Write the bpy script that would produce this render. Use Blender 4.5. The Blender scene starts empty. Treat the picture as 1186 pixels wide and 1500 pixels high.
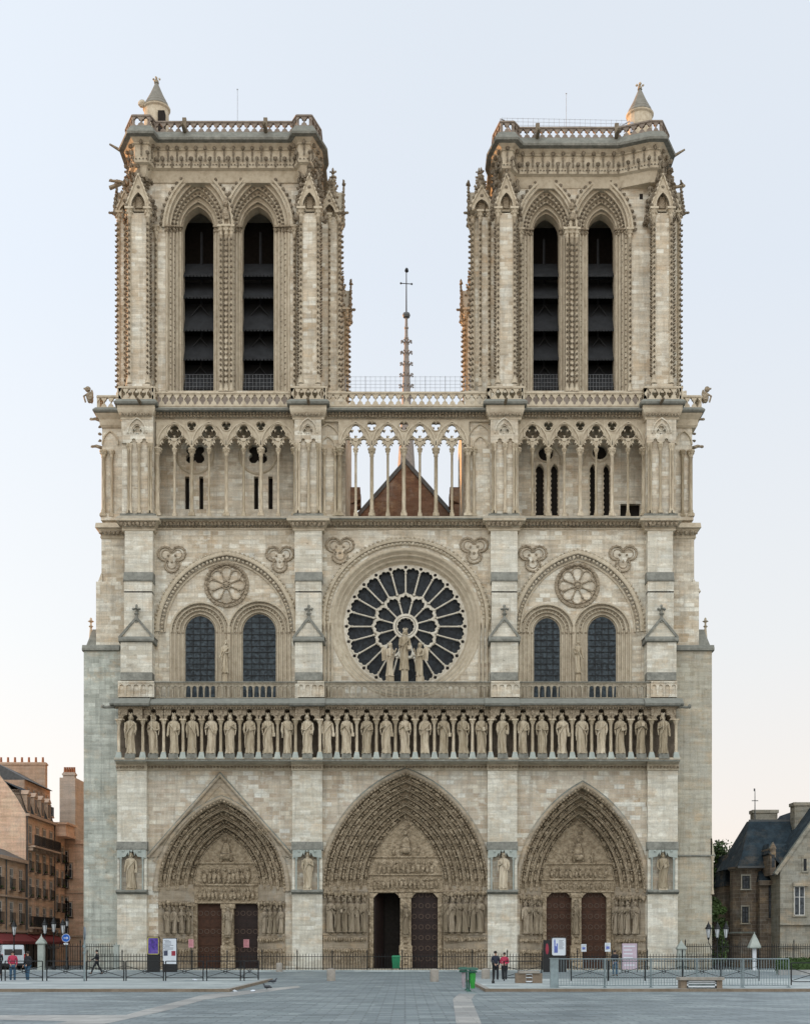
import bpy, math, random
from mathutils import Vector
from mathutils.geometry import tessellate_polygon
sc = bpy.context.scene
R = math.radians
random.seed(7)
# ---------------- camera, measured from the photograph: level camera, rising lens shift
D, F, CX, HZ, EYE = 107.0, 1926.0, 593.0, 1387.0, 1.9
cam_d = bpy.data.cameras.new("camera"); cam = bpy.data.objects.new("camera", cam_d)
sc.collection.objects.link(cam); sc.camera = cam
cam.location = (0, -D, EYE); cam.rotation_euler = (R(90), 0, 0)
cam_d.sensor_width = 36; cam_d.lens = F/1500*36
cam_d.shift_y = (HZ-750)/1500; cam_d.clip_end = 5000; cam_d.clip_start = .5
# ---------------- sky
w = bpy.data.worlds.new("World"); sc.world = w; w.use_nodes = True
nt = w.node_tree; nt.nodes.clear()
def N(t, **k):
    n = nt.nodes.new(t)
    for a, b in k.items():
        if a in n.inputs.keys() if isinstance(a, str) and not hasattr(n, a) else False: n.inputs[a].default_value = b
        else: setattr(n, a, b)
    return n
SUN_EL, SUN_AZ = R(6), R(-55)      # azimuth measured from +Y (behind the cathedral), negative = to the left
sky = N('ShaderNodeTexSky', sky_type='NISHITA', sun_disc=False, sun_elevation=SUN_EL, sun_rotation=SUN_AZ)
sky.air_density = 1; sky.dust_density = 1.5; sky.ozone_density = 1.5
tc = N('ShaderNodeTexCoord'); sx = N('ShaderNodeSeparateXYZ')
nt.links.new(tc.outputs['Generated'], sx.inputs[0])
rp = N('ShaderNodeValToRGB'); nt.links.new(sx.outputs['Z'], rp.inputs[0])
el = rp.color_ramp.elements
el[0].position = 0.0; el[0].color = (11.2, 9.5, 8.2, 1)
el[1].position = 1.0; el[1].color = (8.0, 8.6, 9.3, 1)
for p_, c_ in ((.10, (10.0, 9.4, 8.95, 1)), (.22, (9.2, 9.35, 9.5, 1)), (.45, (8.2, 8.85, 9.75, 1))):
    e = el.new(p_); e.color = c_
mx = N('ShaderNodeMix', data_type='RGBA'); mx.inputs[0].default_value = .87
nt.links.new(sky.outputs[0], mx.inputs[6]); nt.links.new(rp.outputs[0], mx.inputs[7])
# sky behind the camera is boosted and warmed, added to brighten the front
mr = N('ShaderNodeMapRange', interpolation_type='SMOOTHSTEP'); nt.links.new(sx.outputs['Y'], mr.inputs[0])
mr.inputs[1].default_value = .05; mr.inputs[2].default_value = -.6; mr.inputs[3].default_value = 1.0; mr.inputs[4].default_value = 1.75
mz = N('ShaderNodeMapRange', interpolation_type='SMOOTHSTEP'); nt.links.new(sx.outputs['Z'], mz.inputs[0])
mz.inputs[1].default_value = .12; mz.inputs[2].default_value = .7; mz.inputs[3].default_value = .15; mz.inputs[4].default_value = 2.3
m1 = N('ShaderNodeMath', operation='SUBTRACT'); nt.links.new(mr.outputs[0], m1.inputs[0]); m1.inputs[1].default_value = 1
m2 = N('ShaderNodeMath', operation='MULTIPLY_ADD'); nt.links.new(m1.outputs[0], m2.inputs[0]); nt.links.new(mz.outputs[0], m2.inputs[1]); m2.inputs[2].default_value = 1
wt = N('ShaderNodeMix', data_type='RGBA', blend_type='MULTIPLY'); nt.links.new(m1.outputs[0], wt.inputs[0]); nt.links.new(mx.outputs[2], wt.inputs[6]); wt.inputs[7].default_value = (1.02, 1.0, .945, 1)
ml = N('ShaderNodeVectorMath', operation='SCALE'); nt.links.new(wt.outputs[2], ml.inputs[0]); nt.links.new(m2.outputs[0], ml.inputs['Scale'])
bg = N('ShaderNodeBackground'); bg.inputs[1].default_value = .082
mg = N('ShaderNodeMapRange', interpolation_type='SMOOTHSTEP'); nt.links.new(sx.outputs['X'], mg.inputs[0])      # brighter towards the sun
mg.inputs[1].default_value = .1; mg.inputs[2].default_value = -.5; mg.inputs[3].default_value = .98; mg.inputs[4].default_value = 1.10
ml2 = N('ShaderNodeVectorMath', operation='SCALE'); nt.links.new(ml.outputs[0], ml2.inputs[0]); nt.links.new(mg.outputs[0], ml2.inputs['Scale'])
nt.links.new(ml2.outputs[0], bg.inputs[0])
wo = N('ShaderNodeOutputWorld'); nt.links.new(bg.outputs[0], wo.inputs[0])
# ---------------- low sun behind the cathedral, to the left
sl = bpy.data.lights.new("sun", 'SUN'); sl.energy = 5.0; sl.angle = R(.6); sl.color = (1, .48, .18)
so = bpy.data.objects.new("sun", sl); sc.collection.objects.link(so)
sd = Vector((math.sin(SUN_AZ)*math.cos(SUN_EL), math.cos(SUN_AZ)*math.cos(SUN_EL), math.sin(SUN_EL)))
so.rotation_euler = sd.to_track_quat('Z', 'Y').to_euler(); so.location = (-60, 90, 60)
sc.view_settings.view_transform = 'Standard'; sc.view_settings.look = 'None'
sc.view_settings.exposure = 0.38; sc.view_settings.gamma = 1

# ---------------- measuring helpers (photograph pixels at a known distance -> metres)
def X(px, y=0): return (px-CX)*(D+y)/F
def Z(py, y=0): return EYE+(HZ-py)*(D+y)/F
def gy(py, h=0.0): return (EYE-h)*F/(py-HZ)-D      # y of a point standing h above the ground at row py
PX = 1/18.0

# ---------------- materials
MATS = {}
def newmat(name):
    m = bpy.data.materials.new(name); m.use_nodes = True; MATS[name] = m
    return m, m.node_tree, m.node_tree.nodes['Principled BSDF']
def nd(t, ty, **k):
    n = t.nodes.new(ty)
    for a, b in k.items(): setattr(n, a, b)
    return n
def setin(t, sock, v):
    if isinstance(v, bpy.types.NodeSocket): t.links.new(v, sock)
    else: sock.default_value = v
def math_(t, op, a, b=0.0, c=None):
    n = nd(t, 'ShaderNodeMath', operation=op); setin(t, n.inputs[0], a); setin(t, n.inputs[1], b)
    if c is not None: setin(t, n.inputs[2], c)
    return n.outputs[0]
def mixc(t, f, a, b, mode='MIX'):
    n = nd(t, 'ShaderNodeMix', data_type='RGBA', blend_type=mode)
    setin(t, n.inputs[0], f); setin(t, n.inputs[6], a if not isinstance(a, tuple) else (*a, 1)); setin(t, n.inputs[7], b if not isinstance(b, tuple) else (*b, 1))
    return n.outputs[2]
def noise(t, vec, scale, detail=4, rough=.6, sxyz=None):
    if sxyz:
        mp = nd(t, 'ShaderNodeMapping'); t.links.new(vec, mp.inputs[0]); mp.inputs['Scale'].default_value = sxyz; vec = mp.outputs[0]
    n = nd(t, 'ShaderNodeTexNoise'); t.links.new(vec, n.inputs['Vector'])
    n.inputs['Scale'].default_value = scale; n.inputs['Detail'].default_value = detail; n.inputs['Roughness'].default_value = rough
    return n.outputs[0]
def ramp(t, fac, stops, const=False):
    n = nd(t, 'ShaderNodeValToRGB'); t.links.new(fac, n.inputs[0]); e = n.color_ramp.elements
    if const: n.color_ramp.interpolation = 'CONSTANT'
    e[0].position, e[0].color = stops[0][0], (*stops[0][1], 1); e[1].position, e[1].color = stops[-1][0], (*stops[-1][1], 1)
    for p, c in stops[1:-1]: x = e.new(p); x.color = (*c, 1)
    return n.outputs[0]
def clampf(t, v, lo, hi):
    n = nd(t, 'ShaderNodeMapRange'); t.links.new(v, n.inputs[0]); n.inputs[1].default_value = lo; n.inputs[2].default_value = hi
    return n.outputs[0]
def masonry(name, cols, mortar=(.5, .46, .38), bw=.85, rh=.36, ms=.018, dirt=(.16, .14, .11), dirtf=.45, ledge=(.13, .145, .13), bump=.5, seam=.5, tone=.5):
    m, t, b = newmat(name)
    g = nd(t, 'ShaderNodeNewGeometry'); s = nd(t, 'ShaderNodeSeparateXYZ'); t.links.new(g.outputs['Position'], s.inputs[0])
    sn = nd(t, 'ShaderNodeSeparateXYZ'); t.links.new(g.outputs['True Normal'], sn.inputs[0])
    side = math_(t, 'GREATER_THAN', math_(t, 'ABSOLUTE', sn.outputs[0]), .72)
    u = math_(t, 'ADD', math_(t, 'MULTIPLY', s.outputs[0], math_(t, 'SUBTRACT', 1.0, side)), math_(t, 'MULTIPLY', s.outputs[1], side))
    c = nd(t, 'ShaderNodeCombineXYZ'); t.links.new(u, c.inputs[0]); t.links.new(s.outputs[2], c.inputs[1])
    br = nd(t, 'ShaderNodeTexBrick'); t.links.new(c.outputs[0], br.inputs['Vector'])
    br.inputs['Color1'].default_value = (0, 0, 0, 1); br.inputs['Color2'].default_value = (1, 1, 1, 1); br.inputs['Mortar'].default_value = (.5, .5, .5, 1)
    br.inputs['Scale'].default_value = 1; br.inputs['Mortar Size'].default_value = ms; br.inputs['Brick Width'].default_value = bw; br.inputs['Row Height'].default_value = rh
    br.inputs['Mortar Smooth'].default_value = .2; br.inputs['Bias'].default_value = 0
    br.offset_frequency = 2; br.squash = .72; br.squash_frequency = 3
    col = ramp(t, br.outputs['Color'], cols)
    pos = g.outputs['Position']
    col = mixc(t, math_(t, 'MULTIPLY', clampf(t, noise(t, pos, .55, 5, .7, (1, 1, 1.6)), .50, .66), tone), col, (.62, .44, .26))
    col = mixc(t, math_(t, 'MULTIPLY', clampf(t, noise(t, pos, .42, 5, .7, (1.3, 1.3, 1)), .52, .70), tone), col, (.44, .45, .42))
    # patches where whole groups of stones were replaced or cleaned
    big = noise(t, pos, .16, 5, .65)
    col = mixc(t, clampf(t, big, .35, .7), col, mixc(t, .5, col, cols[-1][1]), 'MIX')
    col = mixc(t, math_(t, 'MULTIPLY', clampf(t, noise(t, pos, .9, 3, .6, (.8, .8, 1.1)), .57, .62), tone*.9), col, tuple(min(.85, v*1.12) for v in cols[-1][1]))
    col = mixc(t, math_(t, 'MULTIPLY', clampf(t, noise(t, pos, 1.0, 5, .7, (1.6, 1.6, .13)), .48, .75), dirtf), col, dirt)
    col = mixc(t, math_(t, 'MULTIPLY', clampf(t, noise(t, pos, 1.0, 4, .6, (4.5, 4.5, .22)), .55, .72), dirtf*.7), col, dirt)
    col = mixc(t, math_(t, 'MULTIPLY', clampf(t, noise(t, pos, 2.2, 6, .75), .5, .8), dirtf*.8), col, dirt)
    bed = noise(t, pos, 1.0, 4, .7, (.22, .22, 3.4))     # bedding and course-by-course tone of the stone
    col = mixc(t, .75, col, ramp(t, bed, [(.3, (.70, .695, .68)), (.7, (1.22, 1.21, 1.2))]), 'MULTIPLY')
    fine = noise(t, pos, 9, 3, .7)
    col = mixc(t, .35, col, ramp(t, fine, [(.3, (.55, .55, .55)), (.7, (1.25, 1.25, 1.25))]), 'MULTIPLY')
    col = mixc(t, math_(t, 'MULTIPLY', br.outputs['Fac'], seam), col, mortar)
    up = clampf(t, sn.outputs[2], .2, .5)
    col = mixc(t, math_(t, 'MULTIPLY', up, .85), col, mixc(t, clampf(t, noise(t, pos, 1.3, 5, .7), .4, .65), ledge, tuple(v*1.9 for v in ledge)))
    t.links.new(col, b.inputs['Base Color']); b.inputs['Roughness'].default_value = .92; b.inputs['Specular IOR Level'].default_value = .2
    bm_ = nd(t, 'ShaderNodeBump'); bm_.inputs['Strength'].default_value = bump; bm_.inputs['Distance'].default_value = .05
    h = math_(t, 'ADD', math_(t, 'MULTIPLY', br.outputs['Fac'], -.5), math_(t, 'MULTIPLY', noise(t, pos, 5, 6, .7), .8))
    t.links.new(h, bm_.inputs['Height']); t.links.new(bm_.outputs[0], b.inputs['Normal'])
    return m
def carved(name, c0, c1, c2, scale=3.0, bump=.8, dist=.08, voro=True, ledge=None, sxyz=None, rnd=0):
    m, t, b = newmat(name)
    g = nd(t, 'ShaderNodeNewGeometry'); pos = g.outputs['Position']
    n1 = noise(t, pos, scale, 6, .72, sxyz); n2 = noise(t, pos, .35, 4, .6)
    col = ramp(t, n1, [(.28, c0), (.5, c1), (.72, c2)])
    col = mixc(t, clampf(t, n2, .3, .7), mixc(t, .45, col, c0), col)
    if rnd:
        oi = nd(t, 'ShaderNodeObjectInfo'); col = mixc(t, 1.0, col, ramp(t, oi.outputs['Random'], [(0, (.72, .70, .66)), (.5, (.95, .94, .92)), (1, (1.12, 1.12, 1.13))]), 'MULTIPLY')
    sn = nd(t, 'ShaderNodeSeparateXYZ'); t.links.new(g.outputs['Normal'], sn.inputs[0])
    col = mixc(t, math_(t, 'MULTIPLY', clampf(t, sn.outputs[2], .25, .7), .6), col, ledge or tuple(v*.45 for v in c0))
    t.links.new(col, b.inputs['Base Color']); b.inputs['Roughness'].default_value = .93; b.inputs['Specular IOR Level'].default_value = .15
    h = n1
    if voro:
        v = nd(t, 'ShaderNodeTexVoronoi'); t.links.new(pos, v.inputs['Vector']); v.inputs['Scale'].default_value = scale*1.6
        h = math_(t, 'ADD', math_(t, 'MULTIPLY', v.outputs['Distance'], 1.0), math_(t, 'MULTIPLY', n1, .7))
    bp = nd(t, 'ShaderNodeBump'); bp.inputs['Strength'].default_value = bump; bp.inputs['Distance'].default_value = dist
    t.links.new(h, bp.inputs['Height']); t.links.new(bp.outputs[0], b.inputs['Normal'])
    return m
def plain(name, col, rough=.6, metal=0, var=.25, scale=4, spec=.4, bump=.0):
    m, t, b = newmat(name)
    g = nd(t, 'ShaderNodeNewGeometry'); n1 = noise(t, g.outputs['Position'], scale, 5, .65)
    c = ramp(t, n1, [(.3, tuple(v*(1-var) for v in col)), (.7, tuple(min(1, v*(1+var)) for v in col))])
    t.links.new(c, b.inputs['Base Color']); b.inputs['Roughness'].default_value = rough; b.inputs['Metallic'].default_value = metal
    b.inputs['Specular IOR Level'].default_value = spec
    if bump:
        bp = nd(t, 'ShaderNodeBump'); bp.inputs['Strength'].default_value = bump; bp.inputs['Distance'].default_value = .03
        t.links.new(n1, bp.inputs['Height']); t.links.new(bp.outputs[0], b.inputs['Normal'])
    return m
WARM = [(.0, (.40, .295, .195)), (.25, (.49, .385, .27)), (.6, (.58, .49, .365)), (.85, (.66, .59, .46)), (1, (.78, .76, .68))]
CREAM = [(.0, (.46, .37, .26)), (.35, (.55, .465, .345)), (.75, (.65, .575, .45)), (1, (.76, .73, .63))]
PALE = [(.0, (.53, .475, .375)), (.3, (.585, .54, .435)), (.7, (.66, .62, .515)), (1, (.75, .725, .63))]
GREY = [(.0, (.35, .365, .315)), (.4, (.43, .45, .395)), (.75, (.50, .525, .46)), (1, (.60, .62, .55))]
M_warm = masonry("warm_limestone_masonry", WARM, seam=.6)
M_cream = masonry("cream_limestone_masonry", CREAM, seam=.25, dirtf=.4)
M_pale = masonry("pale_limestone_masonry", PALE, seam=.2, dirtf=.32)
M_grey = masonry("grey_limestone_masonry", GREY, seam=.3, dirt=(.17, .18, .16), dirtf=.5)
M_greyr = masonry("buff_grey_limestone_masonry", [(.0, (.40, .36, .27)), (.5, (.46, .42, .33)), (1, (.52, .50, .41))], seam=.25, dirtf=.4)
M_trim = carved("dressed_limestone", (.36, .295, .21), (.55, .475, .355), (.66, .59, .46), 2.2, .5, .06, False, (.16, .16, .14))
M_leaf = carved("carved_foliage_limestone", (.23, .18, .125), (.36, .295, .21), (.46, .39, .29), 3.2, .9, .12)
M_crock = carved("weathered_crocket_stone", (.13, .105, .075), (.22, .18, .13), (.32, .27, .2), 3.2, .5, .05)
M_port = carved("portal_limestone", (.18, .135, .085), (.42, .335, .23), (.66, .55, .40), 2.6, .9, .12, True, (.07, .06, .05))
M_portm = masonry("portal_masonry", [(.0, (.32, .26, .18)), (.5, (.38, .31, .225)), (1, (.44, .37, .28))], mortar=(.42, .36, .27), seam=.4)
M_stat = carved("statue_limestone", (.30, .235, .155), (.62, .53, .39), (.80, .73, .58), 2.4, 1.0, .13, False, (.2, .17, .13), (2.6, 2.6, .42), 1)  # vertical dark streaks paint shade into the drapery folds
M_statp = carved("portal_statue_limestone", (.20, .16, .11), (.40, .33, .24), (.56, .48, .36), 2.2, 1.0, .12, False, (.13, .1, .08), (2.6, 2.6, .45), 1)  # same fold shade streaked into the colour, in the portal tone
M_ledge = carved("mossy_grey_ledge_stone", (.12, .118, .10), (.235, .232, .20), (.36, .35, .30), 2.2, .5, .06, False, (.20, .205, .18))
M_blk = carved("pale_bluish_stone", (.27, .30, .27), (.39, .42, .38), (.5, .52, .46), 1.6, .4, .05, False, (.26, .29, .26))
M_dark = plain("interior_shade_stone", (.028, .024, .021), .95, spec=.1)  # darkness of interiors and openings, painted near-black
M_gable = masonry("rust_brown_masonry", [(.0, (.17, .09, .06)), (.5, (.21, .12, .08)), (1, (.26, .16, .11))], mortar=(.22, .14, .1), seam=.3)
M_lead = plain("lead_roof", (.10, .105, .105), .6, .2)
M_slate = masonry("slate_roof", [(.0, (.016, .027, .036)), (.5, (.023, .036, .046)), (1, (.034, .048, .058))], mortar=(.02, .025, .03), bw=.3, rh=.16, ms=.01, ledge=(.022, .034, .043), dirtf=.15, dirt=(.1, .11, .1))
M_louv = plain("old_louver_boards", (.017, .018, .02), .75, var=.45, scale=1.6)
M_iron = plain("black_iron", (.012, .013, .014), .45, .3)
M_wood = plain("dark_brown_door_wood", (.026, .014, .011), .7, var=.35, scale=3, bump=.3)
M_woodb = plain("red_brown_door_wood", (.060, .024, .011), .7, var=.35, scale=3, bump=.3)
M_greypaint = plain("grey_painted_steel", (.22, .27, .28), .4, .3)
M_wire = plain("thin_steel_wire", (.35, .36, .38), .5, .4)
def glassmat(name, col):
    m, t, b = newmat(name)
    g = nd(t, 'ShaderNodeNewGeometry'); v = nd(t, 'ShaderNodeTexVoronoi'); t.links.new(g.outputs['Position'], v.inputs['Vector']); v.inputs['Scale'].default_value = 5
    c = ramp(t, v.outputs['Color'], [(.2, tuple(x*.6 for x in col)), (.8, tuple(x*1.6 for x in col))])
    t.links.new(c, b.inputs['Base Color']); b.inputs['Roughness'].default_value = .45; b.inputs['Specular IOR Level'].default_value = .22
    bp = nd(t, 'ShaderNodeBump'); bp.inputs['Strength'].default_value = .25; bp.inputs['Distance'].default_value = .03
    t.links.new(v.outputs['Distance'], bp.inputs['Height']); t.links.new(bp.outputs[0], b.inputs['Normal'])
    return m
M_glass = glassmat("dark_leaded_glass", (.016, .02, .024))
M_glassw = glassmat("window_leaded_glass", (.034, .045, .052))
M_pane = glassmat("window_pane_glass", (.05, .055, .06))

# ---------------- mesh builder
ICO = None
class MB:
    def __init__(s, fn=None): s.v = []; s.f = []; s.m = []; s.fn = fn; s.cm = 0; s.sm = []; s.smooth = False
    def add(s, vs, fs):
        o = len(s.v)
        s.v += [s.fn(*p) for p in vs] if s.fn else [tuple(p) for p in vs]
        s.f += [tuple(i+o for i in f) for f in fs]; s.m += [s.cm]*len(fs); s.sm += [s.smooth]*len(fs)
        return s
    def box(s, x0, x1, y0, y1, z0, z1):
        if x1 < x0: x0, x1 = x1, x0
        if y1 < y0: y0, y1 = y1, y0
        if z1 < z0: z0, z1 = z1, z0
        return s.add([(x0,y0,z0),(x1,y0,z0),(x1,y1,z0),(x0,y1,z0),(x0,y0,z1),(x1,y0,z1),(x1,y1,z1),(x0,y1,z1)],
              [(3,2,1,0),(4,5,6,7),(0,1,5,4),(1,2,6,5),(2,3,7,6),(3,0,4,7)])
    def hexa(s, b, t):
        return s.add(list(b)+list(t), [(3,2,1,0),(4,5,6,7),(0,1,5,4),(1,2,6,5),(2,3,7,6),(3,0,4,7)])
    def plate(s, outer, holes, y0, y1, back=True):
        loops = [outer]+list(holes); pts = [p for l in loops for p in l]
        tri = tessellate_polygon([[Vector((p[0], p[1], 0)) for p in l] for l in loops])
        n = len(pts); vs = [(p[0], y0, p[1]) for p in pts]+[(p[0], y1, p[1]) for p in pts]
        fs = []
        for a, b, c in tri:
            pa, pb, pc = pts[a], pts[b], pts[c]
            cr = (pb[0]-pa[0])*(pc[1]-pa[1])-(pb[1]-pa[1])*(pc[0]-pa[0])
            if cr < 0: a, b, c = a, c, b
            fs.append((a, b, c))
            if back: fs.append((c+n, b+n, a+n))
        o = 0
        for l in loops:
            k = len(l)
            for i in range(k):
                a, b = o+i, o+(i+1) % k
                fs.append((a, a+n, b+n, b))
            o += k
        return s.add(vs, fs)
    def loft(s, loops, closed=False, flip=False):
        n = len(loops[0]); vs = [p for l in loops for p in l]; fs = []
        for j in range(len(loops)-1):
            for i in range(n if closed else n-1):
                a, b = j*n+i, j*n+(i+1) % n
                f = (a, b, b+n, a+n); fs.append(f[::-1] if flip else f)
        return s.add(vs, fs)
    def lathe(s, cx, cy, prof, n=10, ex=1.0, ey=1.0, rot=0):
        rings = [[(cx+r*ex*math.cos(rot+2*math.pi*i/n), cy+r*ey*math.sin(rot+2*math.pi*i/n), z) for i in range(n)] for r, z in prof]
        s.loft(rings, True)
        k = len(rings)
        s.add(rings[0], [tuple(range(n))[::-1]]); s.add(rings[-1], [tuple(range(n))])
        return s
    def lathey(s, cx, cz, prof, a0=0, a1=2*math.pi, n=48):
        loops = [[(cx+r*math.cos(a0+(a1-a0)*i/n), y, cz+r*math.sin(a0+(a1-a0)*i/n)) for i in range(n+1)] for r, y in prof]
        return s.loft(loops)
    def tube(s, pts, r, n=6, r1=None, cap=True):
        pts = [Vector(p) for p in pts]; rings = []; k = len(pts)
        for i, p in enumerate(pts):
            d = (pts[min(i+1, k-1)]-pts[max(i-1, 0)])
            if d.length < 1e-9: d = Vector((0, 0, 1))
            d.normalize(); a = d.cross(Vector((0, 1, 0)) if abs(d.y) < .9 else Vector((1, 0, 0))).normalized(); b = d.cross(a)
            rr = r if r1 is None else r+(r1-r)*i/(k-1)
            rings.append([tuple(p+a*rr*math.cos(2*math.pi*j/n)+b*rr*math.sin(2*math.pi*j/n)) for j in range(n)])
        s.loft(rings, True)
        if cap: s.add(rings[0], [tuple(range(n))[::-1]]); s.add(rings[-1], [tuple(range(n))])
        return s
    def blob(s, x, y, z, rx, ry=None, rz=None, jit=.15, fine=False):
        ry = rx if ry is None else ry; rz = rx if rz is None else rz
        if fine:
            nr, ns = 6, 9; vs = [(x, y, z-rz)]
            for i in range(1, nr):
                a = math.pi*i/nr
                for j in range(ns):
                    q = 2*math.pi*j/ns; k = 1+random.uniform(-jit, jit)
                    vs.append((x+rx*k*math.sin(a)*math.cos(q), y+ry*k*math.sin(a)*math.sin(q), z-rz*math.cos(a)))
            vs.append((x, y, z+rz)); fs = []
            for j in range(ns): fs.append((0, 1+(j+1) % ns, 1+j)); fs.append((len(vs)-1, 1+(nr-2)*ns+j, 1+(nr-2)*ns+(j+1) % ns))
            for i in range(nr-2):
                for j in range(ns): a, b = 1+i*ns+j, 1+i*ns+(j+1) % ns; fs.append((a, b, b+ns, a+ns))
            return s.add(vs, fs)
        t = 1.618; base = [(-1,t,0),(1,t,0),(-1,-t,0),(1,-t,0),(0,-1,t),(0,1,t),(0,-1,-t),(0,1,-t),(t,0,-1),(t,0,1),(-t,0,-1),(-t,0,1)]
        fs = [(0,11,5),(0,5,1),(0,1,7),(0,7,10),(0,10,11),(1,5,9),(5,11,4),(11,10,2),(10,7,6),(7,1,8),(3,9,4),(3,4,2),(3,2,6),(3,6,8),(3,8,9),(4,9,5),(2,4,11),(6,2,10),(8,6,7),(9,8,1)]
        vs = []
        for a, b, c in base:
            k = (1+random.uniform(-jit, jit))/1.902
            vs.append((x+a*rx*k, y+b*ry*k, z+c*rz*k))
        return s.add(vs, fs)
    def sweep(s, path, prof, closed=False):
        """path: (x,z) points; prof: (outward offset, y) open or closed polyline"""
        n = len(path); loops = []
        nrm = []
        for i in range(n):
            if closed: a, b, c = path[i-1], path[i], path[(i+1) % n]
            else: a, b, c = path[max(i-1, 0)], path[i], path[min(i+1, n-1)]
            d1 = Vector((b[0]-a[0], b[1]-a[1])); d2 = Vector((c[0]-b[0], c[1]-b[1]))
            if d1.length < 1e-7: d1 = d2
            if d2.length < 1e-7: d2 = d1
            d1.normalize(); d2.normalize(); n1 = Vector((-d1.y, d1.x)); n2 = Vector((-d2.y, d2.x)); m = (n1+n2)
            if m.length < 1e-6: m = n1
            m.normalize(); k = 1/max(.45, m.dot(n1)); nrm.append(m*k)
        for o, y in prof:
            l = [(path[i][0]+nrm[i].x*o, y, path[i][1]+nrm[i].y*o) for i in range(n)]
            if closed: l.append(l[0])
            loops.append(l)
        return s.loft(loops, False, True)
    def cell(s, cu, cv, w, h, hole, d0, d1, fn):
        """rectangular tracery cell with a star-shaped hole; fn(u, v, d) -> xyz"""
        angs = sorted(set([math.atan2(b, a) % (2*math.pi) for a, b in hole]+[math.atan2(sv*h, su*w) % (2*math.pi) for su in (1, -1) for sv in (1, -1)]))
        ha = [(math.atan2(b, a) % (2*math.pi), math.hypot(a, b)) for a, b in hole]; ha.sort()
        def rad(t):
            k = len(ha)
            for i in range(k):
                a, ra = ha[i]; b, rb = ha[(i+1) % k]
                if b <= a: b += 2*math.pi
                tt = t if t >= a else t+2*math.pi
                if a <= tt <= b: return ra+(rb-ra)*(tt-a)/max(1e-9, b-a)
            return ha[0][1]
        I = []; O = []
        for t in angs:
            c, si = math.cos(t), math.sin(t); r = rad(t); I.append((cu+c*r, cv+si*r))
            q = min((w/2)/abs(c) if abs(c) > 1e-9 else 1e9, (h/2)/abs(si) if abs(si) > 1e-9 else 1e9); O.append((cu+c*q, cv+si*q))
        L = lambda P, d: [fn(u, v, d) for u, v in P]
        return s.loft([L(O, d1), L(O, d0), L(I, d0), L(I, d1), L(O, d1)], True)
    def build(s, name, mat, parent=None, smooth=None):
        me = bpy.data.meshes.new(name); me.from_pydata(s.v, [], s.f)
        for m in (mat if isinstance(mat, (list, tuple)) else [mat]): me.materials.append(m)
        me.polygons.foreach_set('material_index', s.m)
        me.polygons.foreach_set('use_smooth', s.sm if smooth is None else [smooth]*len(s.f))
        me.update(); o = bpy.data.objects.new(name, me); sc.collection.objects.link(o)
        if parent is not None: o.parent = parent; o.matrix_parent_inverse = parent.matrix_basis.inverted()
        return o
def tag(o, label=None, cat=None, group=None, kind=None):
    if label: o['label'] = label
    if cat: o['category'] = cat
    if group: o['group'] = group
    if kind: o['kind'] = kind
    return o
def empty(name, loc=(0, 0, 0), label=None, cat=None, group=None, parent=None, rz=0):
    o = bpy.data.objects.new(name, None); sc.collection.objects.link(o); o.empty_display_size = .3
    o.location = loc; o.rotation_euler = (0, 0, rz)
    if parent is not None: o.parent = parent
    return tag(o, label, cat, group)
def split_mb(mb):
    """separate far-apart loose pieces of one builder into builders of their own"""
    import numpy as np
    n = len(mb.v)
    par = list(range(n))
    def find(a):
        while par[a] != a: par[a] = par[par[a]]; a = par[a]
        return a
    for f in mb.f:
        r0 = find(f[0])
        for q in f[1:]:
            r = find(q)
            if r != r0: par[r] = r0
    roots = [find(i) for i in range(n)]; ids = {}; isl = np.array([ids.setdefault(r, len(ids)) for r in roots]); k = len(ids)
    if k < 2 or k > 2500: return [mb]
    P = np.array(mb.v); lo = np.full((k, 3), 1e9); hi = -lo
    np.minimum.at(lo, isl, P); np.maximum.at(hi, isl, P); size = (hi-lo).max(1)
    gp_ = [ids_ for ids_ in range(k)]
    gap = np.maximum(0, np.maximum(lo[:, None]-hi[None], lo[None]-hi[:, None])); near = np.sqrt((gap**2).sum(2)) <= np.maximum(.02, .48*np.maximum(size[:, None], size[None]))
    comp = -np.ones(k, int); c = 0
    for i in range(k):
        if comp[i] >= 0: continue
        st = [i]; comp[i] = c
        while st:
            a = st.pop()
            for b in np.nonzero(near[a] & (comp < 0))[0]: comp[b] = c; st.append(b)
        c += 1
    if c < 2 or c > 40: return [mb]
    out = [MB() for _ in range(c)]; mp = {}; pc = comp[isl]
    for i, v in enumerate(mb.v): o = out[pc[i]]; mp[i] = len(o.v); o.v.append(v)
    for f, m_, s_ in zip(mb.f, mb.m, mb.sm): o = out[pc[f[0]]]; o.f.append(tuple(mp[q] for q in f)); o.m.append(m_); o.sm.append(s_)
    return out
def part(name, mb, mat, parent, label=None, smooth=None):
    first = None
    for q in split_mb(mb):
        o = part1(name, q, mat, parent, label, smooth); first = first or o
    return first
def part1(name, mb, mat, parent, label=None, smooth=None):
    """part whose mesh was written in world space, parent unrotated"""
    while depth(parent) >= 2: parent = parent.parent
    me_o = mb.build(name, mat, None, smooth)
    me_o.parent = parent
    w_ = wloc(parent)
    if w_.length > 0: me_o.location = -w_
    if label: me_o['label'] = label
    return me_o
def depth(o):
    d = 0
    while o.parent is not None: o = o.parent; d += 1
    return d
def wloc(o):
    v = Vector((0, 0, 0))
    while o is not None: v += o.location; o = o.parent
    return v
def copy_tree(o, parent=None):
    c = o.copy(); sc.collection.objects.link(c); c.parent = parent
    for ch in list(o.children): copy_tree(ch, c)
    return c
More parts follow.
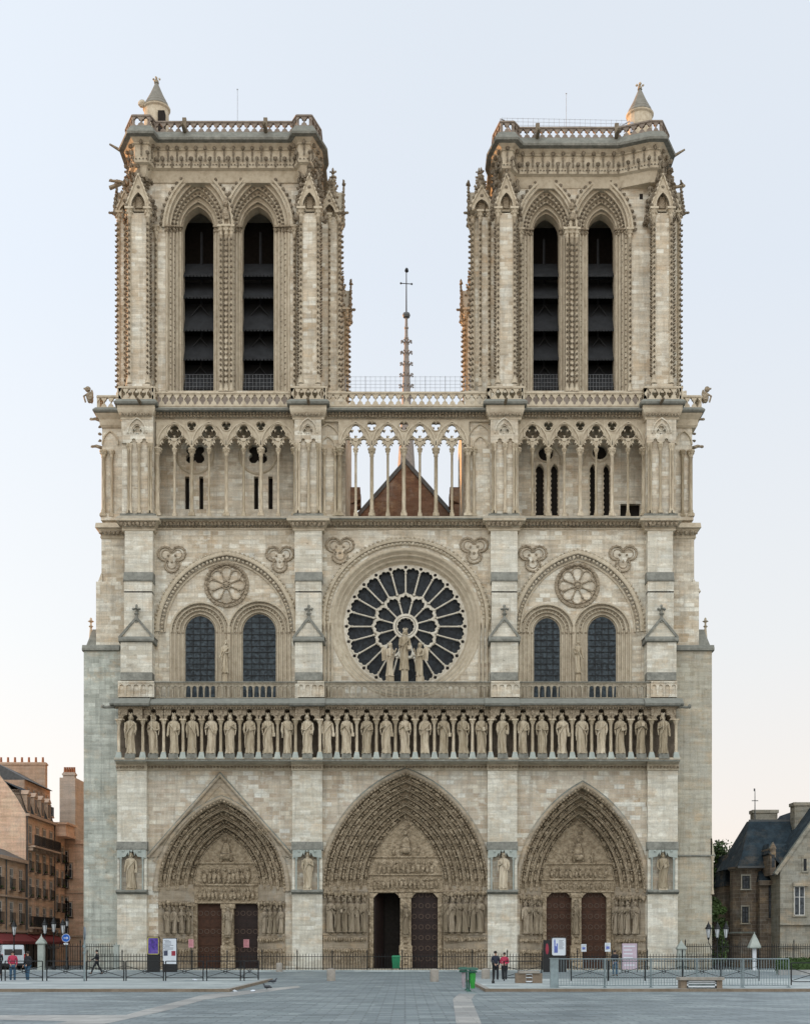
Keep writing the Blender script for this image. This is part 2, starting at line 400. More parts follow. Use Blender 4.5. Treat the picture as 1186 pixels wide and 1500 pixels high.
def arch(cx, w, zs, h, n=14, jamb=None):
    c = (h*h-w*w)/(2*w); Rr = w+c; pa = math.acos(max(-1, min(1, -c/Rr)))
    L = [(cx+c+Rr*math.cos(math.pi+(pa-math.pi)*i/n), zs+Rr*math.sin(math.pi+(pa-math.pi)*i/n)) for i in range(n+1)]
    Rt = [(2*cx-x, z) for x, z in L[:-1]][::-1]
    P = L+Rt
    if jamb is not None: P = [(cx-w, jamb)]+P+[(cx+w, jamb)]
    return P
def parch(px, wpx, pys, pyapex, y, n=14, pyj=None):
    """pointed arch given in photo pixels at depth y (clockwise seen from the front: left to right)"""
    k = (D+y)/F
    return arch(X(px, y), wpx*k, Z(pys, y), (pys-pyapex)*k, n, None if pyj is None else Z(pyj, y))
def lerp(A, B, t): return [(a[0]+(b[0]-a[0])*t, a[1]+(b[1]-a[1])*t) for a, b in zip(A, B)]
def circ(cx, cz, r, n=16, a0=0): return [(cx+r*math.cos(a0+2*math.pi*i/n), cz+r*math.sin(a0+2*math.pi*i/n)) for i in range(n)]
def foil(cx, cz, r, k, n=5, a0=math.pi/2, dep=.55):
    """k-lobed opening, counter-clockwise"""
    P = []
    rc = r*dep; rl = r-rc
    for j in range(k):
        a = a0+2*math.pi*j/k; span = math.pi*(.5+1.0/k)
        for i in range(n):
            q = a-span+2*span*(i+.5)/n
            P.append((cx+rc*math.cos(a)+rl*math.cos(q), cz+rc*math.sin(a)+rl*math.sin(q)))
    return P
def along(path, step, start=0.0):
    """points at even spacing with tangent angle"""
    out = []; acc = -start
    for a, b in zip(path[:-1], path[1:]):
        L = math.hypot(b[0]-a[0], b[1]-a[1])
        if L < 1e-9: continue
        while acc <= L:
            if acc >= 0: t = acc/L; out.append((a[0]+(b[0]-a[0])*t, a[1]+(b[1]-a[1])*t, math.atan2(b[1]-a[1], b[0]-a[0])))
            acc += step
        acc -= L
    return out
def leafrow(mb, x0, x1, y, z, step, r, rz=None):
    n = max(1, round(abs(x1-x0)/step))
    for i in range(n): mb.blob(x0+(x1-x0)*(i+.5)/n, y, z, r, r, rz or r, .25)
def course(mb, plan, prof):
    """cornice round a plan polygon (ccw from above): prof = (offset, z)"""
    n = len(plan); loops = []
    nr = []
    for i in range(n):
        a, b, c = plan[i-1], plan[i], plan[(i+1) % n]
        d1 = Vector((b[0]-a[0], b[1]-a[1])).normalized(); d2 = Vector((c[0]-b[0], c[1]-b[1])).normalized()
        n1 = Vector((d1.y, -d1.x)); n2 = Vector((d2.y, -d2.x)); m = (n1+n2).normalized(); nr.append(m/max(.5, m.dot(n1)))
    for o, z in prof: loops.append([(plan[i][0]+nr[i].x*o, plan[i][1]+nr[i].y*o, z) for i in range(n)])
    mb.loft(loops, True)
    mb.add(loops[-1], [tuple(range(n))]); mb.add(loops[0], [tuple(range(n))[::-1]])
def offs(plan, o):
    n = len(plan); out = []
    for i in range(n):
        a, b, c = plan[i-1], plan[i], plan[(i+1) % n]
        d1 = Vector((b[0]-a[0], b[1]-a[1])).normalized(); d2 = Vector((c[0]-b[0], c[1]-b[1])).normalized()
        n1 = Vector((d1.y, -d1.x)); n2 = Vector((d2.y, -d2.x)); m = (n1+n2).normalized()
        out.append((b[0]+m.x*o/max(.5, m.dot(n1)), b[1]+m.y*o/max(.5, m.dot(n1))))
    return out
# =====================================================================  THE CATHEDRAL
CATH = empty('cathedral', (0, 0, 0), 'huge pale limestone gothic cathedral front with two square towers and a central rose window', 'cathedral')
def pbox(mb, x0, x1, yt, yb, yf, ybk, yz=None):
    yz = yf if yz is None else yz
    return mb.box(X(x0, yf), X(x1, yf), yf, ybk, Z(yb, yz), Z(yt, yz))
def ext(mb, xa, xb, prof):
    n = len(prof); vs = [(xa, y, z) for y, z in prof]+[(xb, y, z) for y, z in prof]
    mb.add(vs, [(i, (i+1) % n, (i+1) % n+n, i+n) for i in range(n)]+[tuple(range(n))[::-1], tuple(range(n, 2*n))])
def rect(x0, x1, y0, y1): return [(x0, y0), (x1, y0), (x1, y1), (x0, y1)]
def holes_dots(mb, pts, y):
    for px, py in pts: mb.box(X(px, y)-.06, X(px, y)+.06, y-.004, y+.05, Z(py, y)-.06, Z(py, y)+.06)
BUT = [(172, 215), (428, 472), (714, 757), (948, 992)]
PORT = [dict(c=325, w=93, s=1306, a=1172, wi=46.5, si=1300, ai=1222, dt=1324, d=((289, 325), (342, 378)), l1=1264, l2=1296, n=4, js=(245, 255, 266, 276, 388, 396, 403.5, 411.6), jt=1330, jb=1369, nm='left'),
        dict(c=594, w=121, s=1305, a=1132, wi=55, si=1302, ai=1200, dt=1308, d=((547, 586), (602, 641)), l1=1255, l2=1281, n=6, js=(484, 494.5, 504, 513.5, 523, 532.5, 654, 663, 672.5, 682.6, 693, 704), jt=1315, jb=1368, nm='central'),
        dict(c=852.5, w=92, s=1308, a=1152, wi=53, si=1304, ai=1202, dt=1308, d=((800, 837), (851, 888)), l1=1265, l2=1288, n=4, js=(769, 776, 782.5, 789, 902, 911, 919.5, 930), jt=1321, jb=1370, nm='right')]
YI = 2.7
# ---- level 1 wall
zt1, zb = Z(1117), -.3
poly = [(X(172), zb)]
for p in PORT:
    A = parch(p['c'], p['w'], p['s'], p['a'], 0, 16)
    poly += [(A[0][0], zb)]+A+[(A[-1][0], zb)]
poly += [(X(992), zb), (X(992), zt1), (X(172), zt1)]
mb = MB(); mb.plate(poly, [], 0, 3.2)
holes_dots(mb, [(217, 1215), (219, 1193), (221, 1228), (430, 1190), (961, 1180)], -.05)
part('wall', mb, M_warm, CATH, 'warm coursed masonry wall round the portals')
# ---- core volumes behind
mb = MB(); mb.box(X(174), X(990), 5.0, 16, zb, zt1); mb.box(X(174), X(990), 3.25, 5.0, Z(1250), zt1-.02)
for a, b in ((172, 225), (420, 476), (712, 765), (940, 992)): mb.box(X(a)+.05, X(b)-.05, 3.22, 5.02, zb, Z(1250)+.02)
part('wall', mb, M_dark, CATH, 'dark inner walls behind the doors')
# ---- portals
M_door = plain('worn_door_ironwork', (.10, .065, .045), .6)
def sub_fig(mb, x, y, z, ang, h, small=False):
    ca, sa = math.cos(ang), math.sin(ang)
    old = mb.fn
    mb.fn = lambda a, b, c: (x+a*ca-c*sa, y+b, z+a*sa+c*ca)
    mb.blob(0, 0, .33*h, .17*h, .2*h, .38*h, .2); mb.blob(0, -.05*h, .76*h, .10*h, .11*h, .13*h, .1)
    if not small: mb.blob(0, -.02*h, 1.02*h, .22*h, .2*h, .1*h, .3); mb.blob(random.uniform(-.12, .12)*h, -.15*h, .45*h, .12*h, .08*h, .08*h, .3)
    mb.fn = old
def portal(p):
    P = MB(); Y0 = 0
    O = parch(p['c'], p['w'], p['s'], p['a'], 0, 16); cx = X(p['c'])
    k = (D+YI)/F
    I = arch(cx, p['wi']*k, Z(p['si'], YI), (p['si']-p['ai'])*k, 16)
    n = p['n']
    # outer hood mould: the portal part itself, with the splayed jamb walls
    P.sweep(O, [(.0, .05), (.0, -.10), (.12, -.20), (.30, -.20), (.42, -.1), (.42, .05)])
    for s_ in (0, -1):
        xo, xi = O[s_][0], I[s_][0]
        P.loft([[(xo, 0, zb), (xi, YI, zb)], [(xo, 0, O[s_][1]+.3), (xi, YI, I[s_][1]+.3)]])
        # pedestal wall the jamb statues stand on
        sg = 1 if s_ == 0 else -1
        zt = Z(p['jb']+2, 1.2)
        P.hexa([(xo-sg*.02, -.12, zb), (xo+sg*.02, -.25, zb), (xi-sg*.02, YI-.4, zb), (xi, YI+.1, zb)], [(xo-sg*.02, -.12, zt), (xo+sg*.02, -.25, zt), (xi-sg*.02, YI-.4, zt), (xi, YI+.1, zt)])
        P.hexa([(xo-sg*.02, -.1, zt), (xo+sg*.0, -.36, zt), (xi-sg*.12, YI-.5, zt), (xi, YI+.1, zt)], [(xo-sg*.02, -.1, zt+.16), (xo+sg*.0, -.36, zt+.16), (xi-sg*.12, YI-.5, zt+.16), (xi, YI+.1, zt+.16)])
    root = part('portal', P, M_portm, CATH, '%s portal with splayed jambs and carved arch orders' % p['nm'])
    if p['nm'] == 'left':
        g = MB(); G = [(X(219), Z(1257)), (X(323), Z(1139)), (X(428), Z(1257))]
        A = parch(p['c'], p['w']+7, p['s'], p['a']-7, 0, 14); A = [q for q in A if q[1] > Z(1262)]
        g.plate([G[0]]+A+[G[2], G[1]], [], -.16, .0); g.sweep(G, [(.0, .0), (.0, -.3), (.08, -.36), (.2, -.33), (.3, -.2), (.3, .0)])
        g.sweep(G, [(-.45, -.15), (-.45, -.2), (-.38, -.22), (-.38, -.15)])
        part('gable', g, M_portm, root, 'shallow triangular stone gable over the left portal')
    # canopies and carved base row
    c = MB()
    for s_ in (0, -1):
        xo, xi = O[s_][0], I[s_][0]; sg = 1 if s_ == 0 else -1; zc = Z(p['jt']-6, 1.2)
        m = len(p['js'])//2
        for i in range(m*2+1):
            t = (i+.5)/(m*2+1); x = xo+(xi-xo)*t; y = -.15+(YI-.25)*t
            c.blob(x, y, zc+random.uniform(-.03, .06), .2, .22, .26, .3); c.blob(x, y-.02, zc-.3, .1, .12, .14, .3)
        for r in range(3):
            for i in range(m*3):
                t = (i+.5)/(m*3); x = xo+(xi-xo)*t; y = -.2+(YI-.4)*t
                if r < 2: c.blob(x, y-.1, Z(p['jb']+8+r*16, 1.2), .12, .12, .2, .3)
        for i in range(m*3):          # little blind arcade shafts on the dado
            t = (i+.5)/(m*3); x = xo+(xi-xo)*t; y = -.28+(YI-.4)*t
            c.lathe(x, y, [(.045, .5), (.045, Z(p['jb']+24, 1.2))], 6)
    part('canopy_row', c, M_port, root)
    # archivolts
    for i in range(n):
        a = MB(); t0, t1 = i/n, (i+1)/n
        y0, y1 = YI*t0, YI*t1
        A0, A1 = lerp(O, I, t0), lerp(O, I, t1); Am = lerp(O, I, t0+.25/n)
        ym = y0+(y1-y0)*.2
        L = [[(x, y0, z) for x, z in A0], [(x, ym, z) for x, z in Am], [(x, y1, z) for x, z in Am], [(x, y1, z) for x, z in A1]]
        a.loft(L, False, True)
        a.smooth = True
        a.tube([(x, y0+.03, z) for x, z in lerp(O, I, t0+.08/n)], .085, 6, cap=False)
        a.tube([(x, y1-.08, z) for x, z in lerp(O, I, t1-.12/n)], .06, 5, cap=False)
        a.smooth = False
        C = lerp(O, I, t0+.55/n); half = len(C)//2
        wd = math.hypot(C[0][0]-A1[0][0], 0)*1.0
        h = .98 if p['nm'] != 'left' else 1.0
        for side in (C[:half+1], C[::-1][:half+1]):
            sgn = 1 if side is not None and side[0][0] < cx else -1
            for x, z, an in along(side, h, .12)[:-1]:
                sub_fig(a, x, y1-.22, z, an-math.pi/2, h*.92)
        if i == 0:                    # a leafy border on the outermost order
            for x, z, an in along(lerp(O, I, .02), .3, .1): a.blob(x, -.12, z, .09, .08, .11, .3)
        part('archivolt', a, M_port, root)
    # tympanum with its reliefs
    t = MB(); zl = Z(p['dt'], YI); x0, x1 = cx-p['wi']*k, cx+p['wi']*k
    T = [(x0, zl)]+I+[(x1, zl)]
    t.plate(T, [], YI-.02, YI+.25)
    for zz in (Z(p['l1'], YI), Z(p['l2'], YI), zl+.12): t.box(x0+.05, x1-.05, YI-.16, YI, zz-.07, zz+.06)
    def width(z): 
        xs = [q[0] for q in I if q[1] <= z+.35 and q[0] > cx]
        return max(.3, min([v for v in xs] or [x1])-cx)
    z = zl+.3
    rows = [(zl+.32, Z(p['l2'], YI)-zl-.4, .36), (Z(p['l2'], YI)+.1, Z(p['l1'], YI)-Z(p['l2'], YI)-.25, .38), (Z(p['l1'], YI)+.1, 1.35, .62)]
    for zz, hh, st in rows:
        W = width(zz+hh)-.25
        m = int(2*W/st)
        for i in range(m):
            x = cx-W+2*W*(i+.5)/m
            hx = hh*(1-.25*abs(x-cx)/W) if st > .5 else hh
            sub_fig(t, x, YI-.1, zz, random.uniform(-.12, .12), hx*random.uniform(.82, 1), True)
    zz = Z(p['l1'], YI)
    t.blob(cx, YI-.18, zz+1.0, .38, .25, .75, .12, True); t.blob(cx, YI-.25, zz+2.0, .16, .18, .22, .05, True); t.blob(cx, YI-.28, zz+.55, .5, .25, .3, .12, True)
    t.sweep(circ(cx, zz+2.0, .34, 14)[::-1], [(0, YI-.02), (0, YI-.1), (.06, YI-.1), (.06, YI-.02)], True)
    for i in range(5): t.blob(cx+random.uniform(-.5, .5), YI-.08, zz+2.5+.22*i, .2, .14, .18, .3)
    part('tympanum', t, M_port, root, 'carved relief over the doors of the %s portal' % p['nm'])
    # trumeau, jamb posts, doors
    (a0, a1), (b0, b1) = p['d']
    tr = MB(); pbox(tr, a1, b0, p['dt'], 1425, YI-.35, YI+.35, YI)
    pbox(tr, a1-2, b0+2, p['dt'], p['dt']+7, YI-.42, YI+.3, YI); pbox(tr, a1-1.5, b0+1.5, 1385, 1425, YI-.5, YI+.3, YI)
    for q in range(5): tr.blob(X((a1+b0)/2, YI), YI-.45, Z(1380-q*0+q*8, YI), .22, .12, .14, .3)
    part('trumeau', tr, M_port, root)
    jm = MB(); pbox(jm, a0-6, a0, p['dt'], 1425, YI-.12, YI+.5, YI); pbox(jm, b1, b1+6, p['dt'], 1425, YI-.12, YI+.5, YI)
    jm.box(x0-.3, X(a0, YI), YI+.02, YI+.3, zb, zl+.2); jm.box(X(b1, YI), x1+.3, YI+.02, YI+.3, zb, zl+.2)
    if p['nm'] != 'left':
        for xx, sg in ((a0, 1), (a1, -1), (b0, 1), (b1, -1)):
            xw = X(xx, YI); zz = zl; jm.add([(xw, YI-.1, zz), (xw+sg*.4, YI-.1, zz), (xw, YI-.1, zz-.42), (xw, YI+.3, zz), (xw+sg*.4, YI+.3, zz), (xw, YI+.3, zz-.42)], [(0, 1, 2), (3, 5, 4), (1, 4, 5, 2)])
    part('door_jamb', jm, M_port, root)
    for di, (d0, d1) in enumerate(p['d']):
        dm = MB(); yd = YI+.32
        if p['nm'] == 'central' and di == 0:
            # leaf swung inwards: the doorway stands open
            xw = X(d0, YI)+.06; ww = X(d1, YI)-X(d0, YI)
            dm.hexa([(xw, yd, 0), (xw+.1, yd, 0), (xw+.75, yd+1.5, 0), (xw+.65, yd+1.55, 0)], [(xw, yd, zl), (xw+.1, yd, zl), (xw+.75, yd+1.5, zl), (xw+.65, yd+1.55, zl)])
            part('door', dm, M_wood, root, 'dark doorway standing open')
            continue
        xa, xb = X(d0, YI)-.02, X(d1, YI)+.02
        dm.box(xa, xb, yd, yd+.12, 0, zl+.1)
        dm.box((xa+xb)/2-.03, (xa+xb)/2+.03, yd-.04, yd, 0, zl)
        for q in range(7):
            zz = .5+q*zl/7.2
            dm.box(xa+.05, xb-.05, yd-.035, yd, zz, zz+.1)
            if p['nm'] != 'left' or q % 2:
                for m in range(4):
                    cxx = xa+(xb-xa)*(m+.5)/4
                    dm.cm = 1; dm.sweep(circ(cxx, zz+.4, .16, 10)[::-1], [(0, yd), (0, yd-.04), (.05, yd-.04), (.05, yd)], True); dm.cm = 0
        do = part('door', dm, [M_woodb if p['nm'] == 'right' or di == 0 else M_wood, M_door], root, 'closed dark wooden double leaf with iron scrollwork')
    st = MB(); st.box(O[0][0]+.1, O[-1][0]-.1, -.6, 3.2, -.2, .10); part('step', st, M_trim, root)
    return root
PORTALS = [portal(p) for p in PORT]
# ---- buttresses, level 1 (fronts)
for i, (a, b) in enumerate(BUT):
    m = MB(); yf = -.5; c = (a+b)/2
    nl, nr = c-18, c+18
    # body with a recessed niche
    pbox(m, a, b, 1117, 1243, yf, .02); pbox(m, a, b, 1308, 1430, yf, .02)
    pbox(m, a, nl, 1243, 1308, yf, .02); pbox(m, nr, b, 1243, 1308, yf, .02)
    m2 = part('buttress', m, M_pale, CATH, 'pale flat buttress between the portals' if i in (1, 2) else 'pale flat corner buttress')
    m = MB(); pbox(m, nl, nr, 1243, 1308, -.12, 0); part('niche', m, M_warm, m2)
    m = MB()
    for xx in (c-16, c+16): m.lathe(X(xx, yf), yf-.05, [(.1, Z(1307, yf)), (.1, Z(1305, yf)), (.065, Z(1304, yf)), (.065, Z(1261, yf)), (.13, Z(1257, yf)), (.13, Z(1255, yf))], 8)
    top = [(X(c-21, yf), Z(1257, yf)), (X(c-13, yf), Z(1257, yf))]
    A = foil(X(c, yf), Z(1256, yf), .62, 3, 6, R(90), .5)
    A = [q for q in A if q[1] > Z(1257.5, yf)]; A.sort(key=lambda q: q[0])
    m.plate([(X(c-21, yf), Z(1257, yf))]+A+[(X(c+21, yf), Z(1257, yf)), (X(c+21, yf), Z(1243, yf)), (X(c-21, yf), Z(1243, yf))], [], yf-.18, yf+.1)
    for xx in (-12, 0, 12): m.blob(X(c+xx, yf), yf-.2, Z(1247, yf), .12, .08, .12, .2)
    part('niche_canopy', m, M_blk, m2)
    m = MB(); ext(m, X(a-1, yf), X(b+1, yf), [(yf, Z(1233, yf)), (yf-.12, Z(1243, yf)), (yf-.2, Z(1243, yf)), (yf-.2, Z(1245, yf)), (0, Z(1246, yf)), (0, Z(1233, yf))])
    ext(m, X(a-1, yf), X(b+1, yf), [(yf-.02, Z(1303, yf)), (yf-.35, Z(1305, yf)), (yf-.35, Z(1307, yf)), (yf, Z(1310, yf)), (0, Z(1310, yf)), (0, Z(1303, yf))])
    part('ledge', m, M_ledge, m2)
# ---- outer side buttresses (wide, set back)
for sgn, lab in ((-1, 'left'), (1, 'right')):
    m = MB(); yf = 1.0
    if sgn < 0:
        pbox(m, 123, 182, 952, 1430, yf, 12); pbox(m, 126, 180, 1040, 1060, yf-.02, 4)
        pbox(m, 141, 184, 852, 950, yf+.3, 10); pbox(m, 149, 186, 775, 852, yf+.5, 10)
        m.hexa([(X(140.6, yf+.3), yf+.29, Z(860, yf)), (X(150, yf+.3), yf+.29, Z(860, yf)), (X(150, yf+.3), 10.01, Z(860, yf)), (X(140.6, yf+.3), 10.01, Z(860, yf))],
               [(X(148.5, yf+.3), yf+.29, Z(838, yf)), (X(150, yf+.3), yf+.29, Z(838, yf)), (X(150, yf+.3), 10.01, Z(838, yf)), (X(148.5, yf+.3), 10.01, Z(838, yf))])
    else:
        pbox(m, 982, 1042, 952, 1430, yf, 12)
        m.hexa([(X(1040, yf), yf, Z(1252, yf)), (X(1046, yf), yf, Z(1252, yf)), (X(1046, yf), 9, Z(1252, yf)), (X(1040, yf), 9, Z(1252, yf))],
               [(X(1040, yf), yf, Z(1228, yf)), (X(1042.3, yf), yf, Z(1228, yf)), (X(1042.3, yf), 9, Z(1228, yf)), (X(1040, yf), 9, Z(1228, yf))])
        pbox(m, 980, 1023, 852, 950, yf+.3, 10); pbox(m, 978, 1016, 775, 852, yf+.5, 10)
        m.hexa([(X(1014, yf+.3), yf+.29, Z(865, yf)), (X(1026, yf+.3), yf+.29, Z(865, yf)), (X(1026, yf+.3), 10.01, Z(865, yf)), (X(1014, yf+.3), 10.01, Z(865, yf))],
               [(X(1014, yf+.3), yf+.29, Z(847, yf)), (X(1016, yf+.3), yf+.29, Z(847, yf)), (X(1016, yf+.3), 10.01, Z(847, yf)), (X(1014, yf+.3), 10.01, Z(847, yf))])
    UP = MB(); i0 = None
    for q in range(14):
        px = random.uniform(130, 172) if sgn < 0 else random.uniform(995, 1036); holes_dots(m, [(px, random.uniform(970, 1340))], yf-.03)
    zsp = Z(951, yf); lowm, upm = MB(), MB()
    k8 = 0
    for fi_, f in enumerate(m.f):
        dst = upm if min(m.v[q][2] for q in f) > zsp-.3 else lowm
        o_ = len(dst.v); dst.v += [m.v[q] for q in f]; dst.f.append(tuple(range(o_, o_+len(f)))); dst.m.append(0); dst.sm.append(False)
    o = part1('side_buttress', lowm, M_grey if sgn < 0 else M_greyr, CATH, '%s outer stepped buttress' % lab)
    part1('upper_stage', upm, M_cream, o)
    # sloped cap ledge, little gabled roof and finial
    m = MB(); x0, x1 = (121, 176) if sgn < 0 else (988, 1045)
    ext(m, X(x0, yf), X(x1, yf), [(yf-.05, Z(945, yf)), (yf-.2, Z(950, yf)), (yf-.2, Z(953, yf)), (yf, Z(954, yf)), (12.2, Z(954, yf)), (12.2, Z(945, yf))])
    xo = 124 if sgn < 0 else 1042; xi = 142 if sgn < 0 else 1022; xt = 131 if sgn < 0 else 1035
    m.hexa([(X(xo, yf), yf+.4, Z(946, yf)), (X(xi, yf), yf+.4, Z(946, yf)), (X(xi, yf), 9, Z(946, yf)), (X(xo, yf), 9, Z(946, yf))],
           [(X(xt, yf), yf+1.2, Z(922, yf+1.2)), (X(xi, yf), yf+1.2, Z(922, yf+1.2)), (X(xi, yf), 8, Z(922, yf+1.2)), (X(xt, yf), 8, Z(922, yf+1.2))])
    part('ledge', m, M_ledge, o)
    m = MB(); xf = X(xt-2.5*sgn, 2.6); zf = Z(923, 2.6)
    m.lathe(xf, 2.6, [(.16, zf-.7), (.09, zf+.2), (.2, zf+.3), (.08, zf+.4), (.08, zf+.62), (.26, zf+.72), (.1, zf+.82), (.1, zf+.95), (0.02, zf+1.05)], 8)
    part('finial', m, M_trim, o)
    if sgn > 0:
        m = MB(); ext(m, X(992, yf), X(1047, yf), [(yf, Z(1252, yf)), (yf-.12, Z(1253, yf)), (yf-.12, Z(1254.5, yf)), (yf, Z(1255, yf))]); part('ledge', m, M_ledge, o)
        m = MB(); m.lathe(X(1043, .9), .9, [(.13, Z(1310, .9)), (.07, Z(1300, .9)), (.07, Z(1262, .9)), (.16, Z(1256, .9)), (.16, Z(1254, .9))], 8); part('column', m, M_trim, o)
# ---- string course and kings gallery
M_niche = carved('dark_niche_stone', (.08, .064, .048), (.16, .13, .098), (.25, .205, .16), 2.0, .4, .05, False)  # back wall coloured darker brown than the rest of the gallery
m = MB(); ext(m, X(172), X(992), [(.02, Z(1129)), (-.1, Z(1128)), (-.12, Z(1120)), (-.5, Z(1117)), (-1.0, Z(1114.5)), (-1.0, Z(1112)), (.6, Z(1111)), (.6, Z(1129))])
for a, b in BUT: ext(m, X(a-1, -.5), X(b+1, -.5), [(-.4, Z(1130, -.5)), (-.62, Z(1128, -.5)), (-.65, Z(1120, -.5)), (-1.0, Z(1117, -.5)), (-1.32, Z(1114.5, -.5)), (-1.32, Z(1112, -.5)), (-.3, Z(1111, -.5))])
G = part('kings_gallery', m, M_trim, CATH, 'arcaded gallery holding the row of king statues')
m = MB(); ext(m, X(168.5, -1.2), X(995, -1.2), [(-1.4, Z(1116, -1)), (-1.42, Z(1113.5, -1)), (-.5, Z(1111.2, -1)), (-.5, Z(1114, -1))]); part('ledge', m, M_ledge, G)
m = MB()
for r_, yy in ((1123, .0),): leafrow(m, X(216), X(428), -.14, Z(1124), .28, .12); leafrow(m, X(473), X(713), -.14, Z(1124), .28, .12); leafrow(m, X(758), X(947), -.14, Z(1124), .28, .12)
for a, b in BUT: leafrow(m, X(a), X(b), -.66, Z(1124, -.6), .28, .12)
part('frieze', m, M_leaf, G)
KX = [191.5, 225.2, 254.9, 281.9, 309.5, 337.5, 365.5, 392.5, 420.8, 450.5, 479.6, 507.8, 537.2, 565.2, 593, 622.6, 649.3, 678.2, 705, 735.7, 765.7, 793.3, 823, 852, 880, 908, 938, 971]
KB = (0, 9, 19, 27)
def ky(i): return -.95 if i in KB else -.6
m = MB(); m.box(X(173), X(991), .35, 3, Z(1112), Z(1030)); m.box(X(172), X(992), 3, 16, Z(1117)-.05, Z(1030)); part('wall', m, M_niche, G, 'dark back wall of the gallery')
for j in range(29):
    if j == 0: px, y = 174.5, -1.05
    elif j == 28: px, y = 989.5, -1.05
    else:
        px = (KX[j-1]+KX[j])/2; y = -1.05 if (j-1 in KB or j in KB) else -.75
        if j-1 in KB: px = KX[j-1]+18
        elif j in KB: px = KX[j]-17.5
    c = MB(); zf = Z(1112, y)
    bz = [(X(px-5, y), y-.28, zf), (X(px+5, y), y-.28, zf), (X(px+5, y), y+.28, zf), (X(px-5, y), y+.28, zf)]; zt = Z(1102, y); q = .6
    cxw = X(px, y)
    c.cm = 1; c.hexa(bz, [(cxw+(x-cxw)*q, y+(yy-y)*q, zt) for x, yy, z in bz]); c.cm = 0
    c.smooth = True; c.lathe(cxw, y, [(.17, zt), (.17, zt+.07), (.125, zt+.12), (.12, Z(1062, y)), (.15, Z(1061, y)), (.25, Z(1055.5, y))], 10); c.smooth = False
    c.box(cxw-.27, cxw+.27, y-.25, y+.25, Z(1055.6, y), Z(1053.5, y))
    part('column', c, [M_stat, M_blk], G)
for i, px in enumerate(KX):
    y = -1.1 if i in KB else -.8
    w0 = 17.5 if i in KB else 14.3
    c = MB(); cx = X(px, y); zc = Z(1052, y); zt = Z(1035, y)
    L, Rr = X(px-w0, y), X(px+w0, y)
    A = foil(cx, zc+.12, .62 if i not in KB else .66, 3, 7, R(90), .5); A = sorted([q for q in A if q[1] > zc+.02], key=lambda q: math.atan2(q[1]-zc+.3, q[0]-cx), reverse=True)
    c.plate([(L, Z(1055, y)), (cx-.46, Z(1055, y))]+A+[(cx+.46, Z(1055, y)), (Rr, Z(1055, y)), (Rr, zt), (L, zt)], [], y-.1, .4)
    for sx_ in (-1, 1): c.blob((L if sx_ < 0 else Rr)-sx_*.08, y-.12, Z(1044, y), .12, .08, .3, .25)
    part('arch_head', c, M_leaf, G)
m = MB(); leafrow(m, X(173), X(991), -1.12, Z(1037.5, -1), .22, .085); ext(m, X(170, -1), X(994, -1), [(.4, Z(1036, -1)), (-1.15, Z(1036, -1)), (-1.2, Z(1033.5, -1)), (.4, Z(1033.5, -1))]); part('frieze', m, M_leaf, G)
m = MB()
ext(m, X(162, -1), X(1000, -1), [(.4, Z(1033.6, -1)), (-1.35, Z(1033.6, -1)), (-1.4, Z(1031.5, -1)), (-.7, Z(1022, -1)), (.4, Z(1022, -1))])
for a, b in BUT: ext(m, X(a-4, -1.4), X(b+4, -1.4), [(.4, Z(1034, -1.4)), (-1.62, Z(1034, -1.4)), (-1.68, Z(1031, -1.4)), (-.95, Z(1021, -1.4)), (.4, Z(1021, -1.4))])
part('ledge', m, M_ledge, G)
for xx, sg in ((151, -1), (1009, 1)):
    m = MB(); xa = X(xx, -1); m.tube([(X(168 if sg < 0 else 994, -1), -1, Z(1035, -1)), (xa-sg*.2, -1, Z(1036, -1)), (xa, -1.05, Z(1036, -1))], .14, 7, .09); m.blob(xa, -1.05, Z(1035, -1), .16, .16, .2, .2)
    part('gargoyle', m, M_ledge, G)
M_balu = carved('streaked_balustrade_stone', (.19, .16, .12), (.37, .325, .245), (.52, .46, .36), 2.6, .5, .05, False, None, (2, 2, .8))
# ---- arcaded balustrade in front of the rose level
def abal(m, x0, x1, y, zt, zb_, step, solid=False):
    n = max(1, round((x1-x0)/step)); wd = (x1-x0)/n
    H = zt-zb_; hh = [(-.34*wd, -.44*H), (.34*wd, -.44*H), (.34*wd, .18*H)]+[(.34*wd*math.cos(a), .18*H+.34*wd*math.sin(a)) for a in (R(45), R(90), R(135))]+[(-.34*wd, .18*H)]
    for i in range(n):
        m.cell(x0+wd*(i+.5), (zt+zb_)/2-.02, wd, H*.96, hh, y, y+.16, lambda u, v, d: (u, d, v))
        if not solid:
            m.lathe(x0+wd*i, y+.02, [(.065, zb_+.08), (.05, zb_+.14), (.05, zb_+.62*H), (.09, zb_+.7*H)], 6)
    m.box(x0, x1, y-.06, y+.24, zt-.09, zt+.04)
    if solid: m.box(x0, x1, y+.1, y+.3, zb_, zt)
m = MB()
for a, b in ((226, 435), (476, 718), (762, 952)): abal(m, X(a, -.5), X(b, -.5), -.5, Z(1000, -.5), Z(1022.5, -.5), .5)
BAL = part('balustrade', m, M_balu, CATH, 'arcaded stone balustrade above the row of kings')
m = MB()
for a, b in ((173, 226), (436, 475), (719, 761), (953, 991)):
    abal(m, X(a, -.95), X(b, -.95), -.95, Z(998.5, -.95), Z(1021, -.95), .56, True); pbox(m, a, b, 998, 1021, -.72, .3)
part('balustrade_pier', m, M_cream, BAL)
m = MB(); ext(m, X(226, -.5), X(952, -.5), [(-.3, Z(1000, -.5)), (-.62, Z(1000, -.5)), (-.62, Z(998.6, -.5)), (-.3, Z(998, -.5))]); part('rail', m, M_ledge, BAL)

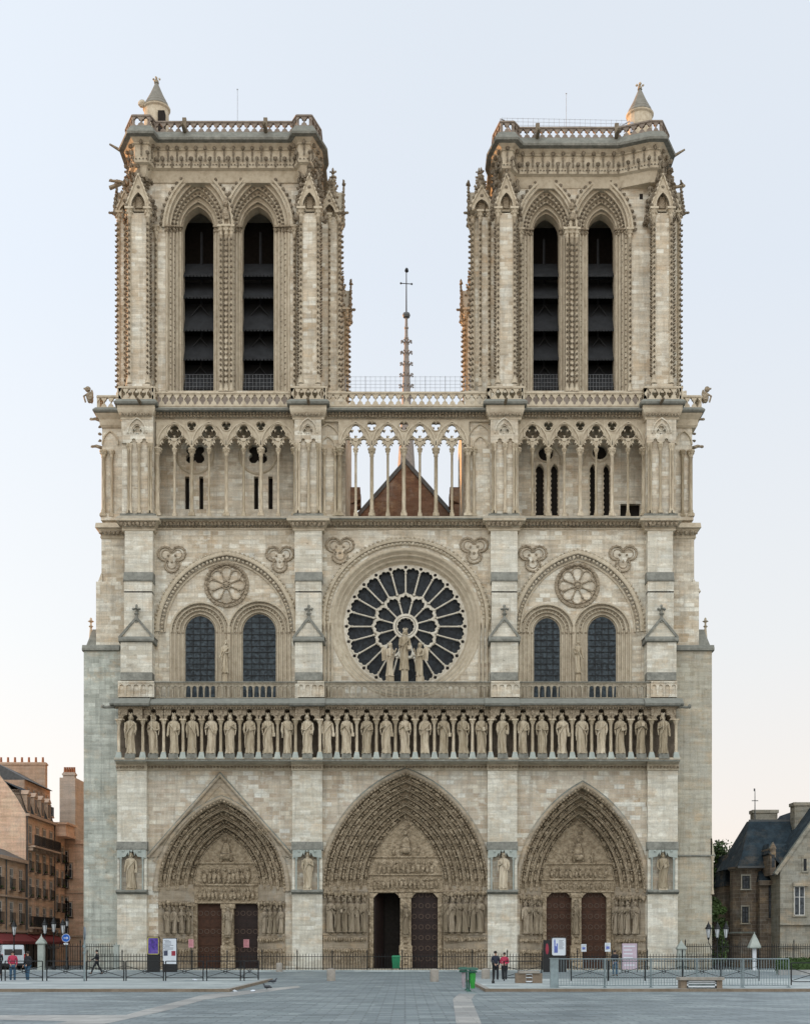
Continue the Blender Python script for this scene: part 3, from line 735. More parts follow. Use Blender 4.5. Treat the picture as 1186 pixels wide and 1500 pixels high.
# =====================================================================  ROSE LEVEL
Y3 = .8
def ht(px, py): return (X(px, Y3), Z(py, Y3))
SB = [(225, 431), (473, 717), (759, 946)]
def trefoil(c, px, py, r, inv=True, y=Y3, up=False):
    cx, cz = X(px, y), Z(py, y); rr = r*PX
    c.sweep(foil(cx, cz, rr*.93, 3, 14, R(-90), .55)[::-1], [(-.04, y), (-.02, y-.1), (.1, y-.14), (.14, y)], True)
    c.sweep(foil(cx, cz, rr*.72, 3, 10, R(-90), .62)[::-1], [(0, y), (.0, y-.06), (.06, y-.06), (.06, y)], True)
    for j in range(3):
        a = R(-90+120*j)
        for q in range(9):
            b = a-R(120)+R(240)*q/8; c.blob(cx+.52*rr*math.cos(a)+rr*.5*math.cos(b), y-.06, cz+.52*rr*math.sin(a)+rr*.5*math.sin(b), .07, .07, .07, .3)
    for q in range(3): a = R(30+120*q); c.blob(cx+.28*rr*math.cos(a), y-.05, cz+.28*rr*math.sin(a), .11, .08, .11, .3)
# side bays: twin windows under one big blind arch
BAYS = [dict(c=332, w=100, s=925, a=812, wins=((293.5, 20.5), (380, 23)), x0=222, x1=433, rose=(332, 857), tre=((252, 817), (410, 817))),
        dict(c=846, w=93, s=925, a=810, wins=((800.5, 17.8), (881, 19.5)), x0=757, x1=948, rose=(845, 858), tre=((780, 816), (912, 816)))]
def winorders(px, wpx, pys, wo, y0, y1, pyb, wg, steps=4):
    """splayed round-headed window: inner outline -> outer outline, returns outlines"""
    inn = parch(px, wg, pys, pys-wg*1.12, y1, 12, pyb); out = parch(px, wo, pys, pys-wo*1.0, y0, 12, pyb)
    return inn, out
YB = 1.05
zb3, zt3 = Z(1024, Y3), Z(774, Y3)
for bi, b in enumerate(BAYS):
    A = parch(b['c'], b['w'], b['s'], b['a'], Y3, 18)
    m = MB(); m.plate([(X(b['x0'], Y3), zb3), (A[0][0], zb3)]+A+[(A[-1][0], zb3), (X(b['x1'], Y3), zb3), (X(b['x1'], Y3), zt3), (X(b['x0'], Y3), zt3)], [], Y3, YB+.01)
    holes_dots(m, [(px_, py_) for px_, py_ in ((b['c']-58, 870), (b['c']+60, 866), (b['c']+78, 878), (b['c']-45, 813), (b['c']+40, 812), (b['c']-28, 838))], Y3-.03)
    W = part('wall', m, M_cream, CATH, 'cream masonry wall of the window storey')
    outs = []
    m = MB()
    po = [(A[0][0]-.05, zb3)]+[(x, z) for x, z in A]+[(A[-1][0]+.05, zb3)]
    for cpx, wg in b['wins']:
        wo = wg+ (24 if bi == 0 else 24)
        outs.append((cpx, wg, wo))
    # recessed wall with the two openings (shared outline touching the ground)
    O1 = [parch(cpx, wo-1, 926, 926-wo*.98, YB, 12) for cpx, wg, wo in outs]
    pol = [(A[0][0]-.05, zb3), (O1[0][0][0], zb3)]+O1[0]+[(O1[0][-1][0], zb3), (O1[1][0][0], zb3)]+O1[1]+[(O1[1][-1][0], zb3), (A[-1][0]+.05, zb3)]+A[::-1]
    m.plate(pol, [], YB, YB+.5)
    part('blind_arch', m, M_cream, CATH, 'recessed wall under the big pointed arch')
    hd = MB(); J = parch(b['c'], b['w'], b['s'], b['a'], Y3, 18)
    hd.sweep(J, [(.0, YB), (.0, Y3-.02), (-.12, Y3-.1), (-.05, Y3-.16), (.1, Y3-.16), (.22, Y3-.12), (.28, Y3)])
    hd.sweep(lerp(J, parch(b['c'], b['w']-9, b['s'], b['a']+9, Y3, 18), 1), [(-.08, YB), (-.08, YB-.1), (.06, YB-.12), (.1, YB)])
    for x, z, an in along(parch(b['c'], b['w']+5, b['s'], b['a']-5, Y3, 18), .36): hd.blob(x, Y3-.1, z, .10, .1, .12, .3)
    for x, z, an in along(parch(b['c'], b['w']-5, b['s'], b['a']+5, Y3, 18), .34): hd.blob(x, Y3-.04, z, .13, .1, .13, .3)
    part('hood_mould', hd, M_trim, CATH)
    for cpx, wg, wo in outs:
        inn, out = winorders(cpx, 0, 926, wo, YB, 1.9, 1024, wg)
        s = MB(); K = 4
        loops = []
        for i in range(K+1):
            t0 = i/K; o_ = lerp(out, inn, t0); yy = YB-.02+(1.85-YB)*t0
            loops.append([(x, yy, z) for x, z in o_])
            if i < K: loops.append([(x, yy+(1.85-YB)/K, z) for x, z in o_])
        s.loft(loops, False, True)
        s.smooth = True
        for i in range(K): 
            yy = YB+.02+(1.85-YB)*i/K
            s.tube([(x, yy, z) for x, z in lerp(out, inn, (i+.25)/K)], .085 if i else .1, 7, cap=False)
        s.smooth = False
        W2 = part('window', s, M_trim, CATH, 'tall round-headed window with stepped mouldings')
        cr = MB()
        for i, sz in ((.12, .11), (.5, .1)):
            Q = lerp(out, inn, i); Q = [q for q in Q if q[1] > Z(930, YB)]
            for x, z, an in along(Q, .3): cr.blob(x, YB+.02+(1.85-YB)*i-.03, z, sz, sz, sz, .3)
        for i in range(K):          # capitals
            for e in (1, -2):
                x, z = lerp(out, inn, (i+.25)/K)[e]; cr.blob(x, YB+.02+(1.85-YB)*i/K, z-.1, .13, .13, .16, .25)
        part('carved_capital', cr, M_leaf, W2)
        g = MB(); g.plate(parch(cpx, wg+1, 926, 926-wg*1.16, 1.8, 12, 1024), [], 1.8, 1.84); part('glass', g, M_glassw, W2)
        f = MB(); x0, x1 = X(cpx-wg, 1.75), X(cpx+wg, 1.75)
        for q in range(1, 4): x = x0+(x1-x0)*q/4; zt = Z(926-wg*1.1*math.sqrt(max(0, 1-(abs(q-2)/2)**2)), 1.75); f.box(x-.02, x+.02, 1.74, 1.79, zb3, zt)
        for q in range(12):
            z = Z(998-8.6*q, 1.75)
            d_ = max(0, (z-Z(926, 1.75)))/(wg*PX*1.12); ww = (x1-x0)/2*math.sqrt(max(0, 1-d_*d_)); 
            if ww > .1: f.box((x0+x1)/2-ww, (x0+x1)/2+ww, 1.735, 1.79, z-.018, z+.018)
        part('glazing_bars', f, M_iron, W2)
    # small blind rose
    r = MB(); rx, rz = X(b['rose'][0], YB), Z(b['rose'][1], YB)
    r.lathey(rx, rz, [(1.86, YB), (1.84, YB-.14), (1.72, YB-.16), (1.62, YB-.1), (1.6, YB), (1.55, YB-.02), (1.5, YB-.08), (1.46, YB)], n=40)
    for q in range(26): a = 2*math.pi*q/26; r.blob(rx+1.73*math.cos(a), YB-.14, rz+1.73*math.sin(a), .09, .07, .09, .3)
    for q in range(8):
        a = R(22.5+45*q); r.tube([(rx+.2*math.cos(a), YB-.06, rz+.2*math.sin(a)), (rx+1.1*math.cos(a), YB-.06, rz+1.1*math.sin(a))], .06, 6)
        a2 = R(45*q); r.sweep([(rx+1.05*math.cos(a2)+.4*math.cos(v), rz+1.05*math.sin(a2)+.4*math.sin(v)) for v in [a2-R(110)+R(220)*u/10 for u in range(11)]][::-1], [(0, YB), (.0, YB-.1), (.1, YB-.1), (.1, YB)])
        r.blob(rx+1.12*math.cos(a), YB-.08, rz+1.12*math.sin(a), .1, .08, .1, .3)
    r.blob(rx, YB-.08, rz, .24, .12, .24, .2); r.sweep(circ(rx, rz, .3, 14)[::-1], [(0, YB), (0, YB-.12), (.08, YB-.12), (.08, YB)], True)
    part('blind_rose', r, M_leaf, CATH, 'small carved blind rose over the twin windows')
    for px_, py_ in b['tre']: c = MB(); trefoil(c, px_, py_, 22); part('trefoil_relief', c, M_leaf, CATH)
# central bay
rcx, rcz = X(594, Y3), Z(913.5, Y3); k3 = (D+Y3)/F
m = MB(); hole = circ(rcx, rcz, 111*k3, 56); m.plate([(X(468, Y3), zb3), (X(722, Y3), zb3), (X(722, Y3), zt3), (X(468, Y3), zt3)], [[q for q in hole]], Y3, Y3+.3)
part('wall', m, M_cream, CATH, 'cream masonry wall round the great rose window')
ROSE = MB()
prof = [(111, Y3), (109, Y3-.05), (106, Y3+.05), (104.5, Y3+.3), (102, Y3+.22), (100.5, Y3+.32), (99, Y3+.62), (96, Y3+.52), (94.5, Y3+.66), (93, Y3+.95), (91.5, Y3+.85), (90.5, Y3+1.0), (90, Y3+1.3)]
ROSE.lathey(rcx, rcz, [(r*k3, y) for r, y in prof], n=72)
RO = part('rose_window', ROSE, M_trim, CATH, 'great central rose window', True)
h = MB(); U = [(rcx-120*k3, Z(916, Y3))]+[(rcx+120*k3*math.cos(a), Z(908, Y3)+117*k3*math.sin(a)) for a in [math.pi-math.pi*q/40 for q in range(41)]]+[(rcx+120*k3, Z(916, Y3))]
h.sweep(U, [(-.45, Y3), (-.42, Y3-.12), (-.3, Y3-.16), (-.2, Y3-.06), (-.15, Y3-.2), (0, Y3-.24), (.12, Y3-.18), (.15, Y3)])
for off, sz, yy, st in ((.16, .11, -.2, .38), (-.32, .12, -.16, .34)):
    V = [(rcx+(120*k3+off)*math.cos(a), Z(908, Y3)+(117*k3+off)*math.sin(a)) for a in [math.pi-math.pi*q/60 for q in range(61)]]
    for x, z, an in along(V, st): h.blob(x, Y3+yy, z, sz, .1, sz, .3)
part('hood_mould', h, M_trim, RO)
h = MB(); h.smooth = True
for xx in (475, 481, 486.5, 701.5, 707, 713):
    h.lathe(X(xx, Y3), Y3-.1, [(.11, Z(1022, Y3)), (.11, Z(1000, Y3)), (.08, Z(998, Y3)), (.08, Z(923, Y3)), (.17, Z(915, Y3)), (.17, Z(913, Y3))], 8)
part('colonnette', h, M_trim, RO)
g = MB(); g.lathey(rcx, rcz, [(.01, Y3+1.25), (90*k3, Y3+1.25)], n=48); part('glass', g, M_glass, RO)
t = MB(); yt = Y3+1.0; kt = (D+yt)/F*1.0
def pol(r, a): return (rcx+r*kt*math.cos(a), rcz+r*kt*math.sin(a))
def scal(n, r0, r1, off, m=15):
    """scalloped ring radius: three-lobed heads"""
    P = []
    for j in range(n):
        for i in range(m):
            u = (i+.0)/m; a = off+2*math.pi*(j+u)/n; base = math.sin(math.pi*u)**.75
            lob = abs(math.sin(3*math.pi*u)); P.append(pol(r0+(r1-r0)*base+2.1*lob*(1 if 0 < u < 1 else 0), a))
    return P
t.smooth = True
for j in range(24):
    a = R(90+15*j); t.tube([(*pol(48.5, a)[:1], yt, pol(48.5, a)[1]), (pol(83, a)[0], yt, pol(83, a)[1])], .075, 6)
    t.blob(pol(48, a)[0], yt-.06, pol(48, a)[1], .13, .1, .13, .1); t.blob(pol(78, a)[0], yt-.04, pol(78, a)[1], .12, .08, .12, .1)
for j in range(12):
    a = R(75+30*j); t.tube([(pol(16, a)[0], yt, pol(16, a)[1]), (pol(40, a)[0], yt, pol(40, a)[1])], .075, 6); t.blob(pol(36, a)[0], yt-.05, pol(36, a)[1], .12, .08, .12, .1)
t.smooth = False
IN = scal(12, 38.5, 45, R(75)); S24 = scal(24, 79, 84.6, R(90), 12)
t.sweep(IN[::-1], [(-.07, yt+.1), (-.07, yt-.08), (.1, yt-.1), (.17, yt-.02), (.17, yt+.1)], True)
OUT = [pol(91, R(90)+2*math.pi*i/len(S24)) for i in range(len(S24))]
ff = lambda P, y: [(x, y, z) for x, z in P]+[(P[0][0], y, P[0][1])]
t.loft([ff(S24, yt+.15), ff(S24, yt-.08), ff(OUT, yt-.08)]); t.sweep(S24[::-1], [(-.02, yt), (-.02, yt-.12), (.08, yt-.12), (.08, yt)], True)
for q, r_ in ((16.7, .1), (13.2, .05)): t.sweep([pol(q, R(360-10*i)) for i in range(36)], [(-r_, yt+.1), (-r_, yt-.1), (r_, yt-.1), (r_, yt+.1)], True)
for j in range(12): a = R(15+30*j); t.blob(pol(12.2, a)[0], yt, pol(12.2, a)[1], .08, .08, .08, .1)
part('tracery', t, carved('rose_tracery_stone', (.42, .37, .29), (.64, .59, .49), (.78, .73, .63), 2.2, .4, .05, False), RO)
t = MB(); yy = yt+.1
for j in range(24): a = R(90+15*j); x, z = pol(86.4, a); t.blob(x, yt-.09, z, .15, .03, .15, .1)
part('spandrel_piercing_shade', t, M_dark, RO)
for px_ in (498, 694): c = MB(); trefoil(c, px_, 804, 22); part('trefoil_relief', c, M_leaf, CATH)
# core behind level 3
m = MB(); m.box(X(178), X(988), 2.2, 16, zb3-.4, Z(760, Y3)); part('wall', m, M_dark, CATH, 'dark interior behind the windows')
# ---- buttresses at the rose level
for i, (c_, hw0, hw1, hw2) in enumerate(((200, 25, 22, 22), (452, 20, 20, 20.5), (738.5, 20, 19.5, 20), (968, 22, 21, 20))):
    m = MB()
    if i == 0: cols = (177, 223), (182, 223), (183, 224)
    elif i == 3: cols = (947, 990), (948, 986), (948, 985)
    else: cols = (c_-hw0, c_+hw0), (c_-hw1+1, c_+hw1-1), (c_-hw2, c_+hw2-1)
    pbox(m, *cols[0], 938, 1024, -.55, Y3+.02); pbox(m, *cols[1], 866, 938, -.2, Y3+.02); pbox(m, *cols[2], 775, 852, 0.0, Y3+.02)
    pbox(m, *cols[1], 850, 868, -.2, Y3+.02)
    holes_dots(m, [(c_+random.uniform(-12, 12), random.uniform(790, 840)) for q in range(2)], -.03); holes_dots(m, [(c_+random.uniform(-12, 12), random.uniform(950, 980)) for q in range(2)], -.58)
    B = part('buttress', m, M_pale, CATH)
    m = MB(); mc = (cols[0][0]+cols[0][1])/2; e = 3
    x0, x1 = cols[0][0]-e, cols[0][1]+e
    yq = -.62
    ext(m, X(x0, yq), X(x1, yq), [(yq+.05, Z(932, yq)), (yq-.12, Z(936, yq)), (yq-.12, Z(939, yq)), (yq+.1, Z(941, yq)), (Y3, Z(941, yq)), (Y3, Z(932, yq))])
    tri = [(X(x0+1, yq), Z(935, yq)), (X(mc, yq), Z(906, yq)), (X(x1-1, yq), Z(935, yq))]
    gp2 = MB(); gp2.plate([tri[0], tri[2], tri[1]], [], yq+.05, Y3+.01); part('gablet', gp2, M_pale, B)
    m.sweep(tri, [(-.05, yq+.12), (-.05, yq-.05), (.14, yq-.05), (.16, Y3)])
    cols1 = cols[1]
    ext(m, X(cols1[0]-1, -.2), X(cols1[1]+1, -.2), [(.0, Z(838, 0)), (-.3, Z(850, 0)), (-.3, Z(852, 0)), (-.1, Z(853, 0)), (Y3, Z(853, 0)), (Y3, Z(838, 0))])
    ext(m, X(cols[0][0], -.6), X(cols[0][1], -.6), [(-.56, Z(985, -.5)), (-.68, Z(997, -.5)), (.5, Z(997, -.5)), (.5, Z(985, -.5))])
    part('ledge', m, M_ledge, B)
    m = MB(); xf, zf = X(mc, yq), Z(906, yq); yq2 = yq+.1
    m.lathe(xf, yq2, [(.13, zf-.3), (.1, zf+.25), (.22, zf+.4), (.1, zf+.5), (.08, zf+.8)], 8)
    for q in range(4): a = R(90*q); m.blob(xf+.24*math.cos(a), yq2+.24*math.sin(a), zf+.78, .14, .14, .12, .3)
    m.blob(xf, yq2, zf+1.0, .12, .12, .2, .2)
    part('finial', m, M_ledge, B)
# ---- cornice above the rose level (757-775)
def cornice(xa, xb, y0, pyt, pyb, proj, leaf=True):
    m = MB(); H = pyb-pyt
    ext(m, xa, xb, [(y0+.2, Z(pyb, y0)), (y0-.08, Z(pyb, y0)), (y0-.1, Z(pyb-2, y0)), (y0-.02, Z(pyb-H*.25, y0)), (y0-proj*.6, Z(pyt+H*.35, y0)), (y0-proj, Z(pyt+H*.3, y0)), (y0-proj, Z(pyt+H*.12, y0)), (y0+.2, Z(pyt-2, y0))])
    return m
C3 = MB(); lf = MB()
for a, b in ((222, 433), (471, 719), (757, 948)):
    C3.add(*(lambda q: (q.v, q.f))(cornice(X(a, Y3), X(b, Y3), Y3, 759, 776, .75)))
    leafrow(lf, X(a, Y3), X(b, Y3), Y3-.32, Z(768, Y3), .3, .17, .24)
    leafrow(lf, X(a, Y3), X(b, Y3), Y3-.12, Z(772.5, Y3), .22, .09)
for a, b in ((180, 226), (430, 474), (716, 760), (945, 988)):
    plan = rect(X(a, 0), X(b, 0), 0, Y3+.5); z = lambda q: Z(q, 0)
    course(C3, plan, [(0, z(778)), (.06, z(777)), (.06, z(775)), (.02, z(773)), (.3, z(766)), (.5, z(765)), (.52, z(762)), (.3, z(757))])
    leafrow(lf, X(a, 0)-.2, X(b, 0)+.2, -.28, Z(769, 0), .34, .18, .24)
for a, b in ((148, 180), (984, 1018)):
    plan = rect(X(a, 1.2), X(b, 1.2), 1.5, 10); z = lambda q: Z(q, 1.5)
    course(C3, plan, [(0, z(790)), (.1, z(788)), (.05, z(784)), (.3, z(776)), (.45, z(775)), (.4, z(768))])
    leafrow(lf, X(a, 1.2)-.2, X(b, 1.2)+.2, 1.22, Z(780, 1.2), .36, .18, .2)
C = part('cornice', C3, M_trim, CATH, 'leafy cornice under the open colonnade'); part('leaf_frieze', lf, M_leaf, C)
lm = MB()
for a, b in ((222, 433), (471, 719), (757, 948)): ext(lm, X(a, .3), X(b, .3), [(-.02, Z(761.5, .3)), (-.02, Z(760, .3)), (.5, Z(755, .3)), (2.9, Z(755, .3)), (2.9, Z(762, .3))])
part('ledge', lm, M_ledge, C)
# =====================================================================  OPEN COLONNADE
M_weath_shade = carved('weathered_and_shade_stone', (.17, .135, .11), (.27, .225, .185), (.38, .33, .27), 2.4, .5, .05, False, (.2, .17, .14))  # weathered parapet tone, also worn by the painted shade strip
Y4, TY = .9, 3.0
zc0, zcap = Z(757, Y4), Z(657, Y4)
def column(px, y, r, pyb=757, pyt=657, par=None, mat=None, cap=1.0, name='column', crock=0):
    c = MB(); x = X(px, y); a, b = Z(pyb, y), Z(pyt, y)
    c.box(x-r*1.7, x+r*1.7, y-r*1.7, y+r*1.7, a, a+.2)
    c.smooth = True
    c.lathe(x, y, [(r*1.6, a+.2), (r*1.7, a+.3), (r*1.2, a+.42), (r*1.35, a+.5), (r, a+.6), (r*.97, b-.62*cap), (r*1.3, b-.58*cap), (r*1.05, b-.5*cap), (r*1.5, b-.3*cap), (r*2.0, b-.12*cap)], 9)
    c.smooth = False
    c.lathe(x, y, [(r*2.15, b-.12*cap), (r*2.15, b)], 8)
    for q in range(6): t = R(60*q+30); c.blob(x+r*1.6*math.cos(t), y+r*1.6*math.sin(t), b-.26*cap, r*.5, r*.5, r*.6, .3)
    return part(name, c, mat or M_stat, par)
COL = empty('colonnade'); COL.parent = CATH
def tracery_span(x0, s, nb, y, open_):
    """pierced heads over paired columns; x0 = px of the first thick column, s = px between thick columns"""
    k = (D+y)/F; m = MB(); S = s*k
    xs = X(x0, y); top = Z(617, y); bot = Z(657, y)
    pol = [(xs-.1, bot)]
    for i in range(nb*2):
        cx = xs+S*(i+.5)/2; hw = S/4-.11
        A = foil(cx, Z(657.5, y)+.2, hw*1.1, 3, 7, R(90), .42)
        A = [q for q in A if q[1] > bot+.01]; A.sort(key=lambda q: -math.atan2(q[1]-bot+.25, q[0]-cx))
        pol += [(cx-hw, bot)]+A+[(cx+hw, bot)]
    pol += [(xs+S*nb+.1, bot), (xs+S*nb+.1, top), (xs-.1, top)]
    holes = []
    for i in range(nb):
        cx = xs+S*(i+.5); holes.append(foil(cx, Z(634, y), .64, 3, 7, R(90), .42))
        if i: holes.append(foil(xs+S*i, Z(624.5, y), .40, 3, 6, R(-90), .42))
    m.plate(pol, holes, y-.1, y+.18)
    for i in range(nb):
        cx = xs+S*(i+.5)
        A = arch(cx, S/2-.03, Z(652, y), Z(618.5, y)-Z(652, y), 10)
        m.sweep(A, [(-.07, y-.08), (-.07, y-.2), (.07, y-.2), (.07, y-.08)])
        m.sweep(circ(cx, Z(634, y), .66, 20)[::-1], [(0, y-.08), (0, y-.17), (.08, y-.17), (.08, y-.08)], True)
        for j in (0, 1):
            c2 = cx+(j-.5)*S/2; m.sweep(arch(c2, S/4-.08, bot, .92, 8), [(.0, y-.08), (.0, y-.17), (.09, y-.17), (.09, y-.08)])
        if i: m.sweep(circ(xs+S*i, Z(624.5, y), .4, 16)[::-1], [(0, y-.08), (0, y-.16), (.06, y-.16), (.06, y-.08)], True)
        for t in (-1, 1): m.blob(cx+t*S*.26, y-.2, Z(640, y), .1, .1, .1, .3)
    part('arch_tracery', m, M_trim, COL, 'pierced stone tracery over the slim columns')
SPANS = [(230.6, 50.6), (497.5, 46.9), (756, 46.6)]
for si, (x0, s) in enumerate(SPANS):
    tracery_span(x0, s, 4, Y4, si == 1)
    for i in range(9):
        px = x0+s*i/2
        if i in (0, 8): column(px, Y4, .2, par=COL); continue
        column(px, Y4, .105 if i % 2 else .155, par=COL, cap=.85 if i % 2 else 1.1)
# blind ends of the middle bay
for px0, px1 in ((470, 497), (688, 717)):
    m = MB(); pbox(m, px0, px1, 612, 757, Y4+.15, TY+.2)
    part('wall', m, M_cream, COL)
    cx = X(480 if px0 < 500 else 703, Y4); y = Y4+.15
    m = MB(); m.sweep(arch(cx, 1.05, Z(650, Y4), 1.6, 10), [(0, y), (0, y-.12), (.1, y-.12), (.1, y)]); m.sweep(arch(cx, .55, Z(654, Y4), .8, 8), [(0, y), (0, y-.12), (.1, y-.12), (.1, y)])
    part('blind_arch', m, M_trim, COL)
    for dx in ((5, -6) if px0 < 500 else (6, -4)): column((px1 if dx < 0 and px0 < 500 else px0)+dx, Y4+.05, .12, par=COL)
# corner and intermediate piers with blind arcades
PIER = [(178, 226, (190, 204, 220)), (431, 471.5, (436.5, 452, 467)), (717, 759, (723, 739.5, 754)), (945, 990, (951, 966.5, 983))]
for i, (a, b, cols) in enumerate(PIER):
    m = MB(); yf = .25; pbox(m, a+1, b-1, 606, 757, yf, Y4+1); holes_dots(m, [(cols[1]+5, 670), (cols[0]+8, 715)], yf-.03)
    P_ = part('pier', m, M_cream, COL, 'broad pier with a three-shaft blind arcade')
    m = MB(); pbox(m, a-2, b+2, 752, 758, yf-.3, Y4+1); part('ledge', m, M_ledge, P_)
    for j, c in enumerate(cols):
        for dx in ((-1.7, 1.7) if j != 1 else (0,)): column(c+dx, yf-.16, .085 if j != 1 else .11, 752, 650, P_, name='colonnette')
    m = MB(); cx = X((a+b)/2, yf)
    lo = [(X(a+1, yf), Z(650, yf))]
    for j in (0, 1):
        c2 = (X(cols[j], yf)+X(cols[j+1], yf))/2; A = foil(c2, Z(651, yf)+.1, .34, 3, 5, R(90), .5); A = [q for q in A if q[1] > Z(650, yf)+.01]; A.sort(key=lambda q: -math.atan2(q[1]-Z(650, yf)+.2, q[0]-c2))
        lo += [(c2-.32, Z(650, yf))]+A+[(c2+.32, Z(650, yf))]
    lo += [(X(b-1, yf), Z(650, yf)), (X(b-1, yf), Z(607, yf)), (X(a+1, yf), Z(607, yf))]
    m.plate(lo, [foil(cx, Z(632, yf), .42, 1 if False else 3, 6, R(90), .4)], yf-.2, yf+.02)
    m.sweep(arch(cx, .72, Z(636, yf), 1.15, 10), [(0, yf-.2), (0, yf-.32), (.1, yf-.32), (.1, yf-.2)])
    m.sweep(arch(cx, .5, Z(636, yf), .75, 10), [(0, yf-.2), (0, yf-.28), (.06, yf-.28), (.06, yf-.2)])
    part('blind_tracery', m, M_cream, P_)
# narrow outer ends
for sg, a, b in ((-1, 149, 181), (1, 988, 1014)):
    m = MB(); yf = 2.2; pbox(m, a+1, b-1, 606, 775, yf, 12); P_ = part('wall', m, M_cream, COL)
    e = a+3 if sg < 0 else b-3
    column(e, yf-.15, .16, 757, 660, P_); column(e-sg*12, yf-.15, .12, 757, 660, P_)
    m = MB(); cx = X(e-sg*10, yf); m.sweep(arch(cx, .6, Z(652, yf), 1.1, 8), [(0, yf), (0, yf-.15), (.1, yf-.15), (.1, yf)]); part('blind_arch', m, M_trim, P_)
    m = MB(); pbox(m, a-1, b+1, 752, 762, yf-.3, 12); part('ledge', m, M_cream, P_)
    for q, (pz, ln) in enumerate(((613, .9), (653, .8))):
        m = MB(); xs = X(a if sg < 0 else b, yf); z = Z(pz, yf); m.tube([(xs-sg*.2, yf+.3, z-.15), (xs+sg*ln*.6, yf+.2, z+.05), (xs+sg*ln, yf+.2, z)], .17, 7, .09); m.blob(xs+sg*ln, yf+.2, z+.02, .17, .14, .13, .2)
        part('gargoyle', m, M_leaf, P_)
    cr = MB(); 
    for q in range(4): cr.blob(X((a if sg < 0 else b), yf)+sg*.15, yf+.1, Z(625+q*10, yf), .16, .12, .12, .3)
    part('crocket', cr, M_crock, P_)
# cornice + ledge + lattice balustrade
def lattice(m, fn, u0, u1, v0, v1, step, dep=.24):
    n = max(1, round((u1-u0)/step)); wd = (u1-u0)/n; H = v1-v0
    for i in range(n):
        rx_, rz_ = wd*.46, H*.80*.46
        hole = [(rx_*f*math.cos(a), rz_*f*math.sin(a)) for a, f in [(2*math.pi*q/16, (1.0, .88, .66, .88)[q % 4]) for q in range(16)]]
        m.cell(u0+wd*(i+.5), v0+H*.47, wd, H*.82, hole, 0, dep, fn)
    P = [(u0, -.05, v1-H*.13), (u1, -.05, v1-H*.13), (u1, -.05, v1), (u0, -.05, v1)]
    f = lambda lst: [fn(u, v, d) for u, d, v in lst]
    m.add(f([(u0, -.06, v1-H*.13), (u1, -.06, v1-H*.13), (u1, dep+.06, v1-H*.13), (u0, dep+.06, v1-H*.13), (u0, -.06, v1), (u1, -.06, v1), (u1, dep+.06, v1), (u0, dep+.06, v1)]), [(3,2,1,0),(4,5,6,7),(0,1,5,4),(1,2,6,5),(2,3,7,6),(3,0,4,7)])
    m.add(f([(u0, -.03, v0), (u1, -.03, v0), (u1, dep, v0), (u0, dep, v0), (u0, -.03, v0+H*.07), (u1, -.03, v0+H*.07), (u1, dep, v0+H*.07), (u0, dep, v0+H*.07)]), [(3,2,1,0),(4,5,6,7),(0,1,5,4),(1,2,6,5),(2,3,7,6),(3,0,4,7)])
C4 = MB(); lf = MB(); lg = MB(); bl = MB()
for a, b in ((226, 433), (471, 719), (757, 947)):
    y = Y4; C4.add(*(lambda q: (q.v, q.f))(cornice(X(a, y), X(b, y), y, 597, 618, .55)))
    leafrow(lf, X(a, y), X(b, y), y-.26, Z(611, y), .27, .13, .16); leafrow(lf, X(a, y), X(b, y), y-.42, Z(608, y), .27, .1, .1)
    ext(lg, X(a, .2), X(b, .2), [(Y4, Z(602, .2)), (.1, Z(601.5, .2)), (.05, Z(599, .2)), (.4, Z(595, .2)), (TY, Z(595, .2)), (TY, Z(602, .2))])
    lattice(bl, lambda u, v, d: (u, .35+d, v), X(a, .35), X(b, .35), Z(595, .35), Z(574, .35), .62)
for a, b in ((172, 228), (424, 479), (711, 768), (940, 999)):
    y = .15; z = lambda q: Z(q, -.4)
    a2, b2 = a+6, b-6
    plan = rect(X(a2, 0), X(b2, 0), .1, Y4+1)
    course(C4, plan, [(0, z(612)), (.08, z(611)), (.05, z(608)), (.25, z(601)), (.3, z(598)), (.3, z(590))])
    leafrow(lf, X(a2, 0)-.1, X(b2, 0)+.1, -.13, z(605), .26, .12, .16)
    course(lg, plan, [(.2, z(592)), (.5, z(591)), (.55, z(588)), (.3, z(583)), (0, z(583))])
    for (u0, u1, fn) in ((X(a2, 0)-.2, X(b2, 0)+.2, lambda u, v, d: (u, -.15+d, v)),):
        lattice(bl, fn, u0, u1, z(584), z(564), .6)
    for xx in (X(a2, 0)-.2, X(b2, 0)+.2-.14): lattice(bl, lambda u, v, d, xx=xx: (xx+d, u, v), -.15, 1.2, z(584), z(564), .6)
for a, b, sg in ((138, 178, -1), (992, 1030, 1)):
    y = 1.9; z = lambda q: Z(q, y); e0, e1 = X(a+10 if sg < 0 else a, y), X(b if sg < 0 else b-10, y); plan = rect(e0, e1, y+.2, 11)
    course(C4, plan, [(0, z(625)), (.1, z(622)), (.15, z(614)), (.4, z(608)), (.45, z(604))])
    course(lg, plan, [(.5, z(606)), (.6, z(604)), (.6, z(602)), (.4, z(598)), (0, z(598))])
    lattice(bl, lambda u, v, d: (u, y-.1+d, v), e0-.3, e1+.3, z(599), z(580), .6); xx = e0-.3 if sg < 0 else e1+.15
    lattice(bl, lambda u, v, d, xx=xx: (xx+d, u, v), y, 10, z(599), z(580), .6)
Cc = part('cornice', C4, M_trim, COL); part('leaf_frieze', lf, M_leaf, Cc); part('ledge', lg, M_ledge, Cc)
part('balustrade', bl, M_trim, CATH, 'pierced quatrefoil balustrade between the towers and round their feet')
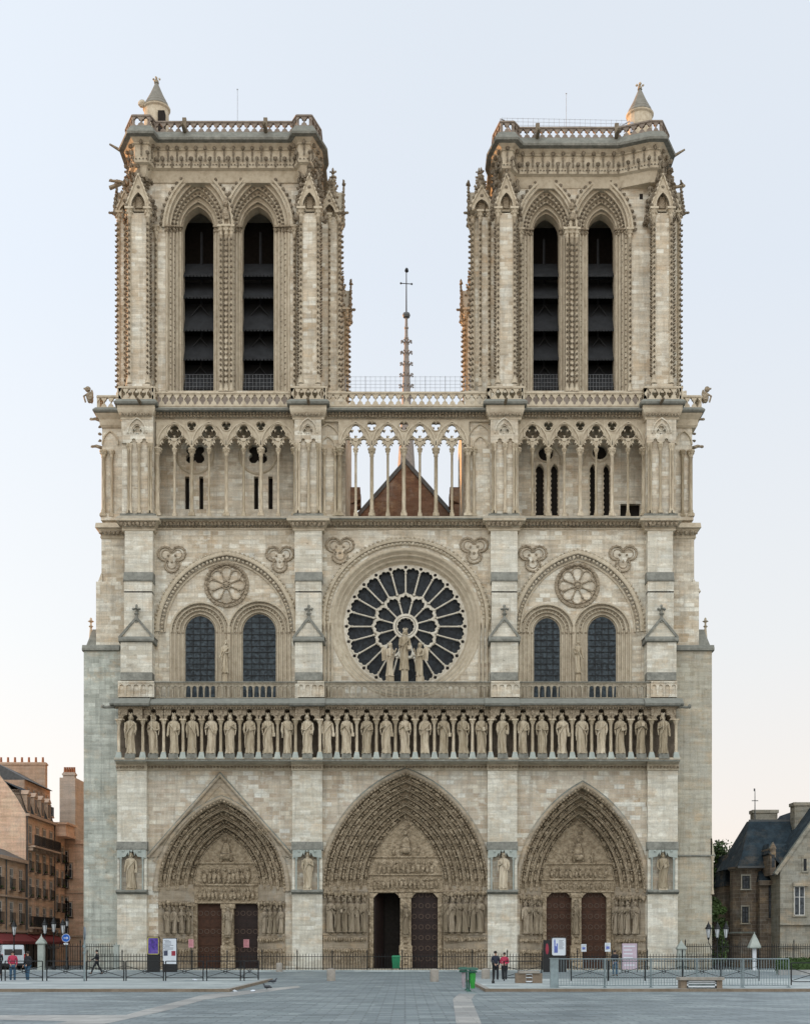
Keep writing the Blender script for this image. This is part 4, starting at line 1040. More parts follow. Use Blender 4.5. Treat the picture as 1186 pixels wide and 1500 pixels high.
for px, y in ((131, 2.2), (1033, 2.2)):
    m = MB(); x, z = X(px, y), Z(598, y); sg = -1 if px < 500 else 1
    m.blob(x-sg*.05, y, z+.9, .3, .3, .5, .15, True); m.blob(x+sg*.1, y-.05, z+1.55, .24, .22, .24, .1, True); m.tube([(x+sg*.1, y, z+1.55), (x+sg*.45, y-.05, z+1.62)], .13, 7, .06); m.tube([(x+sg*.1, y, z+1.2), (x+sg*.45, y, z+1.0), (x+sg*.3, y, z+.5)], .1, 6, .07); m.blob(x-sg*.2, y+.1, z+1.0, .14, .2, .6, .15, True)
    part('chimera', m, M_leaf, CATH)
for px in (205, 452, 740, 968):
    m = MB(); x, z = X(px, -.5), Z(589, -.5); m.tube([(x, -.1, z), (x, -.9, z-.02), (x, -1.3, z-.12)], .15, 7, .1); m.blob(x, -1.35, z-.1, .13, .2, .13, .2); part('gargoyle', m, M_crock, CATH)
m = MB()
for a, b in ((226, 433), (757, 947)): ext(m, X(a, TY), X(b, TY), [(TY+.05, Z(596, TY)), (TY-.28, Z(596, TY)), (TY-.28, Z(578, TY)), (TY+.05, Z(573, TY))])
part('shade_strip', m, M_weath_shade, CATH, 'dark strip painted as shade behind the balustrade')  # dark strip added so the wall looks shaded through the balustrade holes
# lower tower walls behind the colonnade (with slits / lancets and foils)
YW = TY
def lw(x0, x1, holes, name='wall'):
    m = MB(); m.plate([(x0, Z(760, Y4)), (x1, Z(760, Y4)), (x1, Z(572.3, YW)), (x0, Z(572.3, YW))], holes, YW, YW+.5)
    return part(name, m, M_cream, CATH, 'tower wall behind the slim columns')
def rct(a, b, t, bb): return [(X(a, YW), Z(bb, YW)), (X(b, YW), Z(bb, YW)), (X(b, YW), Z(t, YW)), (X(a, YW), Z(t, YW))]
lw(X(178, YW), -4.98, [rct(271, 277.5, 698, 746), rct(292, 298, 698, 746), rct(372, 378.5, 698, 746), rct(393, 399.5, 698, 746), foil(X(286, YW), Z(665, YW), .95, 4, 6, R(45)), foil(X(378, YW), Z(665, YW), .95, 4, 6, R(45))])
lan = lambda a, b: [(X(a, YW), Z(755, YW))]+parch((a+b)/2, (b-a)/2, 690, 680, YW, 5)[::1]+[(X(b, YW), Z(755, YW))]
hr = [lan(784, 796.5), lan(806, 817), lan(863, 872), lan(883, 893), rct(908, 937, 738, 756), circ(X(799, YW), Z(664, YW), .62, 16), circ(X(878, YW), Z(662, YW), .62, 16)]
lw(4.95, X(1005, YW), hr)
m = MB()
for px in (286, 378): m.sweep(circ(X(px, YW), Z(667, YW), 1.45, 26)[::-1], [(0, YW), (0, YW-.1), (.1, YW-.12), (.2, YW)], True)
for a, b in ((784, 796.5), (806, 817), (863, 872), (883, 893)):
    for side in (a, b):
        for q in range(9): m.blob(X(side, YW), YW+.02, Z(750-q*7, YW), .1, .08, .13, .2)
    m.sweep(parch((a+b)/2, (b-a)/2, 690, 680, YW, 6, 755), [(0, YW), (0, YW-.1), (.08, YW-.1), (.08, YW)])
for px in (799, 878): m.sweep(circ(X(px, YW), Z(664, YW), .68, 20)[::-1], [(0, YW), (0, YW-.1), (.1, YW-.1), (.1, YW)], True); m.sweep(arch(X(px, YW), 1.25, Z(680, YW), 1.7, 10), [(0, YW), (0, YW-.14), (.12, YW-.14), (.12, YW)])
part('window_moulding', m, M_trim, CATH)
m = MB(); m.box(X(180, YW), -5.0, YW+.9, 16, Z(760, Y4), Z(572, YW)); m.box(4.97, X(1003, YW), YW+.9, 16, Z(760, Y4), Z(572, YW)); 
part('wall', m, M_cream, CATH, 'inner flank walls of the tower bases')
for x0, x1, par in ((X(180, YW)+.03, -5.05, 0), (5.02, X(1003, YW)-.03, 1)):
    m = MB(); m.box(x0, x1, YW+.62, YW+.85, Z(758, Y4), Z(575, YW)); part('inner_darkness' if False else 'shade_screen', m, M_dark, CATH)  # dark sheet behind the slits, painting the shade inside the tower
m = MB(); m.box(X(172, 0)+.3, X(992, 0)-.3, Y3+.3, 16.2, Z(762, Y3), Z(757, Y3)-.02); part('floor', m, M_ledge, CATH)
# side brackets seen between the towers
for sg in (-1, 1):
    m = MB(); x = sg*5.0
    for y in (13.5, 15.3): m.box(x, x-sg*.5, y, y+.8, Z(760, Y4), 42.5); m.hexa([(x, y-.1, 42.5), (x-sg*.9, y-.1, 42.9), (x-sg*.9, y+.9, 42.9), (x, y+.9, 42.5)], [(x, y-.1, 44), (x-sg*.9, y-.1, 44), (x-sg*.9, y+.9, 44), (x, y+.9, 44)])
    part('bracket', m, M_gable, CATH)

# =====================================================================  TOWERS
#M_weath_shade = carved('weathered_and_shade_stone', (.17, .135, .11), (.27, .225, .185), (.38, .33, .27), 2.4, .5, .05, False, (.2, .17, .14))
zb5 = Z(572, TY)
def crocket_shaft(px, y, pyb, pyt, r=.12, step=8.2, par=None, dirs=((0, -1),), sz=.115):
    c = MB(); x = X(px, y) if px is not None else 0
    return shaft_w(x, y, Z(pyb, y), Z(pyt, y), r, step*PX, par, dirs, sz)
def shaft_w(x, y, a, b, r, step, par, dirs, sz):
    c = MB(); c.smooth = True
    c.lathe(x, y, [(r*1.7, a), (r*1.5, a+.3), (r, a+.4), (r, b-.75), (r*1.5, b-.7), (r*1.1, b-.6), (r*1.9, b-.2), (r*2.3, b-.12)], 8); c.smooth = False
    c.box(x-r*2.3, x+r*2.3, y-r*2.3, y+r*2.3, b-.12, b+.05)
    for q in range(6): t = R(60*q); c.blob(x+r*1.7*math.cos(t), y+r*1.7*math.sin(t), b-.35, r*.6, r*.6, r*.8, .3)
    c.cm = 1
    z = a+.8
    while z < b-1:
        for dx, dy in dirs:
            l = math.hypot(dx, dy); jz = random.uniform(-.03, .03)
            c.blob(x+dx/l*(r+sz*.55), y+dy/l*(r+sz*.55), z+jz, sz, sz, sz*.8, .25)
            c.blob(x+dx/l*(r+sz*1.2), y+dy/l*(r+sz*1.2), z+jz+sz*.6, sz*.55, sz*.55, sz*.5, .25)
        z += step
    return part('crocketed_shaft', c, [M_trim, M_crock], par)
def pinnacle(cx, cy, hw, z0, z1, zt, par, face=(0, -1)):
    """gabled niche head facing `face`, with a crocketed spirelet behind"""
    m = MB(); fx, fy = face; ux, uy = -fy, fx
    fn = lambda u, d, v: (cx+ux*u+fx*(-d), cy+uy*u+fy*(-d), v)
    m.fn = fn
    A = arch(0, hw*.62, z0+.05, (z1-z0)*.42, 8)
    m.plate([(-hw, z0)]+[(-hw*.62, z0)]+A+[(hw*.62, z0), (hw, z0), (hw, z0+.25), (0, z1), (-hw, z0+.25)], [], -.3, .35)
    m.sweep(arch(0, hw*.62, z0+.05, (z1-z0)*.42, 8), [(0, .1), (0, -.38), (.09, -.38), (.11, -.28)])
    m.sweep([(-hw-.02, z0+.2), (0, z1+.02), (hw+.02, z0+.2)], [(-.03, -.3), (-.03, -.42), (.1, -.42), (.12, -.3)])
    m.plate([(-hw*.6, z0-.1), (hw*.6, z0-.1), (hw*.6, z0+(z1-z0)*.3), (0, z0+(z1-z0)*.5), (-hw*.6, z0+(z1-z0)*.3)], [], .2, .3)
    m.fn = None
    o = part('pinnacle', m, M_trim, par)
    c = MB(); c.fn = fn
    L = math.hypot(hw, z1-z0-.2)
    for sd in (-1, 1):
        n = int(L/.42)
        for q in range(n): t = (q+.5)/n; c.blob(sd*hw*(1-t)+sd*.1, -.36, z0+.25+(z1-z0-.2)*t+.08, .15, .14, .17, .3)
        c.blob(sd*(hw+.08), -.3, z0+.1, .22, .2, .24, .3)
    c.blob(0, -.36, z1+.3, .12, .12, .3, .2); c.blob(0, -.36, z1+.65, .27, .2, .15, .35); c.blob(0, -.36, z1+.9, .12, .12, .2, .3)
    c.blob(0, -.33, z0+(z1-z0)*.62, .14, .08, .14, .2)
    c.fn = None; part('crocket', c, M_crock, o)
    s = MB(); bx, by = cx-fx*.55, cy-fy*.55
    s.lathe(bx, by, [(hw*.62, z0+.1), (hw*.62, z0+1.0), (hw*.5, z0+1.2), (.07, zt-.5)], 8, rot=R(22.5))
    k = 0; z = z0+1.3
    while z < zt-.6:
        rr = hw*.5*(1-(z-z0-1.2)/(zt-.5-z0-1.2))+.07
        for q in range(4): a = R(90*q+45*(k % 2)); s.blob(bx+(rr+.08)*math.cos(a), by+(rr+.08)*math.sin(a), z, .13, .13, .12, .3)
        z += .38; k += 1
    s.blob(bx, by, zt-.35, .2, .2, .12, .3); s.blob(bx, by, zt-.1, .1, .1, .22, .2)
    for q in range(4): a = R(90*q); s.blob(bx+.2*math.cos(a), by+.2*math.sin(a), zt-.25, .1, .1, .09, .3)
    part('spirelet', s, M_leaf, o)
    return o
M_cone = carved('grey_cone_stone', (.17, .16, .135), (.26, .245, .21), (.35, .33, .285), 1.8, .4, .04, False, (.17, .16, .135))
TW = [dict(n='left', body=(190, 466), wins=((290.5, 22.5), (378, 23)), wo=(47, 47), s=334, ai=303, ao=252, fb=((189, 218), (440, 467)), sb=(168, 497), pier=(324, 331.5, 339), jl=(229, 247, 254), jr=(408, 421, 431.5),
           plan=[(197, 1.5), (218, 1.5), (226, 2.35), (431, 2.35), (437, 1.5), (454, 1.5), (466, 3.2)], xs=(187, 466), tur=229.6, dz=0),
      dict(n='right', body=(726, 976), wins=((799.5, 19), (880, 19.5)), wo=(41, 42), s=338, ai=313, ao=265, fb=((728, 754), (956, 983)), sb=(692, 1000), pier=(830, 837, 844), jl=(762, 772), jr=(908, 922),
           plan=[(735, 1.6), (750, 1.6), (758, 2.4), (905, 2.4), (951, 1.5), (966, 1.5), (976, 3.2)], xs=(726, 976), tur=936.5, dz=8)]
def tower(T):
    E = empty('tower'); E.parent = CATH; E['label'] = '%s square bell tower with two tall pointed openings' % T['n']
    x0, x1 = X(T['body'][0], TY), X(T['body'][1], TY); dz = T['dz']
    ztop = Z(240+dz, TY)
    # front wall with notched openings
    outs = []; pol = [(x0, zb5)]
    for (c, wi), wo in zip(T['wins'], T['wo']):
        O = parch(c, wo-.5, T['s'], T['ao'], TY, 14); outs.append(O); pol += [(O[0][0], zb5)]+O+[(O[-1][0], zb5)]
    pol += [(x1, zb5), (x1, ztop), (x0, ztop)]
    m = MB(); m.plate(pol, [], TY, TY+1.2); m.box(x0, x0+.8, TY+1.2, 15.8, zb5, ztop); m.box(x1-.8, x1, TY+1.2, 15.8, zb5, ztop); m.box(x0+.8, x1-.8, 15.0, 15.8, zb5, ztop); m.box(x0+.8, x1-.8, TY+1.2, 15, ztop-.4, ztop-.01)
    if T['n'] == 'right': m.cm = 1; m.box(X(936, TY), X(941, TY), TY-.01, TY+.1, Z(292, TY), Z(284, TY)); m.cm = 0
    part('wall', m, [M_cream, M_dark], E)
    m = MB(); m.box(x0+.9, x1-.9, 9.0, 9.2, zb5, ztop-.5); part('inner_shade_sheet', m, M_dark, E)
    yi = TY+1.6
    for wi_, ((c, wi), wo) in enumerate(zip(T['wins'], T['wo'])):
        inn = parch(c, wi, T['s']+1, T['ai'], yi, 14, 574); out = parch(c, wo, T['s'], T['ao'], TY, 14, 574)
        s = MB(); K = 5; loops = []
        for i in range(K+1):
            o_ = lerp(out, inn, i/K); yy = TY-.02+(yi-TY)*i/K; loops.append([(x, yy, z) for x, z in o_])
            if i < K: loops.append([(x, yy+(yi-TY)/K, z) for x, z in o_])
        loops.append([(x, yi+1.0, z) for x, z in inn])
        s.loft(loops, False, True); s.smooth = True
        for i in range(K): 
            Q = lerp(out, inn, (i+.25)/K); s.tube([(x, TY+.03+(yi-TY)*i/K, z) for x, z in Q], .1, 6, cap=False)
        s.smooth = False
        H = parch(c, wo+2, T['s'], T['ao']-2, TY, 14)
        s.sweep(H, [(0, TY), (0, TY-.18), (.14, TY-.22), (.24, TY-.12), (.24, TY)])
        W = part('belfry_opening', s, M_trim, E, 'tall pointed opening with stepped jambs')
        cr = MB()
        Hc = parch(c, wo+7, T['s'], T['ao']-7, TY, 14); 
        for x, z, an in along(Hc, .52, .2): cr.blob(x, TY-.16, z, .17, .14, .17, .3)
        for t_, st, sz in ((.42, .36, .13), (.62, .34, .12)):
            Q = [q for q in lerp(out, inn, t_) if q[1] > Z(T['s'], TY)]
            for x, z, an in along(Q, st): cr.blob(x, TY-.06+(yi-TY)*t_, z, sz, sz, sz, .3)
        part('crocket', cr, M_crock, W)
        cp = MB()
        for i in range(K):
            for e in (1, -2):
                x, z = lerp(out, inn, (i+.25)/K)[e]; yy = TY+.03+(yi-TY)*i/K
                for q in range(5): cp.blob(x+random.uniform(-.12, .12), yy-.08, z-.15+random.uniform(-.22, .1), .11, .11, .12, .3)
                cp.box(x-.22, x+.22, yy-.22, yy+.15, z+.0, z+.14)
        part('carved_capital', cp, M_leaf, W)
        # jamb crockets
        cj = MB()
        for t_ in (.28, .5):
            for e in (0, -1):
                x = lerp(out, inn, t_)[e][0]; yy = TY+(yi-TY)*t_-.12; z = zb5+.6
                while z < Z(T['s']+8, TY): cj.blob(x, yy, z, .095, .1, .09, .3); z += 8.2*PX
                cj.tube([(x, yy+.07, zb5+.4), (x, yy+.07, z)], .05, 5)
        part('crocket', cj, M_crock, W)
        # louvres
        lx0, lx1 = X(c-wi, yi)-.05, X(c+wi, yi)+.05
        for q, (pt, pb) in enumerate(((345, 384), (372, 400), (400, 432), (432, 480), (480, 523), (523, 566))):
            if q == 0: continue
            l = MB(); zt_, zb_ = Z(pt, yi)+.2, Z(pb, yi)
            l.hexa([(lx0, yi+.35, zb_), (lx1, yi+.35, zb_), (lx1, yi+.43, zb_), (lx0, yi+.43, zb_)], [(lx0, yi+2.0, zt_), (lx1, yi+2.0, zt_), (lx1, yi+2.08, zt_), (lx0, yi+2.08, zt_)])
            n = 9
            for i in range(n): xx = lx0+(lx1-lx0)*(i+.5)/n; l.hexa([(xx-.1, yi+.33, zb_-.14), (xx+.1, yi+.33, zb_-.14), (xx+.1, yi+.36, zb_-.14), (xx-.1, yi+.36, zb_-.14)], [(xx-.13, yi+.33, zb_+.05), (xx+.13, yi+.33, zb_+.05), (xx+.13, yi+.36, zb_+.05), (xx-.13, yi+.36, zb_+.05)])
            part('louvre', l, M_louv, W)
        b = MB(); zc = (Z(523, yi)+Z(480, yi))/2; b.tube([((lx0+lx1)/2, yi+1.9, Z(T['ai']+20, yi)), ((lx0+lx1)/2, yi+1.9, zb5)], .12, 5)
        for q in (432, 480, 523): z = Z(q, yi); b.tube([(lx0+.3, yi+1.2, z-1.5), ((lx0+lx1)/2, yi+1.2, z-.3), (lx1-.3, yi+1.2, z-1.5)], .06, 5)
        b.box(lx0, lx1, yi+1.5, yi+1.6, Z(396, yi), Z(390, yi))
        part('timber_frame', b, M_louv, W)
        n = MB(); z0_, z1_ = Z(571, yi), Z(548, yi)
        for i in range(10): xx = lx0+(lx1-lx0)*i/9; n.tube([(xx, yi+.1, z0_), (xx, yi+.1, z1_)], .012, 4)
        for i in range(4): zz = z0_+(z1_-z0_)*(i+1)/4; n.tube([(lx0, yi+.1, zz), (lx1, yi+.1, zz)], .012, 4)
        part('wire_guard', n, M_wire, W)
    # pier and jamb shafts on the wall face
    for px in T['pier']: crocket_shaft(px, TY-.05, 574, T['s']-2, .13 if px != T['pier'][1] else .16, par=E, dirs=((-.6, -1), (.6, -1)) if px == T['pier'][1] else ((0, -1),))
    for px in T['jl'][:1]+T['jr'][-1:]: crocket_shaft(px, TY-.05, 574, T['s']-2, .13, par=E)
    cb = MB(); cb.blob(X(T['pier'][1], TY), TY-.25, Z(T['s']-18, TY), .3, .2, .45, .3); cb.blob(X(T['pier'][1], TY), TY-.25, Z(T['s']-34, TY), .3, .2, .4, .3); cb.lathe(X(T['pier'][1], TY), TY-.05, [(.12, Z(T['s'], TY)), (.12, Z(T['s']-30, TY))], 7)
    part('carved_boss', cb, M_leaf, E)
    # front buttress shafts
    for fi, (a, b) in enumerate(T['fb']):
        m = MB(); yf = 2.0; pbox(m, a+1, b-1, 312, 575, yf, TY+.1)

        pbox(m, a-2, b+2, 562, 575, yf-.25, TY+.05)
        B = part('buttress', m, M_cream, E)
        for px in (a+1, b-1): crocket_shaft(px, yf, 562, 306, .15, par=B, dirs=((0, -1), (-1, -.1) if px == a+1 else (1, -.1)))
        for px in (a+1, b-1): crocket_shaft(px+(-2.5 if px == a+1 else 2.5), yf+.6, 566, 312, .11, par=B, dirs=((-1, -.8) if px == a+1 else (1, -.8),), sz=.1)
        pinnacle(X((a+b)/2, yf), yf+.1, X(b+2, yf)-X((a+b)/2, yf), Z(305, yf), Z(258, yf), Z(222+dz, yf), B)
        cl = MB()
        for q in range(64):
            sd = random.choice((-1, 1)); zp = random.uniform(232, 322); wd_ = .55+.65*(zp-232)/90; cl.blob(X((a+b)/2, yf)+sd*random.uniform(wd_-.15, wd_+.22), yf+random.uniform(-.1, 1.0), Z(zp, yf), random.uniform(.1, .2), .17, random.uniform(.14, .26), .4)
        part('foliage_cluster', cl, M_crock, B)
    if T['n'] == 'right':
        m = MB(); ya = 3.6; m.box(X(701, ya), x0+.02, ya, 15.0, zb5-.2, Z(318, ya)); m.box(X(700, ya), x0+.01, ya-.1, ya+.02, zb5-.2, zb5+1.0)
        SH = part('buttress', m, M_cream, E)
        for px in (703, 716): crocket_shaft(px, ya, 566, 310, .13, par=SH)
        pinnacle(X(705, ya), ya+.05, .95, Z(310, ya), Z(276, ya), Z(240, ya), SH)
    # side buttresses
    for sg, px in ((-1, T['sb'][0]), (1, T['sb'][1])):
        xe = X(px, TY); xb = x0 if sg < 0 else x1
        for yi_, (ya, yb) in enumerate(((4.2, 6.0), (11.6, 13.8))):
            ex = xe if yi_ == 0 else xe+sg*(.3 if (sg > 0) == (T['n'] == 'left') else -.4)
            zt_ = Z(316, 4) if yi_ == 0 else Z(470, 13)
            if yi_ == 1 and (sg > 0) != (T['n'] == 'left'): zt_ = Z(340, 13)
            m = MB(); m.box(ex-sg*.15, xb-sg*.02, ya, yb, zb5-.3, zt_); B = part('buttress', m, M_cream, E)
            for y in (ya, yb): shaft_w(ex-sg*.1, y, zb5, zt_+.35, .15, 8.2*PX, B, ((sg, 0), (sg*.3, -1)) if y == ya else ((sg, 0),), .115)
            shaft_w((ex+xb)/2, ya-.02, zb5, zt_+.2, .1, 8.2*PX, B, ((0, -1),), .1)
            pinnacle(ex-sg*.1, (ya+yb)/2, (yb-ya)/2+.12, zt_+.3, zt_+2.6, zt_+4.6, B, (sg, 0))
            pinnacle((ex+xb)/2, ya+.1, .72, zt_+.1, zt_+2.0, zt_+3.6, B)
            g = MB(); z = zt_+.3; g.tube([(ex, ya, z-.2), (ex+sg*.45, ya-.2, z-.05), (ex+sg*.6, ya-.25, z-.1)], .16, 6, .09); g.blob(ex+sg*.6, ya-.25, z-.08, .16, .14, .13, .2); part('gargoyle', g, M_crock, B)
    # crown
    xl, xr = X(T['xs'][0], TY), X(T['xs'][1], TY)
    pl = [(X(a, y), y) for a, y in T['plan']]
    plan = [(xl, 3.3)]+pl[:-1]+[(xr, 3.3), (xr, 5.2), (xr-.25, 6), (xr-.25, 12), (xr, 13), (xr, 15), (xr-1.2, 16.6), (xl+1.2, 16.6), (xl, 15), (xl, 13), (xl+.25, 12), (xl+.25, 6), (xl, 5.2)]
    z = lambda q: Z(q+dz, 2.35)
    m = MB(); m.smooth = False
    base = offs(plan, -.25)
    course(m, base, [(-.3, z(262)), (.0, z(248)), (.25, z(246)), (.3, z(243)), (.22, z(241)), (.22, z(221)), (.34, z(220)), (.34, z(218.5)), (.3, z(218)), (.6, z(213)), (.7, z(212))])
    CR = part('cornice', m, M_trim, E)
    m = MB(); course(m, base, [(.6, z(213)), (.98, z(212)), (1.02, z(209)), (.9, z(205)), (.6, z(197)), (.2, z(196.5))]); part('ledge', m, M_ledge, CR)
    fr = MB(); rl = MB()
    E_ = offs(plan, -.03)
    for i in range(len(E_)):
        a, b = E_[i], E_[(i+1) % len(E_)]
        if a[1] > 8 and b[1] > 14: continue
        L = math.hypot(b[0]-a[0], b[1]-a[1]); n = max(1, round(L/.8))
        if L < .9: n = 1
        dx, dy = (b[0]-a[0])/L, (b[1]-a[1])/L; nx, ny = dy, -dx
        for q in range(n):
            for t, zz, s in (((q+.5)/n, z(219), .16), ((q+.98)/n, z(234), .17)):
                px_, py_ = a[0]+dx*L*t, a[1]+dy*L*t
                fr.blob(px_+nx*.22, py_+ny*.22, zz, s*1.1, s*1.1, s*1.2, .3); fr.blob(px_+nx*.1, py_+ny*.1, zz-.42, s*.55, s*.55, s*1.8, .2)
                if t == (q+.5)/n: fr.blob(px_+nx*.12, py_+ny*.12, zz-.85, s*.5, s*.5, s*1.6, .2)
        n2 = max(1, int(L/.25))
        for q in range(n2): t = (q+.5)/n2; fr.blob(a[0]+dx*L*t+nx*.12, a[1]+dy*L*t+ny*.12, z(242), .07, .07, .06, .3)
    part('leaf_frieze', fr, M_crock, CR)
    B_ = offs(plan, .22)
    for i in range(len(B_)):
        a, b = B_[i], B_[(i+1) % len(B_)]; L = math.hypot(b[0]-a[0], b[1]-a[1]); dx, dy = (b[0]-a[0])/L, (b[1]-a[1])/L
        lattice(rl, lambda u, v, d, a=a, dx=dx, dy=dy: (a[0]+dx*u-dy*d, a[1]+dy*u+dx*d, v), 0, L, z(197), z(180), .62)
    part('balustrade', rl, M_weath_shade, E, 'pierced quatrefoil parapet round the tower top')
    m = MB(); course(m, plan, [(.05, z(199)), (.05, z(196.3))]); part('roof', m, M_lead, E)
    for px in ((272, 390) if T['n'] == 'left' else (786, 901)):
        g = MB(); x, zz = X(px, 2.3), z(197); g.tube([(x, 2.2, zz), (x, 1.3, zz-.05), (x, .7, zz-.25)], .18, 7, .12); g.blob(x, .62, zz-.2, .17, .25, .16, .2); g.box(x-.16, x+.16, 1.6, 1.85, zz, zz+.95); part('gargoyle', g, M_crock, E)
    for sg, ya in ((-1, 4.0), (1, 4.0)):
        own = (sg < 0) == (T['n'] == 'left')
        if own: g = MB(); x, zz = (xl if sg < 0 else xr)+sg*.6, z(205); g.tube([(x-sg*.3, ya, zz-.2), (x+sg*.5, ya-.4, zz+.1), (x+sg*1.0, ya-.6, zz+.3)], .16, 6, .08); part('gargoyle', g, M_leaf, E)
        g = MB(); zz = z(250); g.tube([(x-sg*1.2, ya+.5, zz-.2), (x+sg*.3, ya, zz+.05), (x+sg*.95, ya-.2, zz)], .2, 6, .11); g.blob(x+sg*.95, ya-.2, zz+.03, .2, .16, .15, .2); part('gargoyle', g, M_leaf, E)
    # stair turret
    t = MB(); y = 14.2; x = X(T['tur'], y); zz = lambda q: Z(q+(9 if T['n'] == 'right' else 0), y)
    rr = 19.5*PX*1.13
    t.lathe(x, y, [(rr*.94, z(200)), (rr*.92, zz(164)), (rr*1.02, zz(162)), (rr*1.04, zz(160)), (rr*.9, zz(159))], 20); tc_ = MB(); tc_.lathe(x, y, [(rr*.9, zz(160)), (rr*.98, zz(158.5)), (rr*.48, zz(139)), (.15, zz(123)), (.22, zz(122.5)), (.12, zz(120))], 20); t.blob(x, y, zz(119), .26, .26, .16, .3); t.blob(x, y, zz(116), .12, .12, .3, .2)
    for q in range(4): a = R(90*q); t.blob(x+.28*math.cos(a), y+.28*math.sin(a), zz(116), .13, .13, .1, .3)
    for q in range(1, 6): r2 = rr*.98*(1-q/6.9); tc_.lathe(x, y, [(r2+.0, zz(158.5-q*5.1)), (r2+.02, zz(158.5-q*5.1)+.04), (r2-.05, zz(158.5-q*5.1)+.08)], 20)
    if T['n'] == 'left': t.blob(x-rr, y-.6, zz(158), .35, .3, .35, .2, True); t.cm = 1; t.box(x+.35, x+.95, y-rr*1.02, y-.5, z(197), zz(174)); t.cm = 0
    part('turret_roof', tc_, M_cone, E); part('stair_turret', t, [M_trim, M_dark], E, 'round stair turret with a conical stone roof and finial')
    a = MB(); x = X(348 if T['n'] == 'left' else 829, 8); a.tube([(x, 8, z(200)), (x, 8, Z(131 if T['n'] == 'left' else 137, 8))], .03, 5, .022); a.blob(x, 8, Z(131 if T['n'] == 'left' else 137, 8), .07); part('lightning_rod', a, M_wire, E)
    return E
TOW = [tower(T) for T in TW]
# wire guards on the roofs and across the passage
m = MB(); y = 2.8; zz0, zz1 = Z(575, y), Z(551, y)
for i in range(26): x = X(506+i*7.3, y); m.tube([(x, y, zz0), (x, y, zz1)], .012 if i % 4 else .025, 4)
for q in (552, 558, 563, 568): m.tube([(X(506, y), y, Z(q, y)), (X(690, y), y, Z(q, y))], .012, 4)
part('wire_fence', m, M_wire, CATH)
m = MB(); y = 3.4
for i in range(25): x = X(735+i*7.6, y); m.tube([(x, y, Z(190, y)), (x, y, Z(172+i*.15, y))], .012, 4)
for q in (173, 178, 183): m.tube([(X(735, y), y, Z(q, y)), (X(918, y), y, Z(q+3.5, y))], .012, 4)
m.tube([(X(733, 3.2), 3.2, Z(190, 3)), (X(733, 3.2), 3.2, Z(172, 3)), (X(738, 3.4), 3.4, Z(172, 3)), (X(751, 4), 4, Z(186, 3))], .07, 5)
for q in range(4): m.tube([(X(898+q*5, 3.4), 3.4, Z(190, 3)), (X(908+q*5, 3.4), 3.4, Z(178, 3))], .04, 5)
m.tube([(X(897, 3.4), 3.4, Z(187, 3)), (X(922, 3.4), 3.4, Z(173, 3))], .05, 5); m.box(X(922, 3.4), X(927, 3.4), 3.3, 3.5, Z(190, 3), Z(175, 3))
part('wire_fence', m, M_wire, TOW[1])
# nave roof and gable
yg = 17.0
ap, bl_, br_ = (X(594, yg), Z(680, yg)), X(526, yg), X(662, yg); zg = Z(757, yg); sl_ = (ap[1]-zg)/(ap[0]-bl_)
zlow = 30; xw = (ap[1]-zlow)/sl_
m = MB(); m.plate([(ap[0]-xw, zlow), (ap[0]+xw, zlow), ap], [], yg, yg+.8)
part('gable', m, M_gable, CATH, 'rust brown gable wall of the nave roof')
m = MB(); G_ = [(ap[0]-xw, zlow), ap, (ap[0]+xw, zlow)]; m.sweep(G_, [(0, yg-.15), (.35, yg-.15), (.35, 96), (0, 96), (0, yg-.15)]); part('roof', m, M_lead, CATH, 'steep lead covered nave roof')
m = MB(); m.box(-13, 13, 17.9, 120, 0, 30.5); m.box(-20, 20, 17.9, 118, 0, 15); part('wall', m, M_greyr, CATH, 'side walls of the nave')
# spire
M_spire = plain("weathered_spire_lead", (.24, .20, .17), .6, .2)
ys = 76; m = MB(); x = X(595, ys); kk = (D+ys)/F; z = lambda q: Z(q, ys)
m.lathe(x, ys, [(3.2, 42), (2.4, 50), (7.2*kk, z(600)), (6*kk, z(573)), (2.8*kk, z(500)), (2.5*kk, z(498)), (1.8*kk, z(466))], 8)
for q in (497, 482): m.lathe(x, ys, [(2.8*kk, z(q)), (3.4*kk, z(q)+.15), (2.8*kk, z(q)+.3)], 8)
SP = part('spire', m, M_spire, CATH, 'slender lead spire with crockets, ball and cross')
m = MB()
for j, q in enumerate((498, 514, 530.5, 547, 563, 579, 595)):
    r0 = (2.5+.048*(q-498)*.9)*kk
    for a_ in range(8): a = R(45*a_+22); m.tube([(x+r0*math.cos(a), ys+r0*math.sin(a), z(q)-.5), (x+(r0+.38)*math.cos(a), ys+(r0+.38)*math.sin(a), z(q)-.1), (x+(r0+.5)*math.cos(a), ys+(r0+.5)*math.sin(a), z(q)-.3)], .075, 5); m.blob(x+(r0+.5)*math.cos(a), ys+(r0+.5)*math.sin(a), z(q)-.27, .13)
part('crocket', m, M_spire, SP)
m = MB(); m.lathe(x, ys, [(.2, z(466)), (.45, z(465)), (.55, z(462)), (.45, z(459)), (.15, z(458))], 12); part('ball', m, M_lead, SP)
m = MB(); m.tube([(x, ys, z(460)), (x, ys, z(396))], .1, 6, .06); m.tube([(x-8*kk, ys, z(415)), (x+8*kk, ys, z(416))], .06, 5); m.blob(x, ys, z(395.5), .3, .2, .35, .3); m.blob(x-8*kk, ys, z(415), .15); m.blob(x+8*kk, ys, z(416), .15)
part('cross', m, M_iron, SP)
